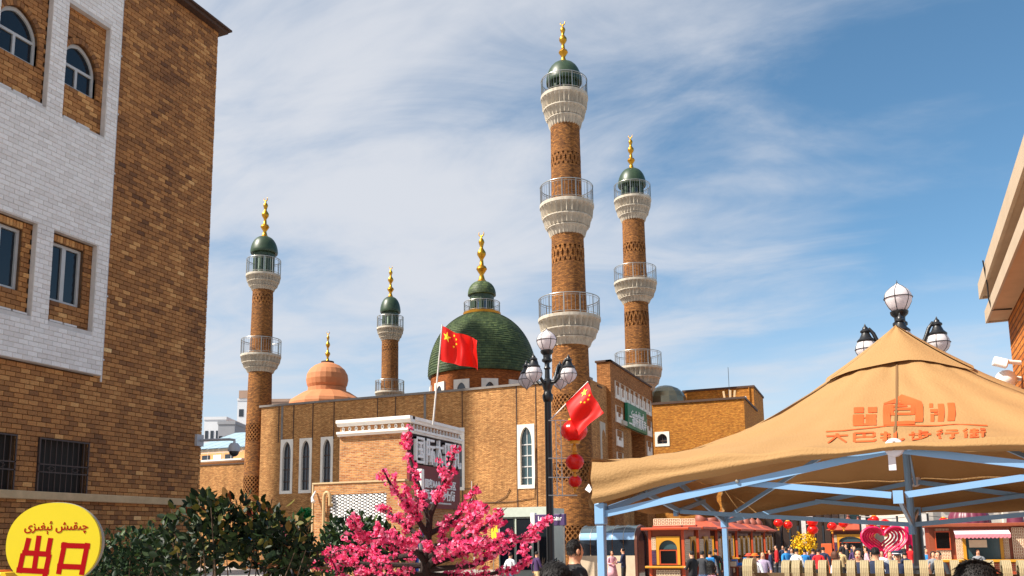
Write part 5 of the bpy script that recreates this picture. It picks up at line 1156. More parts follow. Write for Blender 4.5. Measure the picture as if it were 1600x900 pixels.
# frame
def leg(x, y):
    b = MB(); b.bbox(x - .021, x + .021, y - .021, y + .021, 0, ZL - .12, .004); o_ = b.build('leg', 'tent_blue', tent)
    b = MB(); b.bbox(x - .028, x + .028, y - .028, y + .028, ZL - .115, ZL, .005); b.build('leg_cap', 'tent_blue', o_)
    b = MB(); b.bbox(x - .06, x + .06, y - .06, y + .06, 0, .01, .002); b.build('foot', 'tent_blue', o_)
LG = 1.47
for sx in (-1, 1):
    for sy in (-1, 1): leg(sx * LG, sy * LG)
zc_t, zc_b, zr_ = ZE + .005, ZE - .265, ZL - .06
for side in range(4):
    Rm = Matrix.Rotation(side * PI / 2, 3, 'Z'); V3 = lambda x, z, d=0: Rm @ Vector((x, -LG - d, z))
    zmid = zr_ + (zc_t - zr_) * .5
    for sg_ in (-1, 1):
        b = MB(); b.bar(V3(sg_ * (LG - .02), zr_), V3(sg_ * .02, zc_t - .03), .018, .034); b.build('truss_bar', 'tent_blue', tent)
        b = MB(); b.bar(V3(sg_ * LG * .5, zmid - .005, -.022), V3(sg_ * .03, zc_b + .03, -.022), .016, .03); b.build('truss_bar', 'tent_blue', tent)
        b = MB(); b.bar(V3(sg_ * LG * .5, zmid - .005, -.045), V3(sg_ * (LG - .02), zr_ - .36, -.045), .016, .03)
        b = MB(); q = V3(sg_ * LG * .5, zmid, .014); b.ball(q, .011, 8, 5); b.build('bolt', 'steel', tent)
    pc_ = V3(0, zc_t - .02, .012); b = MB(); b.lathe([(.0, -.014), (.04, -.014), (.045, 0), (.04, .014), (0, .014)], 16); 
    o_ = b.build('joint_bracket', 'bracket_white', tent, loc=pc_, rz=(R(90), 0, side * PI / 2)); o_.rotation_mode = 'XYZ'
    b = MB(); b.ball(V3(0, zc_t - .02, .034), .012, 10, 6); b.build('bolt', 'dark_plastic', tent, smooth=True)
    b = MB(); b.box(-.022, .022, -.012, .012, -.03, .03, Matrix.Translation(V3(0, zc_b + .02)) @ Matrix.Rotation(side * PI / 2, 4, 'Z')); b.build('joint_bracket', 'tent_blue', tent)
    if side == 0:
        b = MB(); b.box(-.03, .002, -.006, .006, -.125, -.03, Matrix.Translation(V3(0, zc_t, .002))); b.build('strap', 'bracket_white', tent)
    # ribs up to the centre
    b = MB(); b.bar(V3(0, zc_t - .04, -.03), Vector((0, 0, ZE + .22)), .016, .03); b.bar(V3(0, zc_b + .02, -.03), Vector((0, 0, ZE - .36)), .016, .028); b.build('rib', 'tent_blue', tent)
    b = MB(); c1 = Rm @ Vector((-LG + .03, -LG + .03, ZL - .03)); b.bar(c1, Rm @ Vector((-.5, -.5, ZE + .16)), .016, .028); b.build('rib', 'tent_blue', tent)
b = MB(); b.tube([(0, 0, ZE - .42), (0, 0, ZA_ - .03)], .022, 10); b.build('centre_pole', 'tent_blue', tent)
# price tag hanging from the corner of the cloth
b = MB(); Tm = Matrix.Translation((-S_ - .03, -S_ + .02, ZE - .15)) @ Matrix.Rotation(R(35), 4, 'Y'); b.box(-.016, .016, -.002, .002, -.018, .018, Tm); b.build('tag', 'letter_white', tent)
# ------------------------------------------------------------------ plants
attrmat('blossom_pink', [(0, srgb(196, 30, 88)), (.35, srgb(236, 66, 124)), (.7, srgb(250, 118, 160)), (1, srgb(255, 184, 204))], rough=.7, bump=0, var=.05); add_translucent('blossom_pink', .3)
mat('bark_dark', srgb(44, 30, 26), .9, .3, 14, .5, 50)
mat('twig', srgb(92, 74, 58), .85, .25, 12)
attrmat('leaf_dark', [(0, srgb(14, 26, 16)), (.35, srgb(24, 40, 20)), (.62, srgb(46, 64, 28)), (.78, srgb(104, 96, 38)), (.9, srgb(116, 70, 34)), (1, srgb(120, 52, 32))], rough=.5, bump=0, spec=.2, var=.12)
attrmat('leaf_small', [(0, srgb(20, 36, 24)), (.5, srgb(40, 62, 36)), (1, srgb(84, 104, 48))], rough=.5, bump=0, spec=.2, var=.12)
attrmat('leaf_yellow', [(0, srgb(210, 160, 20)), (1, srgb(252, 214, 40))], rough=.6, bump=0, var=.08)
attrmat('leaf_bright', [(0, srgb(20, 100, 50)), (1, srgb(60, 170, 90))], rough=.5, bump=0, var=.08)
for n_ in ('leaf_dark', 'leaf_small'): add_translucent(n_, .12)
def rvec(g_): 
    while True:
        v = Vector((g_.uniform(-1, 1), g_.uniform(-1, 1), g_.uniform(-1, 1)))
        if .05 < v.length < 1: return v.normalized()
def pompom(b, c, r, g_, n=13):
    for _ in range(n):
        d = rvec(g_); a = d.orthogonal().normalized(); a.rotate(Matrix.Rotation(g_.uniform(0, 6.28), 3, d)); e = d.cross(a); s_ = r * g_.uniform(.55, .85); p = c + d * r * g_.uniform(.35, .9); cup = d * s_ * .35
        b.ct = min(1, max(0, g_.gauss(.5, .24)))
        i = [b.vert(p - a * s_ * .3), b.vert(p + e * s_ * .62 + a * s_ * .25 + cup), b.vert(p + a * s_ + cup * 1.3), b.vert(p - e * s_ * .62 + a * s_ * .25 + cup)]; b.face(i)
TD9 = 9.0
base = ground_at(664, TD9); T = Vector((base.x, base.y, base.z)); bt = thing('blossom_tree', 'bare branched tree covered in bright pink pom-pom blossom, in front of the bazaar', 'tree', T)
g_ = random.Random(21)
def BP(px, py, dd=0): return atd(px, py, TD9 + dd) - T
trunk = [Vector((0, 0, 0)), BP(662, 960), BP(664, 900), BP(667, 850), BP(672, 806)]
b = MB(); b.tube(trunk, [.075, .064, .056, .046, .03], 10); b.build('trunk', 'bark_dark', bt, smooth=50)
brs = [([(670, 812), (656, 765), (642, 722), (634, 690)], .3), ([(672, 806), (688, 768), (704, 728), (714, 693)], -.2), ([(668, 836), (642, 795), (614, 764), (598, 733)], -.4), ([(667, 850), (636, 822), (606, 800), (586, 790)], .5),
       ([(666, 866), (612, 852), (570, 838), (546, 812)], -.5), ([(665, 884), (590, 882), (530, 878), (484, 888)], .2), ([(668, 862), (604, 874), (556, 858), (520, 862)], .7), ([(671, 834), (704, 818), (726, 796), (740, 780)], .4),
       ([(670, 856), (716, 846), (760, 822), (786, 806)], -.5), ([(668, 890), (740, 884), (800, 848), (853, 817)], -.3), ([(669, 884), (720, 866), (780, 846), (846, 838)], .4), ([(669, 872), (712, 838), (738, 812), (762, 790)], -.9),
       ([(666, 896), (620, 900), (560, 902), (500, 912)], -.6), ([(668, 898), (740, 902), (800, 890), (832, 872)], .6), ([(665, 920), (600, 930), (550, 945)], .4), ([(667, 925), (730, 930), (790, 925)], -.4), ([(666, 880), (640, 850), (610, 838), (580, 842)], -1.0), ([(668, 885), (690, 860), (720, 850), (745, 858)], -1.1)]
bl = MB()
def grow(pts, r0_, dens):
    for i in range(len(pts) - 1):
        n_ = max(2, int((pts[i + 1] - pts[i]).length / .062))
        for k in range(n_):
            q = (i + k / n_) / (len(pts) - 1)
            if q < .22 and r0_ > .012: continue
            for _ in range(2 if g_.random() < dens else 1):
                pompom(bl, pts[i].lerp(pts[i + 1], k / n_) + rvec(g_) * g_.uniform(.01, .05), g_.uniform(.034, .054), g_)
for pl_, dd in brs:
    n_ = len(pl_); pts = [BP(x, y, dd * i / (n_ - 1)) for i, (x, y) in enumerate(pl_)]
    b = MB(); b.tube(pts, [.032 - .024 * i / (n_ - 1) for i in range(n_)], 7); bo = b.build('branch', 'bark_dark', bt, smooth=50); grow(pts, .03, .75)
    for _ in range(3):
        i = g_.randrange(0, n_ - 1); s0 = pts[i].lerp(pts[i + 1], g_.uniform(.25, 1)); d = (pts[i + 1] - pts[i]).normalized() * .5 + rvec(g_) * .55 + Vector((0, 0, .35)); e = s0 + d.normalized() * g_.uniform(.12, .34); md = s0.lerp(e, .5) + rvec(g_) * .02
        tw_ = MB(); tw_.tube([s0, md, e], [.009, .007, .004], 5); tw_.build('twig', 'bark_dark', bo, smooth=50); grow([s0, md, e], .01, .5)
bl.build('blossom', 'blossom_pink', bt, fix=False, kind='stuff')

def leaf_pts(L_, W_):
    return [(0, 0, 0), (W_ * .7, L_ * .25, .06 * L_), (W_, L_ * .5, .08 * L_), (W_ * .65, L_ * .8, .05 * L_), (0, L_, -.02 * L_), (-W_ * .65, L_ * .8, .05 * L_), (-W_, L_ * .5, .08 * L_), (-W_ * .7, L_ * .25, .06 * L_), (0, L_ * .5, 0)]
LEAF_F = [(0, 1, 2, 8), (8, 2, 3, 4), (0, 8, 6, 7), (8, 4, 5, 6)]
LM = {}
def leaf_mesh(mat_, tone):
    k = (mat_, int(tone * 9))
    if k not in LM:
        b = MB(); b.ct = (k[1] + .5) / 9
        for p in leaf_pts(1, .26): b.vert(p)
        for f_ in LEAF_F: b.face(f_)
        LM[k] = b.mesh('leaf', mat_, True, fix=False)
    return LM[k]
def shrub(name, label, boxes, D_, L_, count, mat_, seed, objs=0, px_base=None, stems=14, up=.5):
    """boxes: list of (px, py, half width px, half height px, half depth m, weight)"""
    g_ = random.Random(seed); px0 = px_base or sum(b_[0] for b_ in boxes) / len(boxes); base = ground_at(px0, D_); T = Vector(base); sh_ = thing(name, label, 'shrub', T)
    k_ = D_ / F; tot = sum(b_[5] for b_ in boxes); spots = []
    for _ in range(count):
        r_ = g_.uniform(0, tot); 
        for b_ in boxes:
            r_ -= b_[5]
            if r_ <= 0: break
        v = rvec(g_) * g_.random() ** .38; p = atd(b_[0] + v.x * b_[2], b_[1] - v.z * b_[3], D_ + v.y * b_[4]) - T
        if p.z < -.0: continue
        spots.append((p, v))
    b = MB(); cand = sorted(range(len(spots)), key=lambda i: spots[i][1].y - .4 * spots[i][1].z)[:objs] if objs else []; cs_ = set(cand)
    for i, (p, v) in enumerate(spots):
        d = (rvec(g_) * .8 + Vector((v.x, v.y, v.z)) * .4 + Vector((0, 0, up))).normalized(); side = d.cross(rvec(g_)).normalized(); nrm = side.cross(d); s_ = L_ * g_.uniform(.65, 1.25)
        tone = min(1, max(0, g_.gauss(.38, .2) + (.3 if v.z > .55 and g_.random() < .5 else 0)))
        Mx = Matrix((side * s_, d * s_, nrm * s_)).transposed()
        if i in cs_:
            o_ = link('leaf', leaf_mesh(mat_, tone), sh_); m4 = Mx.to_4x4(); m4.translation = p; o_.matrix_local = m4
        else:
            b.ct = tone; n0 = len(b.v)
            for q in leaf_pts(1, .26): b.vert(p + Mx @ Vector(q))
            for f_ in LEAF_F: b.face([n0 + j for j in f_])
    b.build('foliage', mat_, sh_, smooth=True, fix=False, kind='stuff')
    st = MB()
    for _ in range(stems):
        p, v = g_.choice(spots); r_ = Vector((p.x * .35 + g_.uniform(-.1, .1), p.y * .4, 0)); m_ = r_.lerp(p, .55) + Vector((g_.uniform(-.05, .05), g_.uniform(-.05, .05), .08)); st.tube([r_, m_, p], [.014, .009, .004], 5)
    st.build('stem', 'twig', sh_, smooth=50)
    return sh_
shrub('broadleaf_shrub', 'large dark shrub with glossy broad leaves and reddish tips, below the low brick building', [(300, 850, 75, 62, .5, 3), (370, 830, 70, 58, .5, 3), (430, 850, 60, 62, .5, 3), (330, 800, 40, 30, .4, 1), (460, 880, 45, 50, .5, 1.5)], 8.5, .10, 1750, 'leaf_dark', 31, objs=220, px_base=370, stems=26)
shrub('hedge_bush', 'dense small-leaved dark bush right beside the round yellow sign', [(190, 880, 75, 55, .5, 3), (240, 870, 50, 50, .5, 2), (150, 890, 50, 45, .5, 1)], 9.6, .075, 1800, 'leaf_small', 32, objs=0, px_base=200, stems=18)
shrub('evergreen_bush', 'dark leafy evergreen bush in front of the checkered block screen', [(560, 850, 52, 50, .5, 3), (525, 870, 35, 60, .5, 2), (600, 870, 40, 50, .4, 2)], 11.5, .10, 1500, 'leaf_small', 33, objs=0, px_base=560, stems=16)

# ------------------------------------------------------------------ round yellow exit sign
mat('sign_yellow', srgb(214, 192, 0), .42, .04, 2); mat('sign_edge', srgb(150, 150, 140), .5)
sd_ = 5.7; cS = atd(85.5, 850, sd_); T = Vector((cS.x, cS.y, 0)); ys_ = thing('exit_sign', 'round yellow exit sign with red Uyghur and Chinese lettering on a post', 'sign', T, math.atan2(CR.y, CR.x) - R(4))
k_ = sd_ / F; rx, ry = 76 * k_, 64 * k_; cz = cS.z; b = MB(); n_ = 56
def sgp(a, z, d=0): return Vector((a, -d, z))
b.prism([(rx * math.copysign(abs(math.cos(2 * PI * i / n_)) ** .92, math.cos(2 * PI * i / n_)), cz + ry * math.copysign(abs(math.sin(2 * PI * i / n_)) ** .92, math.sin(2 * PI * i / n_))) for i in range(n_)], sgp, 0, .022); b.build('plate', 'sign_yellow', ys_, smooth=30)
b = MB(); b.prism([((rx + .004) * math.cos(2 * PI * i / n_), cz + (ry + .004) * math.sin(2 * PI * i / n_)) for i in range(n_)], sgp, -.03, -.001); b.build('rim', 'sign_edge', ys_, smooth=30)
b = MB(); b.tube([(0, .03, 0), (0, .03, cz)], .03, 10); b.build('post', 'steel', ys_, smooth=50); b = MB(); b.lathe([(.22, 0), (.22, .03), (.06, .05), (.04, .09)], 24, (0, .03)); b.build('base', 'black_iron', ys_, smooth=40)
q_ = 6.925
def sz_(x, y): return (x / q_ - 85.5) * k_, cz + (850 - (770 + y / q_)) * k_
CHU = [((.52, 1.0), (.5, .04)), ((.17, .92), (.12, .56)), ((.10, .56), (.92, .54)), ((.93, .94), (.9, .54)), ((.04, .46), (.0, .04)), ((-.02, .045), (.93, .03)), ((.95, .46), (.9, -.04))]
KOU = [((.13, .92), (.06, -.02)), ((.10, .9), (.98, .9)), ((.96, .92), (.9, -.02)), ((.06, .16), (.9, .16))]
for st, (x0, y0, x1, y1) in ((CHU, (250, 490, 575, 850)), (KOU, (675, 545, 980, 845))):
    b = MB(); S2 = []
    for (a0, b0), (a1, b1) in st:
        f_ = lambda a, c: sz_(x0 + a * (x1 - x0) + (c - .5) * 22, y1 - c * (y1 - y0) + (a - .5) * 14); S2.append((f_(a0, b0), f_(a1, b1)))
    glyph_strokes(b, S2, sgp, 56 / q_ * k_, .0225, .0235); b.build('character', 'red_paint', ys_, fix=False)
me = text_mesh(UY1, 1.0, .001, 'red_paint', .012); xs_ = [v.co.x for v in me.vertices]; x0, x1 = min(xs_), max(xs_); (ta, tb), (tc2, td2) = sz_(262, 370), sz_(975, 385); sc = (tc2 - ta) / (x1 - x0)
o_ = link('lettering', me, ys_); o_.rotation_euler = (R(90), 0, 0); o_.scale = (sc, sc * 1.05, 1); o_.location = ((ta + tc2) / 2 - sc * (x0 + x1) / 2, -.0235, tb + .002)
# yellow plastic barrier by the sign
p = ground_at(5, 5.9); yb = thing('plastic_barrier', 'low yellow and orange plastic barrier peeping up under the exit sign', 'barrier', p); mat('barrier_yellow', srgb(250, 196, 20), .4)
zt2 = zat(p.x, p.y, 894) ; b = MB(); b.bbox(-.45, .14, -.1, .1, 0, zt2, .04); b.build('body', 'barrier_yellow', yb); mat('barrier_orange', srgb(240, 120, 20), .4); b = MB(); b.bbox(-.3, -.0, -.104, .104, zt2 - .08, zt2 + .012, .02); b.build('band', 'barrier_orange', yb)
# ------------------------------------------------------------------ market street under and beyond the canopy
mat('kiosk_orange', srgb(180, 68, 26), .5, .12, 5); mat('kiosk_wood', srgb(136, 64, 34), .55, .2, 7, stretch=(1, 1, 6)); mat('kiosk_dark', srgb(92, 46, 30), .6, .2, 6)
mat('kiosk_yellow', srgb(196, 136, 26), .5, .1, 6); mat('kiosk_cream', srgb(226, 200, 168), .6, .08, 6); mat('screen_black', srgb(10, 10, 12), .15, .05); mat('tile_red', srgb(168, 74, 48), .55, .22, 4, .3, 20); mat('tile_brown', srgb(140, 74, 56), .6, .2, 4)
mat('maroon_dome', srgb(104, 40, 62), .4, .12, 3); mat('awning_pink', srgb(216, 120, 132), .8, .08, 6); mat('awning_white', srgb(232, 206, 208), .8, .05); mat('pattern_violet', srgb(76, 44, 84), .6, .4, 8)
mat('heart_pink', srgb(220, 20, 84), .4, .08); mat('brown_facade', srgb(120, 88, 66), .85, .2, .8, stretch=(1, 1, .3)); mat('brown_dark', srgb(66, 48, 40), .85, .2, .8); mat('pale_facade', srgb(206, 196, 184), .85, .08, .6); mat('board_orange', srgb(206, 90, 40), .6, .1); mat('post_beige', srgb(162, 148, 114), .75, .12, 14, .2, 60, stretch=(6, 6, 1)); mat('post_brown', srgb(100, 82, 58), .8, .15, 10, stretch=(6, 6, 1))
def lat_panel(name, parent, fn, x0, x1, z0, z1, d, mat_, nx, nz, back=None):
    """pierced lattice panel: frame plus small diamonds"""
    b = MB(); w_ = (x1 - x0) / nx; h_ = (z1 - z0) / nz; t_ = min(w_, h_) * .24
    for i in range(nx + 1): x = x0 + i * w_; plate(b, fn, x - t_ / 2, x + t_ / 2, z0, z1, d, d - .03)
    for j in range(nz + 1): z = z0 + j * h_; plate(b, fn, x0, x1, z - t_ / 2, z + t_ / 2, d + .002, d - .028)
    for i in range(nx):
        for j in range(nz): cx_, cz_ = x0 + (i + .5) * w_, z0 + (j + .5) * h_; b.prism([(cx_ - w_ * .3, cz_), (cx_, cz_ - h_ * .3), (cx_ + w_ * .3, cz_), (cx_, cz_ + h_ * .3)], fn, d - .03, d + .001)
    o_ = b.build(name, mat_, parent, fix=False)
    if back: q = MB(); plate(q, fn, x0, x1, z0, z1, d - .032, d - .05); q.build('panel_back', back, o_)
    return o_
def kiosk(label, loc, w_, dep, hgt, style, group='kiosks lining the market street', name='market_kiosk', seed=0):
    g_ = random.Random(seed); k = thing(name, label, 'kiosk', loc, 0, group)
    ff_ = lambda a, z, d=0: Vector((a, -d, z)); fs_ = lambda a, z, d=0: Vector((w_ + d, a, z))
    base = 'kiosk_orange' if style == 'A' else 'kiosk_wood'
    b = MB(); b.box(.06, w_ - .06, .06, dep, 0, .98); b.box(.06, w_ - .06, .06, dep, .98, hgt - .25); b.build('body', 'kiosk_wood' if style == 'A' else 'kiosk_dark', k)
    b = MB(); b.box(.0, .11, -.0, .06, 0, hgt - .25); b.box(w_ - .11, w_ - .001, 0, .06, 0, hgt - .25); b.build('corner_post', 'kiosk_orange', k)
    b = MB(); b.bbox(-.12, w_ + .1, -.18, .06, .98, 1.06, .015); b.build('counter', 'kiosk_yellow', k)
    lat_panel('lattice', k, ff_, .28, w_ - .2, .35, .9, .03, 'kiosk_cream', 9, 4, 'kiosk_dark')
    zw0, zw1, zt2 = 1.1, 1.66, 2.1; x0, x1 = .3, w_ - .16
    b = MB(); hole = arch_pts(x0 + .1, x1 - .1, zw1, zw1 + .02, zt2 - .1, 8, False); plate_with_hole(b, (x0, x1, zw1, zt2 + .04), hole, ff_, .05, -.03); plate(b, ff_, x0, x0 + .1, zw0, zw1, .05, -.03); plate(b, ff_, x1 - .1, x1, zw0, zw1, .05, -.03); b.build('arch_surround', 'kiosk_yellow', k, fix=False)
    b = MB(); b.prism(hole, ff_, -.052, -.045); b.build('pane', 'glass_teal', k)
    b = MB(); plate(b, ff_, x0 + .1, x1 - .1, zw0, zw1, .0, -.055); sc2 = b.build('hatch', 'screen_black', k)
    b = MB(); [plate(b, ff_, *q, .035, -.01) for q in ((x0 + .1, x1 - .1, zw1 - .05, zw1), (x0 + .1, x1 - .1, zw0, zw0 + .04), (x0 + .1, x0 + .15, zw0 + .04, zw1 - .05), (x1 - .15, x1 - .1, zw0 + .04, zw1 - .05))]; b.build('hatch_frame', 'kiosk_orange', sc2)
    lat_panel('lattice', k, ff_, .13, .27, 1.65, 2.1, .03, 'kiosk_cream', 2, 5, 'kiosk_orange'); lat_panel('lattice', k, ff_, .13, .27, 1.12, 1.6, .03, 'pattern_violet', 2, 5, 'kiosk_cream')
    # street side: alternating arches and white lattice
    n_ = max(2, int(dep / .8)); st = dep / n_
    for i in range(n_):
        a = i * st + .06
        if i % 2 == 0:
            lat_panel('lattice', k, fs_, a + .05, a + st - .15, 1.2, 2.0, .02, 'kiosk_cream', 4, 6, 'pattern_violet' if i == 0 and style == 'A' else 'kiosk_orange')
        else:
            b = MB(); hole = arch_pts(a + .08, a + st - .16, 1.06, 1.7, 2.0, 6, False); plate_with_hole(b, (a, a + st - .08, 1.0, 2.12), hole, fs_, .03, -.04); b.build('arch_surround', 'kiosk_yellow', k, fix=False)
            b = MB(); b.prism(hole, fs_, -.05, -.056); b.prism([(a + .08, 1.06), (a + st - .16, 1.06), (a + st - .16, 1.07), (a + .08, 1.07)], fs_, -.05, .1); b.build('opening', 'dark_room', k)
    b = MB(); b.bbox(w_ - .05, w_ + .16, 0, dep, .98, 1.05, .015); b.build('counter', 'kiosk_wood', k)
    zr0 = hgt - .25
    b = MB(); b.bbox(-.22, w_ + .24, -.24, dep + .1, zr0, zr0 + .1, .02); rf = b.build('roof', 'kiosk_orange', k)
    if style == 'A':
        b = MB(); b.bbox(.15, w_ - .1, .12, .4, zr0 + .1, zr0 + .18, .02); b.build('roof_crest', 'tile_red', rf)
        fc = lambda a, z, d=0: Vector((a, .15 - d, z)); lat_panel('crest_lattice', rf, fc, .2, w_ - .15, zr0 + .19, zr0 + .42, .03, 'kiosk_cream', 7, 2, 'tile_red')
    else:
        b = MB(); e = .34; zt3 = zr0 + .62; cx_, cy_ = w_ / 2, dep / 2
        rows = [(-e, zr0 + .08), (.0, zr0 + .2), (.3, zr0 + .38), (.62, zr0 + .46)]; prev = None
        for o2, z in rows:
            r_ = [b.vert(p) for p in ((o2, o2, z), (w_ - o2, o2, z), (w_ - o2, dep - o2, z), (o2, dep - o2, z))]
            if prev: [b.face((prev[i], prev[(i + 1) % 4], r_[(i + 1) % 4], r_[i])) for i in range(4)]
            prev = r_
        b.face(prev); b.build('roof_tiles', 'tile_red', rf)
        for (dx, dy, r_) in ((cx_, .75, .3), (cx_, dep - .75, .3)):
            b = MB(); b.lathe([(r_, zr0 + .4), (r_ * 1.05, zr0 + .5), (r_ * .8, zr0 + .68), (r_ * .4, zr0 + .8), (.07, zr0 + .85), (.05, zr0 + .92), (.08, zr0 + .96), (.01, zr0 + 1.04)], 12, (dx, dy)); b.build('roof_dome', 'tile_brown', rf, smooth=40)
        b = MB(); [b.prism([(i * .18 + .04, zr0 - .02), (i * .18 + .15, zr0 - .02), (i * .18 + .095, zr0 - .12)], fs_, .1, .14) for i in range(int(dep / .18))]; b.build('eave_fringe', 'kiosk_dark', rf)
    return k
q = ground_at(1013, 33); KX = q.x; ky = q.y
wk = (ground_at(1070, 33) - q).length * .98
ords = ['nearest', 'second', 'third', 'fourth', 'fifth', 'sixth']
yk = ky
kiosk('orange kiosk with yellow arched hatch and black screen, nearest in the market row', (KX, ky, GB), wk, 2.2, 2.62, 'A', seed=1); yk = ky + 2.9
kiosk('flat roofed orange kiosk, second in the market row behind the one with the black screen', (KX, yk, GB), wk, 3.0, 2.66, 'A', seed=2); yk += 3.9
for i in range(4):
    kiosk('wooden kiosk with red tiled roof and little domes, %s in the market row' % ords[i + 2], (KX - .2, yk, GB), wk + .3, 4.4, 2.62, 'B', seed=3 + i); yk += 5.9
# right hand kiosk with maroon ribbed dome and pink awning
q = ground_at(1452, 31); e = ground_at(1640, 30); YK = q.y; wR = 5.6; rk = thing('dome_kiosk', 'wooden kiosk with ribbed maroon dome, pink awning and big service window', 'kiosk', (q.x, YK, GB), 0, 'kiosks lining the market street')
ff_ = lambda a, z, d=0: Vector((a, -d, z)); zR = lambda py: zat(q.x + 1.5, YK, py) - GB
zc_, zro = zR(876), zR(823)
b = MB(); b.box(0, wR, .05, 3, 0, zro); b.build('body', 'kiosk_wood', rk)
b = MB(); b.bbox(-.15, wR + .1, -.22, .05, zc_ - .05, zc_ + .04, .015); b.build('counter', 'kiosk_yellow', rk)
b = MB(); b.bbox(-.15, wR + .2, -.3, 3.1, zro, zro + .12, .02); b.build('roof', 'kiosk_wood', rk)
def kx(px): return onY(px, 850, YK).x - q.x
x0, x1 = kx(1464), kx(1483)
for (a, c, z0, z1, m_) in ((kx(1463), kx(1484), zc_ + .05, zc_ + .36, 'kiosk_cream'), (kx(1463), kx(1484), zc_ + 1.02, zro - .05, 'kiosk_cream'), (kx(1494), kx(1505), zc_ + .05, zro - .2, 'kiosk_cream'), (kx(1567), kx(1576), zc_ + .05, zro - .2, 'kiosk_cream'), (kx(1583), kx(1601), zc_ + .05, zro - .06, 'kiosk_cream')):
    lat_panel('lattice', rk, ff_, a, c, z0, z1, .02, m_, max(3, int((c - a) / .09)), max(3, int((z1 - z0) / .09)), 'kiosk_orange')
lat_panel('lattice', rk, ff_, kx(1494), kx(1600), .2, zc_ - .1, .02, 'kiosk_orange', 22, 7, 'kiosk_cream')
b = MB(); plate(b, ff_, kx(1463), kx(1484), zc_ + .42, zc_ + .98, .03, -.02); tv = b.build('screen', 'screen_black', rk); b = MB()
for a, c, z0, z1 in ((kx(1461.5), kx(1485.5), zc_ + .37, zc_ + .42), (kx(1461.5), kx(1485.5), zc_ + .98, zc_ + 1.03), (kx(1461.5), kx(1463), zc_ + .42, zc_ + .98), (kx(1484), kx(1485.5), zc_ + .42, zc_ + .98)): plate(b, ff_, a, c, z0, z1, .06, -.02)
b.build('screen_frame', 'kiosk_orange', tv)
wx0, wx1 = kx(1509), kx(1562); b = MB(); plate(b, ff_, wx0, wx1, zc_ + .05, zro - .25, .02, -.02); wn = b.build('service_window', 'glass_teal', rk); b = MB()
for a, c, z0, z1 in ((wx0 - .1, wx0, zc_ + .04, zro - .2), (wx1, wx1 + .1, zc_ + .04, zro - .2)): b = MB(); plate(b, ff_, a, c, z0, z1, .07, -.02); b.build('window_frame', 'kiosk_yellow', wn)
b = MB(); plate(b, ff_, wx0 + .1, wx0 + .65, zc_ + .45, zro - .45, .03, .021); b.build('menu_board', 'kiosk_cream', wn)
ax0, ax1, az1 = kx(1491), kx(1577), zro - .09; n_ = 14; b = MB()
for i in range(n_):
    u, v = ax0 + (ax1 - ax0) * i / n_, ax0 + (ax1 - ax0) * (i + 1) / n_; aw = [(u, -.05, az1), (v, -.05, az1), (v, -.62, az1 - .16), (u, -.62, az1 - .16)]; b.cm = i % 2 * 0; b.poly(aw)
    vp = [(u, -.62, az1 - .16), (v, -.62, az1 - .16), (v, -.63, az1 - .26), (u + (v - u) * .75, -.63, az1 - .30), (u + (v - u) * .5, -.63, az1 - .31), (u + (v - u) * .25, -.63, az1 - .30), (u, -.63, az1 - .26)]; b.cm = 1; b.poly(vp)
b.build('awning', ['awning_white', 'awning_pink'], rk, fix=False)
dcx = kx(1524); drad = (kx(1561) - kx(1488)) / 2; b = MB(); zd = zro + .12; b.lathe([(drad, zd)] + [(drad * math.cos(t * PI / 2) ** .6, zd + .62 * math.sin(t * PI / 2)) for t in (.15, .3, .45, .6, .75, .88, .97)] + [(.05, zd + .63)], 96, (dcx, 1.5), lambda a, r_, z: 1 - .045 * abs(math.cos(a * 8)) ** 6); b.build('roof_dome', 'maroon_dome', rk, smooth=50)
b = MB(); b.lathe([(drad * .4, zd), (drad * .36, zd + .25), (.05, zd + .34)], 24, (kx(1600), 1.5)); b.build('roof_dome', 'maroon_dome', rk, smooth=50)

# pink heart arch
hD = 36; hc = ground_at(1382, hD); k_ = hD / F; ha = thing('heart_arch', 'pink heart shaped photo arch of nested rings', 'arch', (hc.x, hc.y, GB), PSI)
hz0 = zat(hc.x, hc.y, 846) - GB
for j, s_ in enumerate((1.0, .87, .74, .61, .48, .35)):
    pts = []
    for i in range(41):
        t = 2 * PI * i / 40; x = 16 * math.sin(t) ** 3; y = 13 * math.cos(t) - 5 * math.cos(2 * t) - 2 * math.cos(3 * t) - math.cos(4 * t); pts.append((x / 16 * 36 * k_ * s_, j * .07, hz0 + y / 16 * 30 * k_ * s_ + .25 * (1 - s_)))
    b = MB(); b.tube(pts, .055 - .004 * j, 6); b.build('ring', 'heart_pink', ha, smooth=60)
b = MB(); b.bbox(36 * k_, 36 * k_ + .55, .0, .25, 0, zat(hc.x, hc.y, 818) - GB, .03); b.build('side_panel', 'heart_pink', ha); b = MB(); b.bbox(-1.1, 1.1, -.2, .7, 0, .2, .03); b.build('base', 'heart_pink', ha)

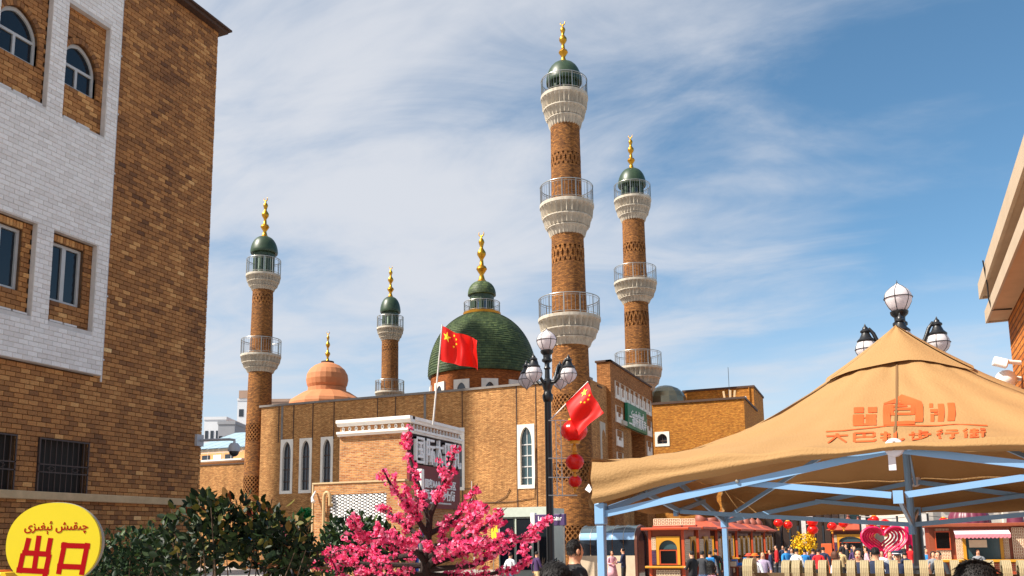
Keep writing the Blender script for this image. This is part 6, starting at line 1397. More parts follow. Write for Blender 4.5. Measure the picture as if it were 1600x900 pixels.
# buildings closing the street
def facade(label, px0, px1, D_, hgt, mat_, strips, winm, cols, rows, name='street_building', dep=8, z0w=1.0, fh=3.2):
    a, e = ground_at(px0, D_), ground_at(px1, D_); u = e - a; u.z = 0; wd = u.length; th = thing(name, label, 'building', (a.x, a.y, GB), math.atan2(u.y, u.x)); b = MB(); b.box(0, wd, 0, dep, 0, hgt); b.build('wall', mat_, th)
    for i in range(strips): x = wd * (i + .5) / strips; b = MB(); b.box(x - .22, x + .22, -.25, -.01, 0, hgt - .3); b.build('pilaster', 'brown_dark' if mat_ == 'brown_facade' else 'pale_facade', th)
    for r_ in range(rows):
        for c_ in range(cols): x = wd * (c_ + .5) / cols; ww = wd / cols * .36; z = z0w + r_ * fh; b = MB(); b.box(x - ww, x + ww, -.1, .1, z, z + 1.9); wn = b.build('window', winm, th); q2 = MB(); q2.box(x - ww - .06, x + ww + .06, -.16, .0, z - .12, z - .01); q2.build('sill', mat_, wn)
    b = MB(); b.box(-.2, wd + .2, -.3, dep, hgt, hgt + .3); b.build('cornice', mat_, th); return th, wd
facade('dark brown building with tall pilasters closing the left of the street', 1195, 1312, 74, 7.0, 'brown_facade', 9, 'glass_dark', 8, 2)
facade('pale shop building with teal windows behind the heart arch', 1300, 1430, 82, 7.5, 'pale_facade', 4, 'glass_teal', 5, 2, z0w=3.2)
facade('long pale building behind the dome kiosk at the right', 1425, 1720, 70, 7.5, 'pale_facade', 5, 'glass_dark', 7, 2)
facade('low brown shop row under the brown building', 1120, 1210, 80, 5.5, 'brown_facade', 6, 'glass_dark', 5, 1)
for i, px in enumerate((1312, 1330)):
    kiosk(['far wooden kiosk with red roof left of the heart arch', 'farthest wooden kiosk with red roof, hard against the heart arch'][i], (ground_at(px - 12, 56 + 5 * i).x, ground_at(px, 56 + 5 * i).y, GB), 2.0, 3.2, 2.6, 'B', seed=20 + i)
p = ground_at(1291, 38); bo = thing('notice_board', 'plain orange notice board standing in the street', 'board', p); b = MB(); b.bbox(-.22, .22, -.05, .05, .1, 1.75, .02); b.build('panel', 'board_orange', bo); b = MB(); b.bbox(-.26, .26, -.16, .16, 0, .1, .02); b.build('base', 'dark_plastic', bo)
# yellow flowering tree
p = ground_at(1257, 40); yt = thing('yellow_tree', 'small tree with bright yellow flowers in the market street', 'tree', p); b = MB(); b.tube([(0, 0, 0), (.03, 0, 1.0), (0, 0, 1.7)], [.05, .04, .03], 7); b.tube([(.02, 0, 1.0), (.4, .1, 1.7)], [.03, .015], 6); b.tube([(.02, 0, 1.1), (-.35, -.1, 1.8)], [.03, .015], 6); b.build('trunk', 'bark_dark', yt)
g_ = random.Random(9); b = MB()
for _ in range(260): v = rvec(g_) * g_.random() ** .4; pompom(b, Vector((v.x * .55, v.y * .5, 1.75 + v.z * .55)), .085, g_, 6)
b.build('blossom', 'leaf_yellow', yt, fix=False, kind='stuff')
# lanterns in the street on poles
def lantern_pole(label, px, D_, py_top, ys, side=1):
    p = ground_at(px, D_); lp = thing('lantern_pole', label, 'lantern pole', p, 0, 'poles with red lanterns'); zt3 = zat(p.x, p.y, py_top) - p.z; b = MB(); b.tube([(0, 0, 0), (0, 0, zt3)], .05, 8); b.build('pole', 'black_iron', lp); b = MB(); b.box(side * .12 - .11, side * .12 + .11, -.03, .03, zt3 - 1.35, zt3 - .05); b.build('banner_frame', 'frame_wire', lp)
    for y in ys:
        z = zat(p.x, p.y, y) - p.z; b = MB(); b.lathe([(.07, z - .2), (.2, z - .13), (.25, z), (.2, z + .13), (.07, z + .2)], 14, (side * .52, 0)); ln = b.build('lantern', 'lantern_red', lp, smooth=50); b = MB(); b.lathe([(.06, z - .3), (.09, z - .2)], 8, (side * .52, 0)); b.build('collar', 'lantern_gold', ln); b = MB(); b.bar((0, 0, z + .24), (side * .55, 0, z + .24), .03, .03); b.build('arm', 'frame_wire', ln)
lantern_pole('lantern pole with two red lanterns beside the yellow flowering tree', 1252, 40, 806, (816, 828), 1)
lantern_pole('lantern pole with red lanterns above the left lobe of the heart arch', 1346, 40, 806, (816, 828), 1)
lantern_pole('lantern pole with red lanterns above the right lobe of the heart arch', 1404, 40, 806, (818, 828), -1)
lantern_pole('lantern pole with red lanterns left of the dome kiosk', 1452, 37, 802, (812, 824), -1)

# ------------------------------------------------------------------ barrier of bent beige slats
def barrier_post(label, px, D_, top, w_=.125, dep=.5, n_=0):
    p = ground_at(px, D_); T = Vector((p.x, p.y, p.z)); bp = thing('barrier_post', label, 'barrier', T, R(-2), 'row of bent slat barrier posts'); zt3 = zat(p.x, p.y, top) - p.z
    r_ = .17; zs = zt3 - .34; out_ = [(0, zs)] + [(r_ - r_ * math.cos(t * PI / 2), zt3 - r_ + r_ * math.sin(t * PI / 2)) for t in (0, .25, .5, .75, 1)] + [(dep - r_ + r_ * math.sin(t * PI / 2), zt3 - r_ + r_ * math.cos(t * PI / 2)) for t in (0, .25, .5, .75, 1)] + [(dep, zs)]
    i_ = .07; inn = [(i_, zs)] + [(r_ - (r_ - i_) * math.cos(t * PI / 2), zt3 - r_ + (r_ - i_) * math.sin(t * PI / 2)) for t in (0, .5, 1)] + [(dep - r_ + (r_ - i_) * math.sin(t * PI / 2), zt3 - r_ + (r_ - i_) * math.cos(t * PI / 2)) for t in (0, .5, 1)] + [(dep - i_, zs)]
    ns = 5
    for k in range(ns):
        b = MB(); x0, x1 = -w_ / 2 + w_ * k / ns, -w_ / 2 + w_ * (k + .86) / ns; b.prism(out_ + inn[::-1], lambda y, z, x: Vector((x, y, z)), x0, x1); b.build('slat', 'post_beige', bp)
    b = MB(); b.box(-w_ / 2 + .004, w_ / 2 - .004, .008, i_, 0, zs); b.box(-w_ / 2 + .004, w_ / 2 - .004, dep - i_, dep - .008, 0, zs); b.build('upright', 'post_brown', bp)
OR = ['first', 'second', 'third', 'fourth', 'fifth', 'sixth', 'seventh', 'eighth', 'ninth', 'tenth', 'eleventh', 'twelfth', 'thirteenth', 'fourteenth', 'fifteenth', 'sixteenth', 'seventeenth']
barrier_post('lone beige slat barrier post left of the gap in the row', 1165, 12.8, 873, .14)
for i, px in enumerate((1224, 1240, 1260.5, 1281.5, 1303, 1326, 1347, 1370.5, 1393, 1416, 1440, 1464, 1489, 1514, 1543, 1570, 1596)):
    barrier_post('beige slat barrier post, %s counting right from the gap' % OR[i], px, 13.0 - .002 * (px - 1224), 876, .115)
p0, p1 = ground_at(1158, 12.9), ground_at(1640, 12.2); th = thing('barrier_rail', 'low brown rail running along the barrier posts', 'rail', p0); b = MB(); d_ = p1 - p0; z = zat(p0.x, p0.y, 899) - p0.z; b.bar((0, .25, z), (d_.x, d_.y + .25, d_.z + z), .06, .06); b.bar((0, .25, .3), (d_.x, d_.y + .25, d_.z + .3), .06, .06); b.build('rail', 'post_brown', th)

# ------------------------------------------------------------------ glass entrance booth with barrel roof
p = ground_at(905, 43); q = ground_at(991, 42); T = Vector((p.x, q.y, GB)); wd = q.x - p.x; eb = thing('glass_booth', 'glass entrance booth with barrel vault roof and stone base', 'booth', T); hs, ht = zat(q.x, q.y, 868) - GB, zat(q.x, q.y, 820) - GB; hv = zat(q.x, q.y, 843) - GB
mat('booth_glass', srgb(70, 84, 92), .1, .1, 1, spec=.8); mat('booth_blue', srgb(140, 178, 216), .2, .06, 1); mat('booth_stone', srgb(196, 176, 150), .8, .12, 3)
b = MB(); b.box(0, wd, 0, 2.4, 0, hs); b.build('base', 'booth_stone', eb); n_ = 5; rv = 1.2
prof = lambda t: (rv - rv * math.cos(t), hv + (ht - hv) * math.sin(t))
for i in range(n_):
    u, v = wd * i / n_ + .02, wd * (i + 1) / n_ - .02; b = MB(); plate(b, lambda a, z, d=0: Vector((a, -d, z)), u, v, hs, hv, .0, -.03); b.build('pane', 'glass_dark', eb)
    for (ta, tb, m_) in ((0, .5, 'booth_blue'), (.5, 1.15, 'booth_glass'), (1.15, 2.0, 'booth_glass'), (2.0, 3.1, 'booth_glass')):
        b = MB(); P = [prof(ta + (tb - ta) * j / 5) for j in range(6)]
        for c0, c1 in zip(P, P[1:]): b.poly([(u, c0[0], c0[1]), (v, c0[0], c0[1]), (v, c1[0], c1[1]), (u, c1[0], c1[1])])
        b.build('roof_pane', m_, eb, smooth=True)
b = MB(); P = [(0, 0)] + [prof(t) for t in [j * PI / 12 for j in range(13)]] + [(2.4, 0)]; fe = lambda y, z, d: Vector((wd + d, y, z)); hole = [(y * .76 + .29, z * .9 if z > .1 else 0) for y, z in P]
for k in range(len(P) - 1): b.prism([P[k], P[k + 1], hole[k + 1], hole[k]], fe, 0, .12)
b.build('end_arch', 'kiosk_dark', eb); b = MB(); b.prism(hole, fe, .02, .03); b.build('end_pane', 'glass_dark', eb); b = MB()
for i in range(n_ + 1): x = wd * i / n_; b.tube([(x, *prof(j * PI / 12)) for j in range(13)], .025, 5)
b.build('roof_rib', 'steel', eb, smooth=50)
# shopfront beside the lamp, purple sign, planter
p = ground_at(778, 47); q = ground_at(858, 46); T = Vector((p.x, q.y, GB)); wd = q.x - p.x; sf = thing('shopfront', 'pale green framed glass shopfront below the prayer hall wall', 'shop', T); ht = zat(q.x, q.y, 793) - GB
b = MB(); b.box(0, wd, .05, 2.5, 0, ht); b.build('body', 'pale_frame', sf)
for i in range(3):
    b = MB(); b.box(wd * i / 3 + .08, wd * (i + 1) / 3 - .08, 0, .06, .5, ht - .55); pn = b.build('pane', 'glass_sky', sf); b = MB(); b.box(wd * i / 3 + .02, wd * i / 3 + .08, -.03, .1, 0, ht - .4); b.build('mullion', 'pale_frame', pn)
b = MB(); b.box(-.05, wd + .05, -.1, .05, ht - .45, ht + .05); b.build('fascia', 'pale_frame', sf)
p = ground_at(838, 43); T = Vector((p.x, p.y, GB)); ps = thing('purple_sign', 'purple shop sign with white lettering half behind the lamp post', 'sign', T, R(-8)); z0, z1 = zat(p.x, p.y, 822) - GB, zat(p.x, p.y, 804) - GB; wl_ = 52 * 43 / F
b = MB(); b.bbox(.0, wl_, -.1, .1, z0, z1, .02); sgo = b.build('board', 'purple_sign', ps); b = MB(); b.bbox(-.26, -.01, -.12, .12, z0 - .1, z1 + .08, .02); b.build('end_box', 'cornice_white', ps); b = MB(); b.tube([(.1, 0, 0), (.1, 0, z0)], .05, 8); b.tube([(wl_ - .1, 0, 0), (wl_ - .1, 0, z0)], .05, 8); b.build('post', 'steel', ps)
fp = lambda a, z, d=0: Vector((a, -d, z)); put_text('Laser center', .3, fp, wl_ * .5, z0 + (z1 - z0) * .62, .105, sgo, bold=.01, sx=.85, extr=.006)
p = ground_at(843, 40); pt_ = thing('planter', 'round clay planter with a bare shrub by the shopfront', 'planter', p); b = MB(); b.lathe([(.22, 0), (.3, .1), (.34, .4), (.36, .48), (.3, .48)], 20); b.build('pot', 'kiosk_dark', pt_, smooth=40); b = MB(); g_ = random.Random(2)
for _ in range(9): v = rvec(g_); b.tube([(0, 0, .45), (v.x * .2, v.y * .2, .8), (v.x * .4, v.y * .3, 1.1 + .2 * abs(v.z))], [.015, .01, .005], 5)
b.build('twigs', 'twig', pt_)
# orange parasol, yellow feather flag, potted shrub before the bazaar entrance
p = ground_at(741, 36); zz1 = zat(p.x, p.y, 806) - p.z; pr_ = thing('orange_parasol', 'small pointed orange parasol seen behind the blossom', 'parasol', p); mat('parasol_orange', srgb(228, 92, 48), .8, .05); add_translucent('parasol_orange', .3)
b = MB(); b.lathe([(.8, zz1 - .45), (.45, zz1 - .24), (.03, zz1)], 8); b.build('canopy', 'parasol_orange', pr_); b = MB(); b.tube([(0, 0, 0), (0, 0, zz1 + .06)], .025, 8); b.build('pole', 'pipe_white', pr_)
p = ground_at(771, 34); ff2 = thing('feather_flag', 'yellow leaf shaped feather flag behind the blossom', 'flag', p); b = MB(); z1 = zat(p.x, p.y, 815) - p.z; b.prism([(0, z1 - .9), (.16, z1 - .75), (.2, z1 - .4), (.12, z1 - .1), (0, z1), (-.08, z1 - .3), (-.08, z1 - .7)], lambda a, z, d: Vector((a, d, z)), -.01, .01); b.build('cloth', 'star_yellow', ff2); b = MB(); b.tube([(0, 0, 0), (0, 0, z1)], .015, 6); b.build('pole', 'steel', ff2)
shrub('potted_shrub', 'round pale green shrub behind the right side of the blossom', [(748, 852, 20, 14, .35, 1)], 30, .12, 420, 'leaf_small', 41, px_base=748, stems=6)
# vendor colours behind the big shrub
def balloon(label, px, py, D_, r, m_, stretch=1.2, stripes=None):
    c = atd(px, py, D_); bo = thing('balloon', label, 'balloon', (c.x, c.y, c.z), 0, 'balloons of the vendor behind the shrub'); b = MB(); n_ = 16; rows = [(max(.01, r * math.sin(t) * (1 if t > 1.6 else .9 + .06 * t)), -r * stretch * math.cos(t)) for t in [PI * j / 10 for j in range(11)]]
    b.lathe(rows, n_)
    if stripes:
        for i in range(len(b.mi)): b.mi[i] = (i % n_ // 2) % 2
    b.build('skin', stripes if stripes else m_, bo, smooth=True); q = MB(); q.tube([(0, 0, -r * stretch), (.03, 0, -r * stretch - .35), (0, 0, gz(c.y) - c.z)], .004, 4); q.build('string', 'pipe_white', bo)
mat('toy_red', srgb(220, 40, 30), .3, .05); mat('toy_white', srgb(236, 226, 228), .3, .05); mat('toy_yellow', srgb(246, 190, 20), .3, .05); mat('toy_blue', srgb(30, 140, 226), .3, .05); mat('toy_pink', srgb(232, 90, 110), .3, .05); mat('toy_green', srgb(30, 150, 70), .3, .05)
for a_ in (('red and white striped balloon behind the big shrub', 410, 832, 16, .17, None, 1.2, ['toy_red', 'toy_white']), ('yellow balloon just above the striped one', 417, 819, 16.3, .1, 'toy_yellow'), ('pink balloon right of the striped one', 438, 834, 16, .11, 'toy_pink', 1.0), ('small blue balloon left of the striped one', 388, 839, 16, .08, 'toy_blue', 1.0), ('pink and white balloon below the striped one', 424, 842, 15.8, .11, None, 1.1, ['toy_pink', 'toy_white'])): balloon(*a_)
shrub('green_topiary', 'bright green tuft beside the corner of the annex', [(476, 806, 10, 9, .2, 1)], 24, .13, 300, 'leaf_bright', 42, px_base=476, stems=4)

# ------------------------------------------------------------------ building at the right edge with broad eaves
YB = None
c = atd(1577, 520, 12.5); XR, YR0 = c.x, c.y; T = Vector((XR, YR0, 0)); rb = thing('eaved_building', 'brick building with broad pale eaves at the right edge', 'building', T); mat('eave_pale', srgb(186, 164, 138), .75, .08, 3); mat('soffit', srgb(200, 160, 120), .8, .08, 3)
zs_ = zat(XR, YR0, 497); oh = .25; rb.rotation_euler = (0, 0, R(-1.2))
b = MB(); b.box(0, 4, -11, 0, 0, zs_); b.build('wall', 'right_brick', rb)
b = MB(); b.box(-oh, 4, -11, .0, zs_ - .02, zs_ + .02); b.build('soffit', 'soffit', rb)
b = MB(); b.box(-oh - .03, -oh, -11, .04, zs_ - .04, zs_ + .14); b.box(-oh, 4, .001, .04, zs_ - .04, zs_ + .14); b.build('fascia', 'eave_pale', rb)
b = MB(); b.box(-oh + .08, 4, -11, -.02, zs_ + .021, zs_ + .36); b.build('roof_band', 'soffit', rb)
b = MB(); b.box(-oh - .08, -oh - .04, -11, .07, zs_ + .33, zs_ + .56); b.box(-oh - .04, 4, .03, .07, zs_ + .33, zs_ + .56); b.box(-oh - .04, 4, -11, .03, zs_ + .36, zs_ + .52); b.build('upper_fascia', 'eave_pale', rb)
b = MB(); b.tube([(-oh - .11, -1.2, zs_ + .55), (-oh - .06, -.95, zs_ + .28), (-oh - .05, -.85, zs_ + .1), (-oh - .02, -.8, zs_ - .04), (-.02, -.7, zs_ - .03)], .01, 5); b.build('cable', 'dark_plastic', rb)
def wall_cam(label, px, py, kind):
    p = onX(1598, py, XR); q = atd(px, py, proj(p)[2]); wc = thing('wall_camera', label, 'camera', p); v = q - p
    b = MB(); b.tube([(0, 0, 0), (v.x * .9, v.y * .9, v.z + .02)], .03, 8); b.build('arm', 'cornice_white', wc, smooth=50)
    if kind: b = MB(); b.bbox(-.09, .09, -.06, .06, -.05, .06, .015, Matrix.Translation(v) @ Matrix.Rotation(R(20), 4, 'Y')); b.build('housing', 'cornice_white', wc)
    else: b = MB(); b.ball(v, (.13, .13, .12), 16, 8); b.build('housing', 'cornice_white', wc, smooth=True)
wall_cam('white box camera on the wall of the eaved building', 1563, 567, True); wall_cam('white dome camera below the box camera at the right edge', 1572, 592, False)

# strings of lanterns over the market street
for i, (px, py) in enumerate(((1216, 817), (1231, 820), (1300, 822), (1318, 818), (1366, 812), (1433, 818), (1446, 824), (1474, 815), (1482, 817))):
    lantern(['far red lantern %s' % q for q in ('above the kiosk eaves', 'left of the yellow tree', 'above the notice board', 'over the far kiosk', 'over the notch of the heart', 'left of the lamp base', 'right of the lamp base', 'above the dome kiosk roof', 'touching the maroon dome')][i], atd(px, py, 38), .2, .85, grp='far lanterns over the market street', ribs=10)
wr_ = thing('lantern_wire', 'thin wire strung over the market street carrying red lanterns', 'wire', atd(1190, 812, 38)); b = MB(); T = wr_.location; b.tube([atd(x, 806 + 5 * math.sin((x - 1190) / 40.0) ** 2, 38) - T for x in range(1190, 1500, 10)], .012, 5); b.build('wire', 'dark_plastic', wr_)
# counters of goods along the kiosk row
for i in range(5):
    p = Vector((KX + wk + .55, ky + 4 + i * 4.6, GB)); st_ = thing('goods_table', 'goods table along the kiosk row, %s from the black screen kiosk' % OR[i], 'table', p, 0, 'goods tables along the kiosk row'); b = MB(); b.bbox(-.3, .3, -.9, .9, .72, .78, .01); b.build('table_top', 'kiosk_wood', st_)
    for sx in (-.26, .26):
        for sy in (-.85, .85): b = MB(); b.bar((sx, sy, 0), (sx, sy, .72), .04, .04); b.build('leg', 'kiosk_dark', st_)
    for k in range(6):
        c3 = random.Random(i * 10 + k); cr_ = thing('goods_box', 'small coloured box of goods, %s along the %s goods table' % (OR[k], OR[i]), 'box', (p.x + c3.uniform(-.12, .12), p.y - .75 + k * .3, GB + .78), 0, 'boxes on the goods tables'); b = MB(); b.bbox(-.12, .12, -.12, .12, 0, c3.uniform(.12, .34), .01); b.build('box', c3.choice(('toy_red', 'toy_yellow', 'toy_white', 'toy_green', 'kiosk_cream', 'toy_blue', 'pattern_violet')), cr_)
# ------------------------------------------------------------------ people
for n_, c_ in (('skin', (206, 150, 118)), ('hair_black', (22, 18, 18)), ('hair_brown', (84, 46, 28)), ('cloth_black', (26, 26, 30)), ('cloth_charcoal', (52, 54, 60)), ('cloth_navy', (32, 42, 70)), ('cloth_blue', (40, 130, 200)), ('cloth_white', (222, 220, 222)), ('cloth_lilac', (176, 160, 186)), ('cloth_red', (204, 28, 34)), ('cloth_pink', (214, 160, 170)), ('cloth_purple', (64, 40, 84)), ('cloth_beige', (206, 180, 130)), ('cloth_grey', (128, 132, 138)), ('cloth_denim', (76, 96, 130)), ('shoe', (30, 28, 28)), ('hat_orange', (236, 110, 30)), ('hat_red', (226, 74, 56))):
    mat(n_, srgb(*c_), .7 if 'hair' in n_ else .55 if n_ == 'skin' else .85, .1 if n_ == 'skin' else .22, 9 if 'hair' not in n_ else 40, 0 if n_ == 'skin' else .35, 30)
def mat_plaid():
    m = mat('cloth_plaid', srgb(214, 150, 180), .85, 0); t = m.node_tree; n = t.nodes; l = t.links; c = n.new('ShaderNodeTexCoord'); ck = n.new('ShaderNodeTexChecker'); ck.inputs['Scale'].default_value = 26; ck.inputs['Color1'].default_value = (*srgb(226, 190, 206), 1); ck.inputs['Color2'].default_value = (*srgb(150, 84, 130), 1); l.new(c.outputs['Object'], ck.inputs['Vector']); l.new(ck.outputs[0], n['Principled BSDF'].inputs['Base Color'])
mat_plaid()
CACHE = {}
def body_mesh(pose, fat, sub):
    """one continuous skinned surface; returns (mesh, tag per face, head faces)"""
    key = (tuple(sorted(pose.items())), fat, sub)
    if key in CACHE: return CACHE[key]
    bm = bmesh.new(); lay = bm.verts.layers.skin.verify(); V_ = {}
    def add(n, p, rx, ry, parent=None):
        v = bm.verts.new(p); v[lay].radius = (rx, ry); V_[n] = v
        if parent: bm.edges.new((V_[parent], v))
    hx, hy = pose.get('lean', (0, 0)); tf = lambda x, y, z: (x + hx * max(0, z - .9), y + hy * max(0, z - .9), z)
    add('pelvis', tf(0, 0, .95), .145 * fat, .115 * fat); V_['pelvis'][lay].use_root = True
    add('waist', tf(0, 0, 1.10), .14 * fat, .11 * fat, 'pelvis'); add('chest', tf(0, .0, 1.29), .165 * fat, .118 * fat, 'waist'); add('collar', tf(0, -.005, 1.42), .10, .08, 'chest')
    add('neck', tf(0, .0, 1.49), .054, .056, 'collar'); hd = pose.get('nod', 0)
    add('jaw', tf(0, .02 + hd, 1.565), .060, .070, 'neck'); add('skull', tf(0, .008 + hd, 1.645), .074, .090, 'jaw'); add('crown', tf(0, -.004 + hd, 1.702), .052, .064, 'skull')
    add('nose', tf(0, .108 + hd, 1.598), .011, .013, 'jaw')
    for s_, nm in ((-1, 'L'), (1, 'R')):
        el, wr, hn = pose.get('arm' + nm, ((.235, -.02, 1.13), (.245, .06, .90), (.24, .09, .82)))
        add('sh' + nm, tf(s_ * .165 * fat, -.005, 1.385), .066, .066, 'collar'); add('el' + nm, tf(s_ * el[0], el[1], el[2]), .047, .047, 'sh' + nm); add('wr' + nm, tf(s_ * wr[0], wr[1], wr[2]), .033, .030, 'el' + nm); add('pa' + nm, tf(s_ * (wr[0] * .4 + hn[0] * .6), wr[1] * .4 + hn[1] * .6, wr[2] * .4 + hn[2] * .6), .040, .024, 'wr' + nm); add('ha' + nm, tf(s_ * hn[0], hn[1], hn[2]), .028, .016, 'pa' + nm)
        add('th' + nm, tf(s_ * (hn[0] - .035), hn[1] + .03, hn[2] + .03), .011, .011, 'pa' + nm)
        kn, an = pose.get('leg' + nm, ((.10, .02, .50), (.105, -.02, .09)))
        add('hi' + nm, (s_ * .088, 0, .86), .092, .094, 'pelvis'); add('kn' + nm, (s_ * kn[0], kn[1], kn[2]), .064, .066, 'hi' + nm); add('an' + nm, (s_ * an[0], an[1], an[2]), .044, .046, 'kn' + nm); add('to' + nm, (s_ * an[0] * 1.05, an[1] + .15, an[2] - .045), .038, .032, 'an' + nm)
    me = bpy.data.meshes.new('sk'); bm.verts.ensure_lookup_table(); names = {v: n for n, v in V_.items()}
    segs = [(e.verts[0].co.copy(), e.verts[1].co.copy(), names[e.verts[0]], names[e.verts[1]]) for e in bm.edges]; head_c = Vector(V_['skull'].co); bm.to_mesh(me); bm.free()
    o_ = bpy.data.objects.new('sk', me); COL.objects.link(o_); m1 = o_.modifiers.new('s', 'SKIN'); m1.use_smooth_shade = True; m1.branch_smoothing = .35; m2 = o_.modifiers.new('u', 'SUBSURF'); m2.levels = sub; m2.render_levels = sub
    bpy.context.view_layer.update(); res = bpy.data.meshes.new_from_object(o_.evaluated_get(bpy.context.evaluated_depsgraph_get())); bpy.data.objects.remove(o_); bpy.data.meshes.remove(me)
    REG = lambda a, b: 'head' if {a, b} & {'jaw', 'skull', 'crown', 'nose', 'neck'} else 'hand' if {a[:2], b[:2]} & {'pa', 'ha', 'th'} and 'to' not in a else 'fore' if 'wr' in (a[:2], b[:2]) else 'shoe' if {a[:2], b[:2]} & {'to'} else 'leg' if {a[:2], b[:2]} & {'hi', 'kn', 'an'} else 'top'
    tags = []
    for p in res.polygons:
        c = p.center; best = 9; tg = 'top'
        for a, b, na, nb in segs:
            ab = b - a; t = min(1, max(0, (c - a).dot(ab) / ab.length_squared)); d = (c - a - ab * t).length
            if d < best: best = d; tg = REG(na, nb)
        if tg == 'head' and c.z < 1.475: tg = 'top'
        if tg == 'leg' and c.z > .93: tg = 'top'
        if tg == 'top' and c.z < .93: tg = 'leg'
        tags.append(tg)
    CACHE[key] = (res, tags, head_c); return CACHE[key]
HANDS = {'relax': {}, 'front': {'armL': ((.22, .06, 1.14), (.10, .24, 1.15), (.05, .28, 1.18)), 'armR': ((.22, .06, 1.14), (.10, .24, 1.13), (.05, .28, 1.15))}, 'phone': {'armR': ((.23, .05, 1.15), (.14, .22, 1.32), (.11, .22, 1.40))}, 'hip': {'armL': ((.30, -.05, 1.16), (.20, .04, .98), (.15, .05, .95))},
         'walk': {'legL': ((.10, .14, .52), (.10, .16, .10)), 'legR': ((.10, .02, .49), (.10, -.24, .13)), 'armL': ((.235, -.10, 1.14), (.24, -.06, .92), (.235, -.03, .84)), 'armR': ((.235, .05, 1.14), (.24, .18, .96), (.235, .22, .90))}}
def person(label, px, D_, face, tall=1.72, top='cloth_black', legs='cloth_black', hair='hair_black', pose='relax', fat=1.0, sleeves=True, sub=2, hair_len=0.0, head_py=None, skirt=None, cap=None, hat=None, nod=0.0, grp=None):
    """face: degrees clockwise from facing away from the camera (0 = back to us, 90 = looking right, 180 = facing us)"""
    p = ground_at(px, D_); vd = Vector((p.x, p.y, 0)).normalized(); rz = math.atan2(vd.y, vd.x) - PI / 2 - R(face)
    if head_py: tall = zat(p.x, p.y, head_py) - p.z
    po = dict(HANDS[pose]); po['nod'] = nod; me0, tags, hc_ = body_mesh(po, fat, sub); me = me0.copy(); me.name = 'body'; s_ = tall / 1.765
    MM = ['skin', top, legs, 'shoe']; me.materials.clear(); [me.materials.append(M[m_]) for m_ in MM]
    me.polygons.foreach_set('material_index', [{'head': 0, 'hand': 0, 'fore': 1 if sleeves else 0, 'top': 1, 'leg': 2, 'shoe': 3}[t] for t in tags]); me.polygons.foreach_set('use_smooth', [True] * len(me.polygons))
    th = thing('person', label, 'person', p, rz, grp); th.scale = (s_, s_, s_); bo = link('body', me, th)
    # hair shell grown from the head surface
    b = MB(); idm = {}
    for pl_, t in zip(me0.polygons, tags):
        if t != 'head': continue
        h = pl_.center - hc_
        if h.z > .058 - .25 * max(0, -h.y) or (h.y < .022 and h.z > -.055 - hair_len) or (hair_len and abs(h.x) > .055 and h.y < .05 and h.z > -.05 - hair_len):
            f_ = []
            for vi in pl_.vertices:
                if vi not in idm:
                    v = me0.vertices[vi]; h2 = v.co - hc_; k_ = .010 + .012 * min(1, max(0, (h2.z + .02) / .07)) + (.03 if hair_len and h2.y < 0 else 0); idm[vi] = b.vert(v.co + v.normal * k_)
                f_.append(idm[vi])
            b.face(f_)
    ho = b.build('hair', hair, th, smooth=True, fix=False)
    md = ho.modifiers.new('solid', 'SOLIDIFY'); md.thickness = .012; md.offset = -1
    if D_ < 20:
        # single locks lying on the hair shell
        gh = random.Random(int(px)); st = MB(); fl_ = list(b.f); dens = 5 if D_ < 10 else 2
        for f_ in fl_:
            P3 = [Vector(b.v[i]) for i in f_]; c = sum(P3, Vector()) / len(P3); n3 = (P3[1] - P3[0]).cross(P3[2] - P3[0])
            if n3.length < 1e-9: continue
            n3.normalize(); 
            if n3.dot(c - hc_) < 0: n3 = -n3
            for _ in range(dens):
                o3 = c + (gh.choice(P3) - c) * gh.random(); d3 = Vector((gh.uniform(-.5, .5), -.35 + gh.uniform(-.6, .6), -.6 + gh.uniform(-.3, .5))); d3 = (d3 - n3 * d3.dot(n3)).normalized(); sd3 = d3.cross(n3) * gh.uniform(.0022, .004); ln = gh.uniform(.025, .055); lift = gh.uniform(.002, .010)
                i0 = [st.vert(o3 - sd3 + n3 * .001), st.vert(o3 + sd3 + n3 * .001), st.vert(o3 + d3 * ln * .6 + sd3 * .8 + n3 * lift), st.vert(o3 + d3 * ln * .6 - sd3 * .8 + n3 * lift)]; tip = st.vert(o3 + d3 * ln + n3 * (lift * .9)); st.face(i0); st.face((i0[3], i0[2], tip))
        st.build('hair_locks', hair, ho, fix=False, kind='stuff')
    if D_ < 24:
        for sx in (-1, 1):
            b = MB(); b.ball((hc_.x + sx * .079, hc_.y - .005, hc_.z - .045), (.011, .021, .031), 8, 6); b.build('ear', 'skin', th, smooth=True)
            b = MB(); b.ball((sx * .031, hc_.y + .079, hc_.z - .012), (.013, .010, .008), 8, 5); b.build('eye', 'hair_black', th, smooth=True)
        b = MB(); b.ball((0, hc_.y + .076, hc_.z - .083), (.022, .010, .006), 8, 5); b.build('mouth', 'hat_red', th, smooth=True)
    if skirt: b = MB(); b.lathe([(.25 * fat, skirt[1]), (.21 * fat, .8), (.17 * fat, 1.02), (.16 * fat, 1.1)], 20, rmod=lambda a, r_, z: 1 + .05 * math.sin(a * 5)); b.build('coat_skirt', skirt[0], th, smooth=True, fix=False)
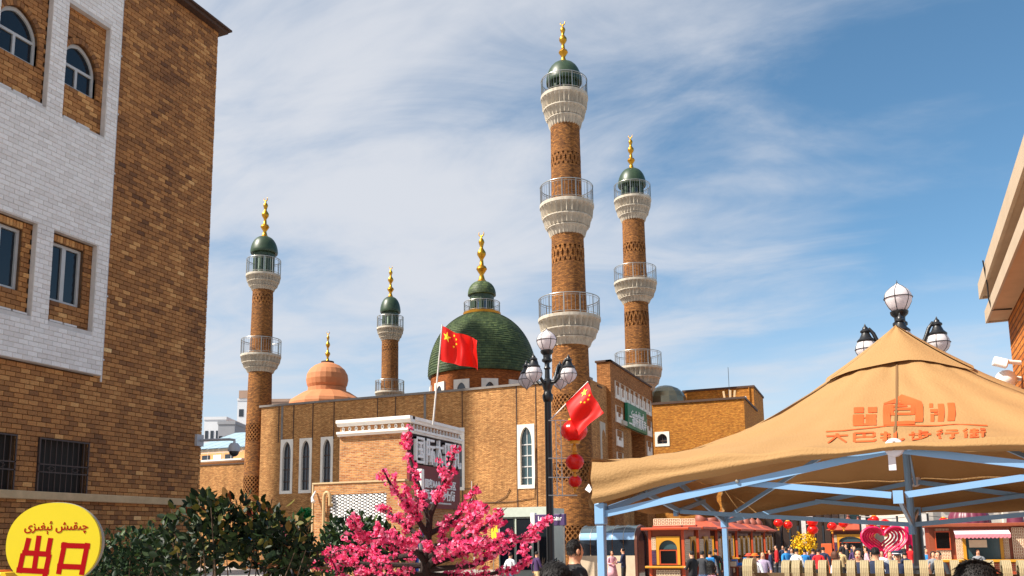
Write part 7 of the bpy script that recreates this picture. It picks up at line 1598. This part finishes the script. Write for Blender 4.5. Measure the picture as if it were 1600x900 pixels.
    if cap:
        b = MB(); b.lathe([(.098, hc_.z + .03), (.104, hc_.z + .055), (.125, hc_.z + .085), (.12, hc_.z + .10), (.02, hc_.z + .115)], 20, (hc_.x, hc_.y)); co = b.build('cap', cap, th, smooth=40); b = MB(); b.lathe([(.107, hc_.z + .032), (.107, hc_.z + .055)], 20, (hc_.x, hc_.y)); b.build('cap_band', 'cloth_white', co, smooth=True)
        b = MB(); b.prism([(-.075, .06), (.075, .06), (.06, .13), (0, .15), (-.06, .13)], lambda x, y, d: Vector((hc_.x + x, hc_.y + y, hc_.z + .03 - (y - .06) * .35 + d)), 0, .008); b.build('peak', 'cloth_black', co)
    if hat: b = MB(); b.lathe([(.15, hc_.z + .03), (.15, hc_.z + .04), (.1, hc_.z + .05), (.095, hc_.z + .09), (.03, hc_.z + .12)], 18, (hc_.x, hc_.y)); b.build('hat', hat, th, smooth=40)
    return th
person('man in a dark jacket with short black hair before the lamp post, looking right', 897, 9.0, 62, head_py=837, top='cloth_black', legs='cloth_charcoal', sub=3, fat=1.06)
person('person with tousled black hair, only the crown showing, left of the blue tent leg', 868, 5.2, 20, head_py=873, top='cloth_charcoal', sub=3, hair_len=.06)
person('person with black hair at the bottom edge, before the pink awning kiosk', 1520, 4.2, 8, head_py=869, top='cloth_black', sub=3, hair_len=.05)
person('woman in a long pink coat looking at her hands, by the glass booth', 955, 37, 160, 1.62, 'cloth_pink', 'cloth_black', pose='front', skirt=('cloth_pink', .55), hair_len=.04)
person('man in navy with a dark bag, facing the woman in pink', 973, 36, 285, 1.74, 'cloth_navy', 'cloth_black', pose='front')
person('man in black standing at the orange kiosk counter', 1080, 28, 310, 1.72, 'cloth_black', 'cloth_black', pose='front', fat=1.1)
person('person in a charcoal jacket second from the orange kiosk', 1096, 29, 20, 1.70, 'cloth_charcoal', 'cloth_denim')
bpk = person('person wearing a light blue backpack in the kiosk queue', 1108, 31, 15, 1.66, 'cloth_grey', 'cloth_black')
person('person in dark clothes at the end of the kiosk queue', 1117, 33, 350, 1.70, 'cloth_black', 'cloth_charcoal')
pb_ = ground_at(1108, 30.7); bk = thing('backpack', 'light blue backpack on a person in the kiosk queue', 'backpack', (pb_.x, pb_.y, GB + .98), PSI); b = MB(); b.bbox(-.15, .15, -.12, .06, 0, .42, .05); b.build('bag', 'cloth_blue', bk); b = MB(); b.bbox(-.1, .1, -.16, -.121, .05, .22, .02); b.build('pocket', 'cloth_blue', bk)
person('woman in a pink plaid shirt with black hair, below the tent back leg', 1110, 15.5, 60, head_py=874, top='cloth_plaid', hair_len=.08, sub=3)
person('person with an orange sun hat and white top left of the barrier gap', 1178, 26, 200, 1.62, 'cloth_white', 'cloth_beige', hat='hat_orange', sleeves=False)
person('person with a red cap and pale top beside the orange hat', 1169, 27, 220, 1.6, 'cloth_beige', 'cloth_grey', hat='hat_red')
person('person in a bright blue shirt behind the orange hat', 1183, 27.5, 30, 1.6, 'cloth_blue', 'cloth_navy')
person('man in a lilac shirt and black trousers in the barrier gap', 1190, 27, 175, 1.68, 'cloth_lilac', 'cloth_black', sleeves=False, fat=1.08)
person('walker in a white top and jeans right of the gap', 1243, 32, 30, 1.7, 'cloth_white', 'cloth_denim', pose='walk')
person('person in blue near the yellow tree', 1256, 36, 350, 1.6, 'cloth_blue', 'cloth_black', pose='walk')
person('person in red seen from behind beside the orange notice board', 1277, 33, 5, 1.66, 'cloth_red', 'cloth_black', sleeves=False)
person('person in navy hard by the orange notice board', 1285, 35, 10, 1.7, 'cloth_navy', 'cloth_black')
person('person in dark purple left of the one in red', 1269, 36, 350, 1.62, 'cloth_purple', 'cloth_black')
person('person with curly brown hair and white shirt behind the barrier', 1304, 20, 70, head_py=859, top='cloth_white', legs='cloth_denim', hair='hair_brown', hair_len=.03)
person('woman in a navy uniform turning left, behind the barrier', 1340, 18.5, 200, head_py=855, top='cloth_navy', legs='cloth_navy', hair_len=.02)
person('broad man in navy with his back to us, behind the barrier', 1366, 17.5, 5, head_py=851, top='cloth_navy', legs='cloth_navy', fat=1.14)
person('police officer in navy uniform and peaked cap, behind the barrier', 1400, 20, 180, 1.76, 'cloth_navy', 'cloth_navy', cap='cloth_navy', pose='front', fat=1.08)
person('person in a grey shirt just left of the police officer', 1388, 25, 170, 1.68, 'cloth_grey', 'cloth_denim', sleeves=False)
person('man in a dark vest and white sleeves right of the lamp base', 1464, 22, 215, 1.72, 'cloth_charcoal', 'cloth_black', sleeves=False, pose='phone')
person('person in grey crouching low beside the lamp base', 1434, 15, 330, 1.42, 'cloth_grey', 'cloth_charcoal', fat=1.1)
person('vendor in the service window of the dome kiosk', 1526, 30.2, 180, 1.62, 'cloth_grey', 'cloth_black')
person('man in a blue jacket between the shrub and the annex', 470, 22, 175, 1.70, 'cloth_navy', 'cloth_denim', pose='front')
person('walker in a purple jacket and beige trousers by the planter', 838, 34, 60, 1.68, 'cloth_purple', 'cloth_beige', pose='walk')
person('person in jeans below the blossom, near the shopfront', 797, 33, 40, 1.66, 'cloth_white', 'cloth_denim', pose='walk')
g_ = random.Random(77)
for i, (px, D_) in enumerate(((1330, 48), (1353, 50), (1316, 52), (1378, 44), (1411, 46), (1232, 44), (1222, 50), (1296, 55))):
    person(['distant stroller left of the heart arch', 'distant stroller under the left lobe of the heart', 'distant stroller before the far kiosk', 'distant stroller under the point of the heart', 'distant stroller at the right lobe of the heart', 'distant stroller passing the red roofed kiosks', 'distant stroller farthest along the kiosk row', 'distant stroller behind the notice board'][i], px, D_, g_.choice((0, 180, 90, 20)), g_.uniform(1.58, 1.76), g_.choice(('cloth_black', 'cloth_navy', 'cloth_charcoal', 'cloth_white')), 'cloth_black', pose=g_.choice(('walk', 'relax')), sub=1)

CL = ('cloth_black', 'cloth_navy', 'cloth_charcoal', 'cloth_white', 'cloth_grey', 'cloth_purple', 'cloth_red', 'cloth_beige', 'cloth_denim', 'cloth_lilac', 'cloth_pink', 'cloth_blue'); NM = ('black', 'navy', 'charcoal', 'white', 'grey', 'purple', 'red', 'beige', 'denim blue', 'lilac', 'pink', 'bright blue')
PLACES = [(1202, 38, 'near the nearest red roofed kiosks'), (1212, 42, 'walking by the kiosk counters'), (1227, 35, 'just beyond the barrier gap'), (1236, 40, 'left of the yellow flowering tree'), (1262, 45, 'right behind the yellow flowering tree'), (1300, 38, 'right of the orange notice board'), (1312, 34, 'behind the brown haired person'), (1322, 40, 'before the far kiosk on the left'), (1334, 36, 'close behind the woman in navy uniform'), (1352, 33, 'between the two people in navy'), (1376, 31, 'right behind the broad man in navy'), (1384, 38, 'in front of the heart arch'), (1412, 30, 'right of the police officer'), (1421, 36, 'under the right lobe of the heart, by the lamp base'), (1446, 33, 'at the left corner of the dome kiosk'), (1456, 29, 'before the left end of the dome kiosk')]
for i, (px, D_, where) in enumerate(PLACES):
    j = (i * 5 + 1) % 12
    person('passer-by in %s %s' % (NM[j], where), px, D_, g_.choice((0, 180, 90, 20, 200, 330, 270)), g_.uniform(1.56, 1.76), CL[j], g_.choice(('cloth_black', 'cloth_denim', 'cloth_charcoal')), pose=g_.choice(('walk', 'relax', 'front')), sub=1 if D_ > 32 else 2, hair_len=g_.choice((0, 0, .05)))
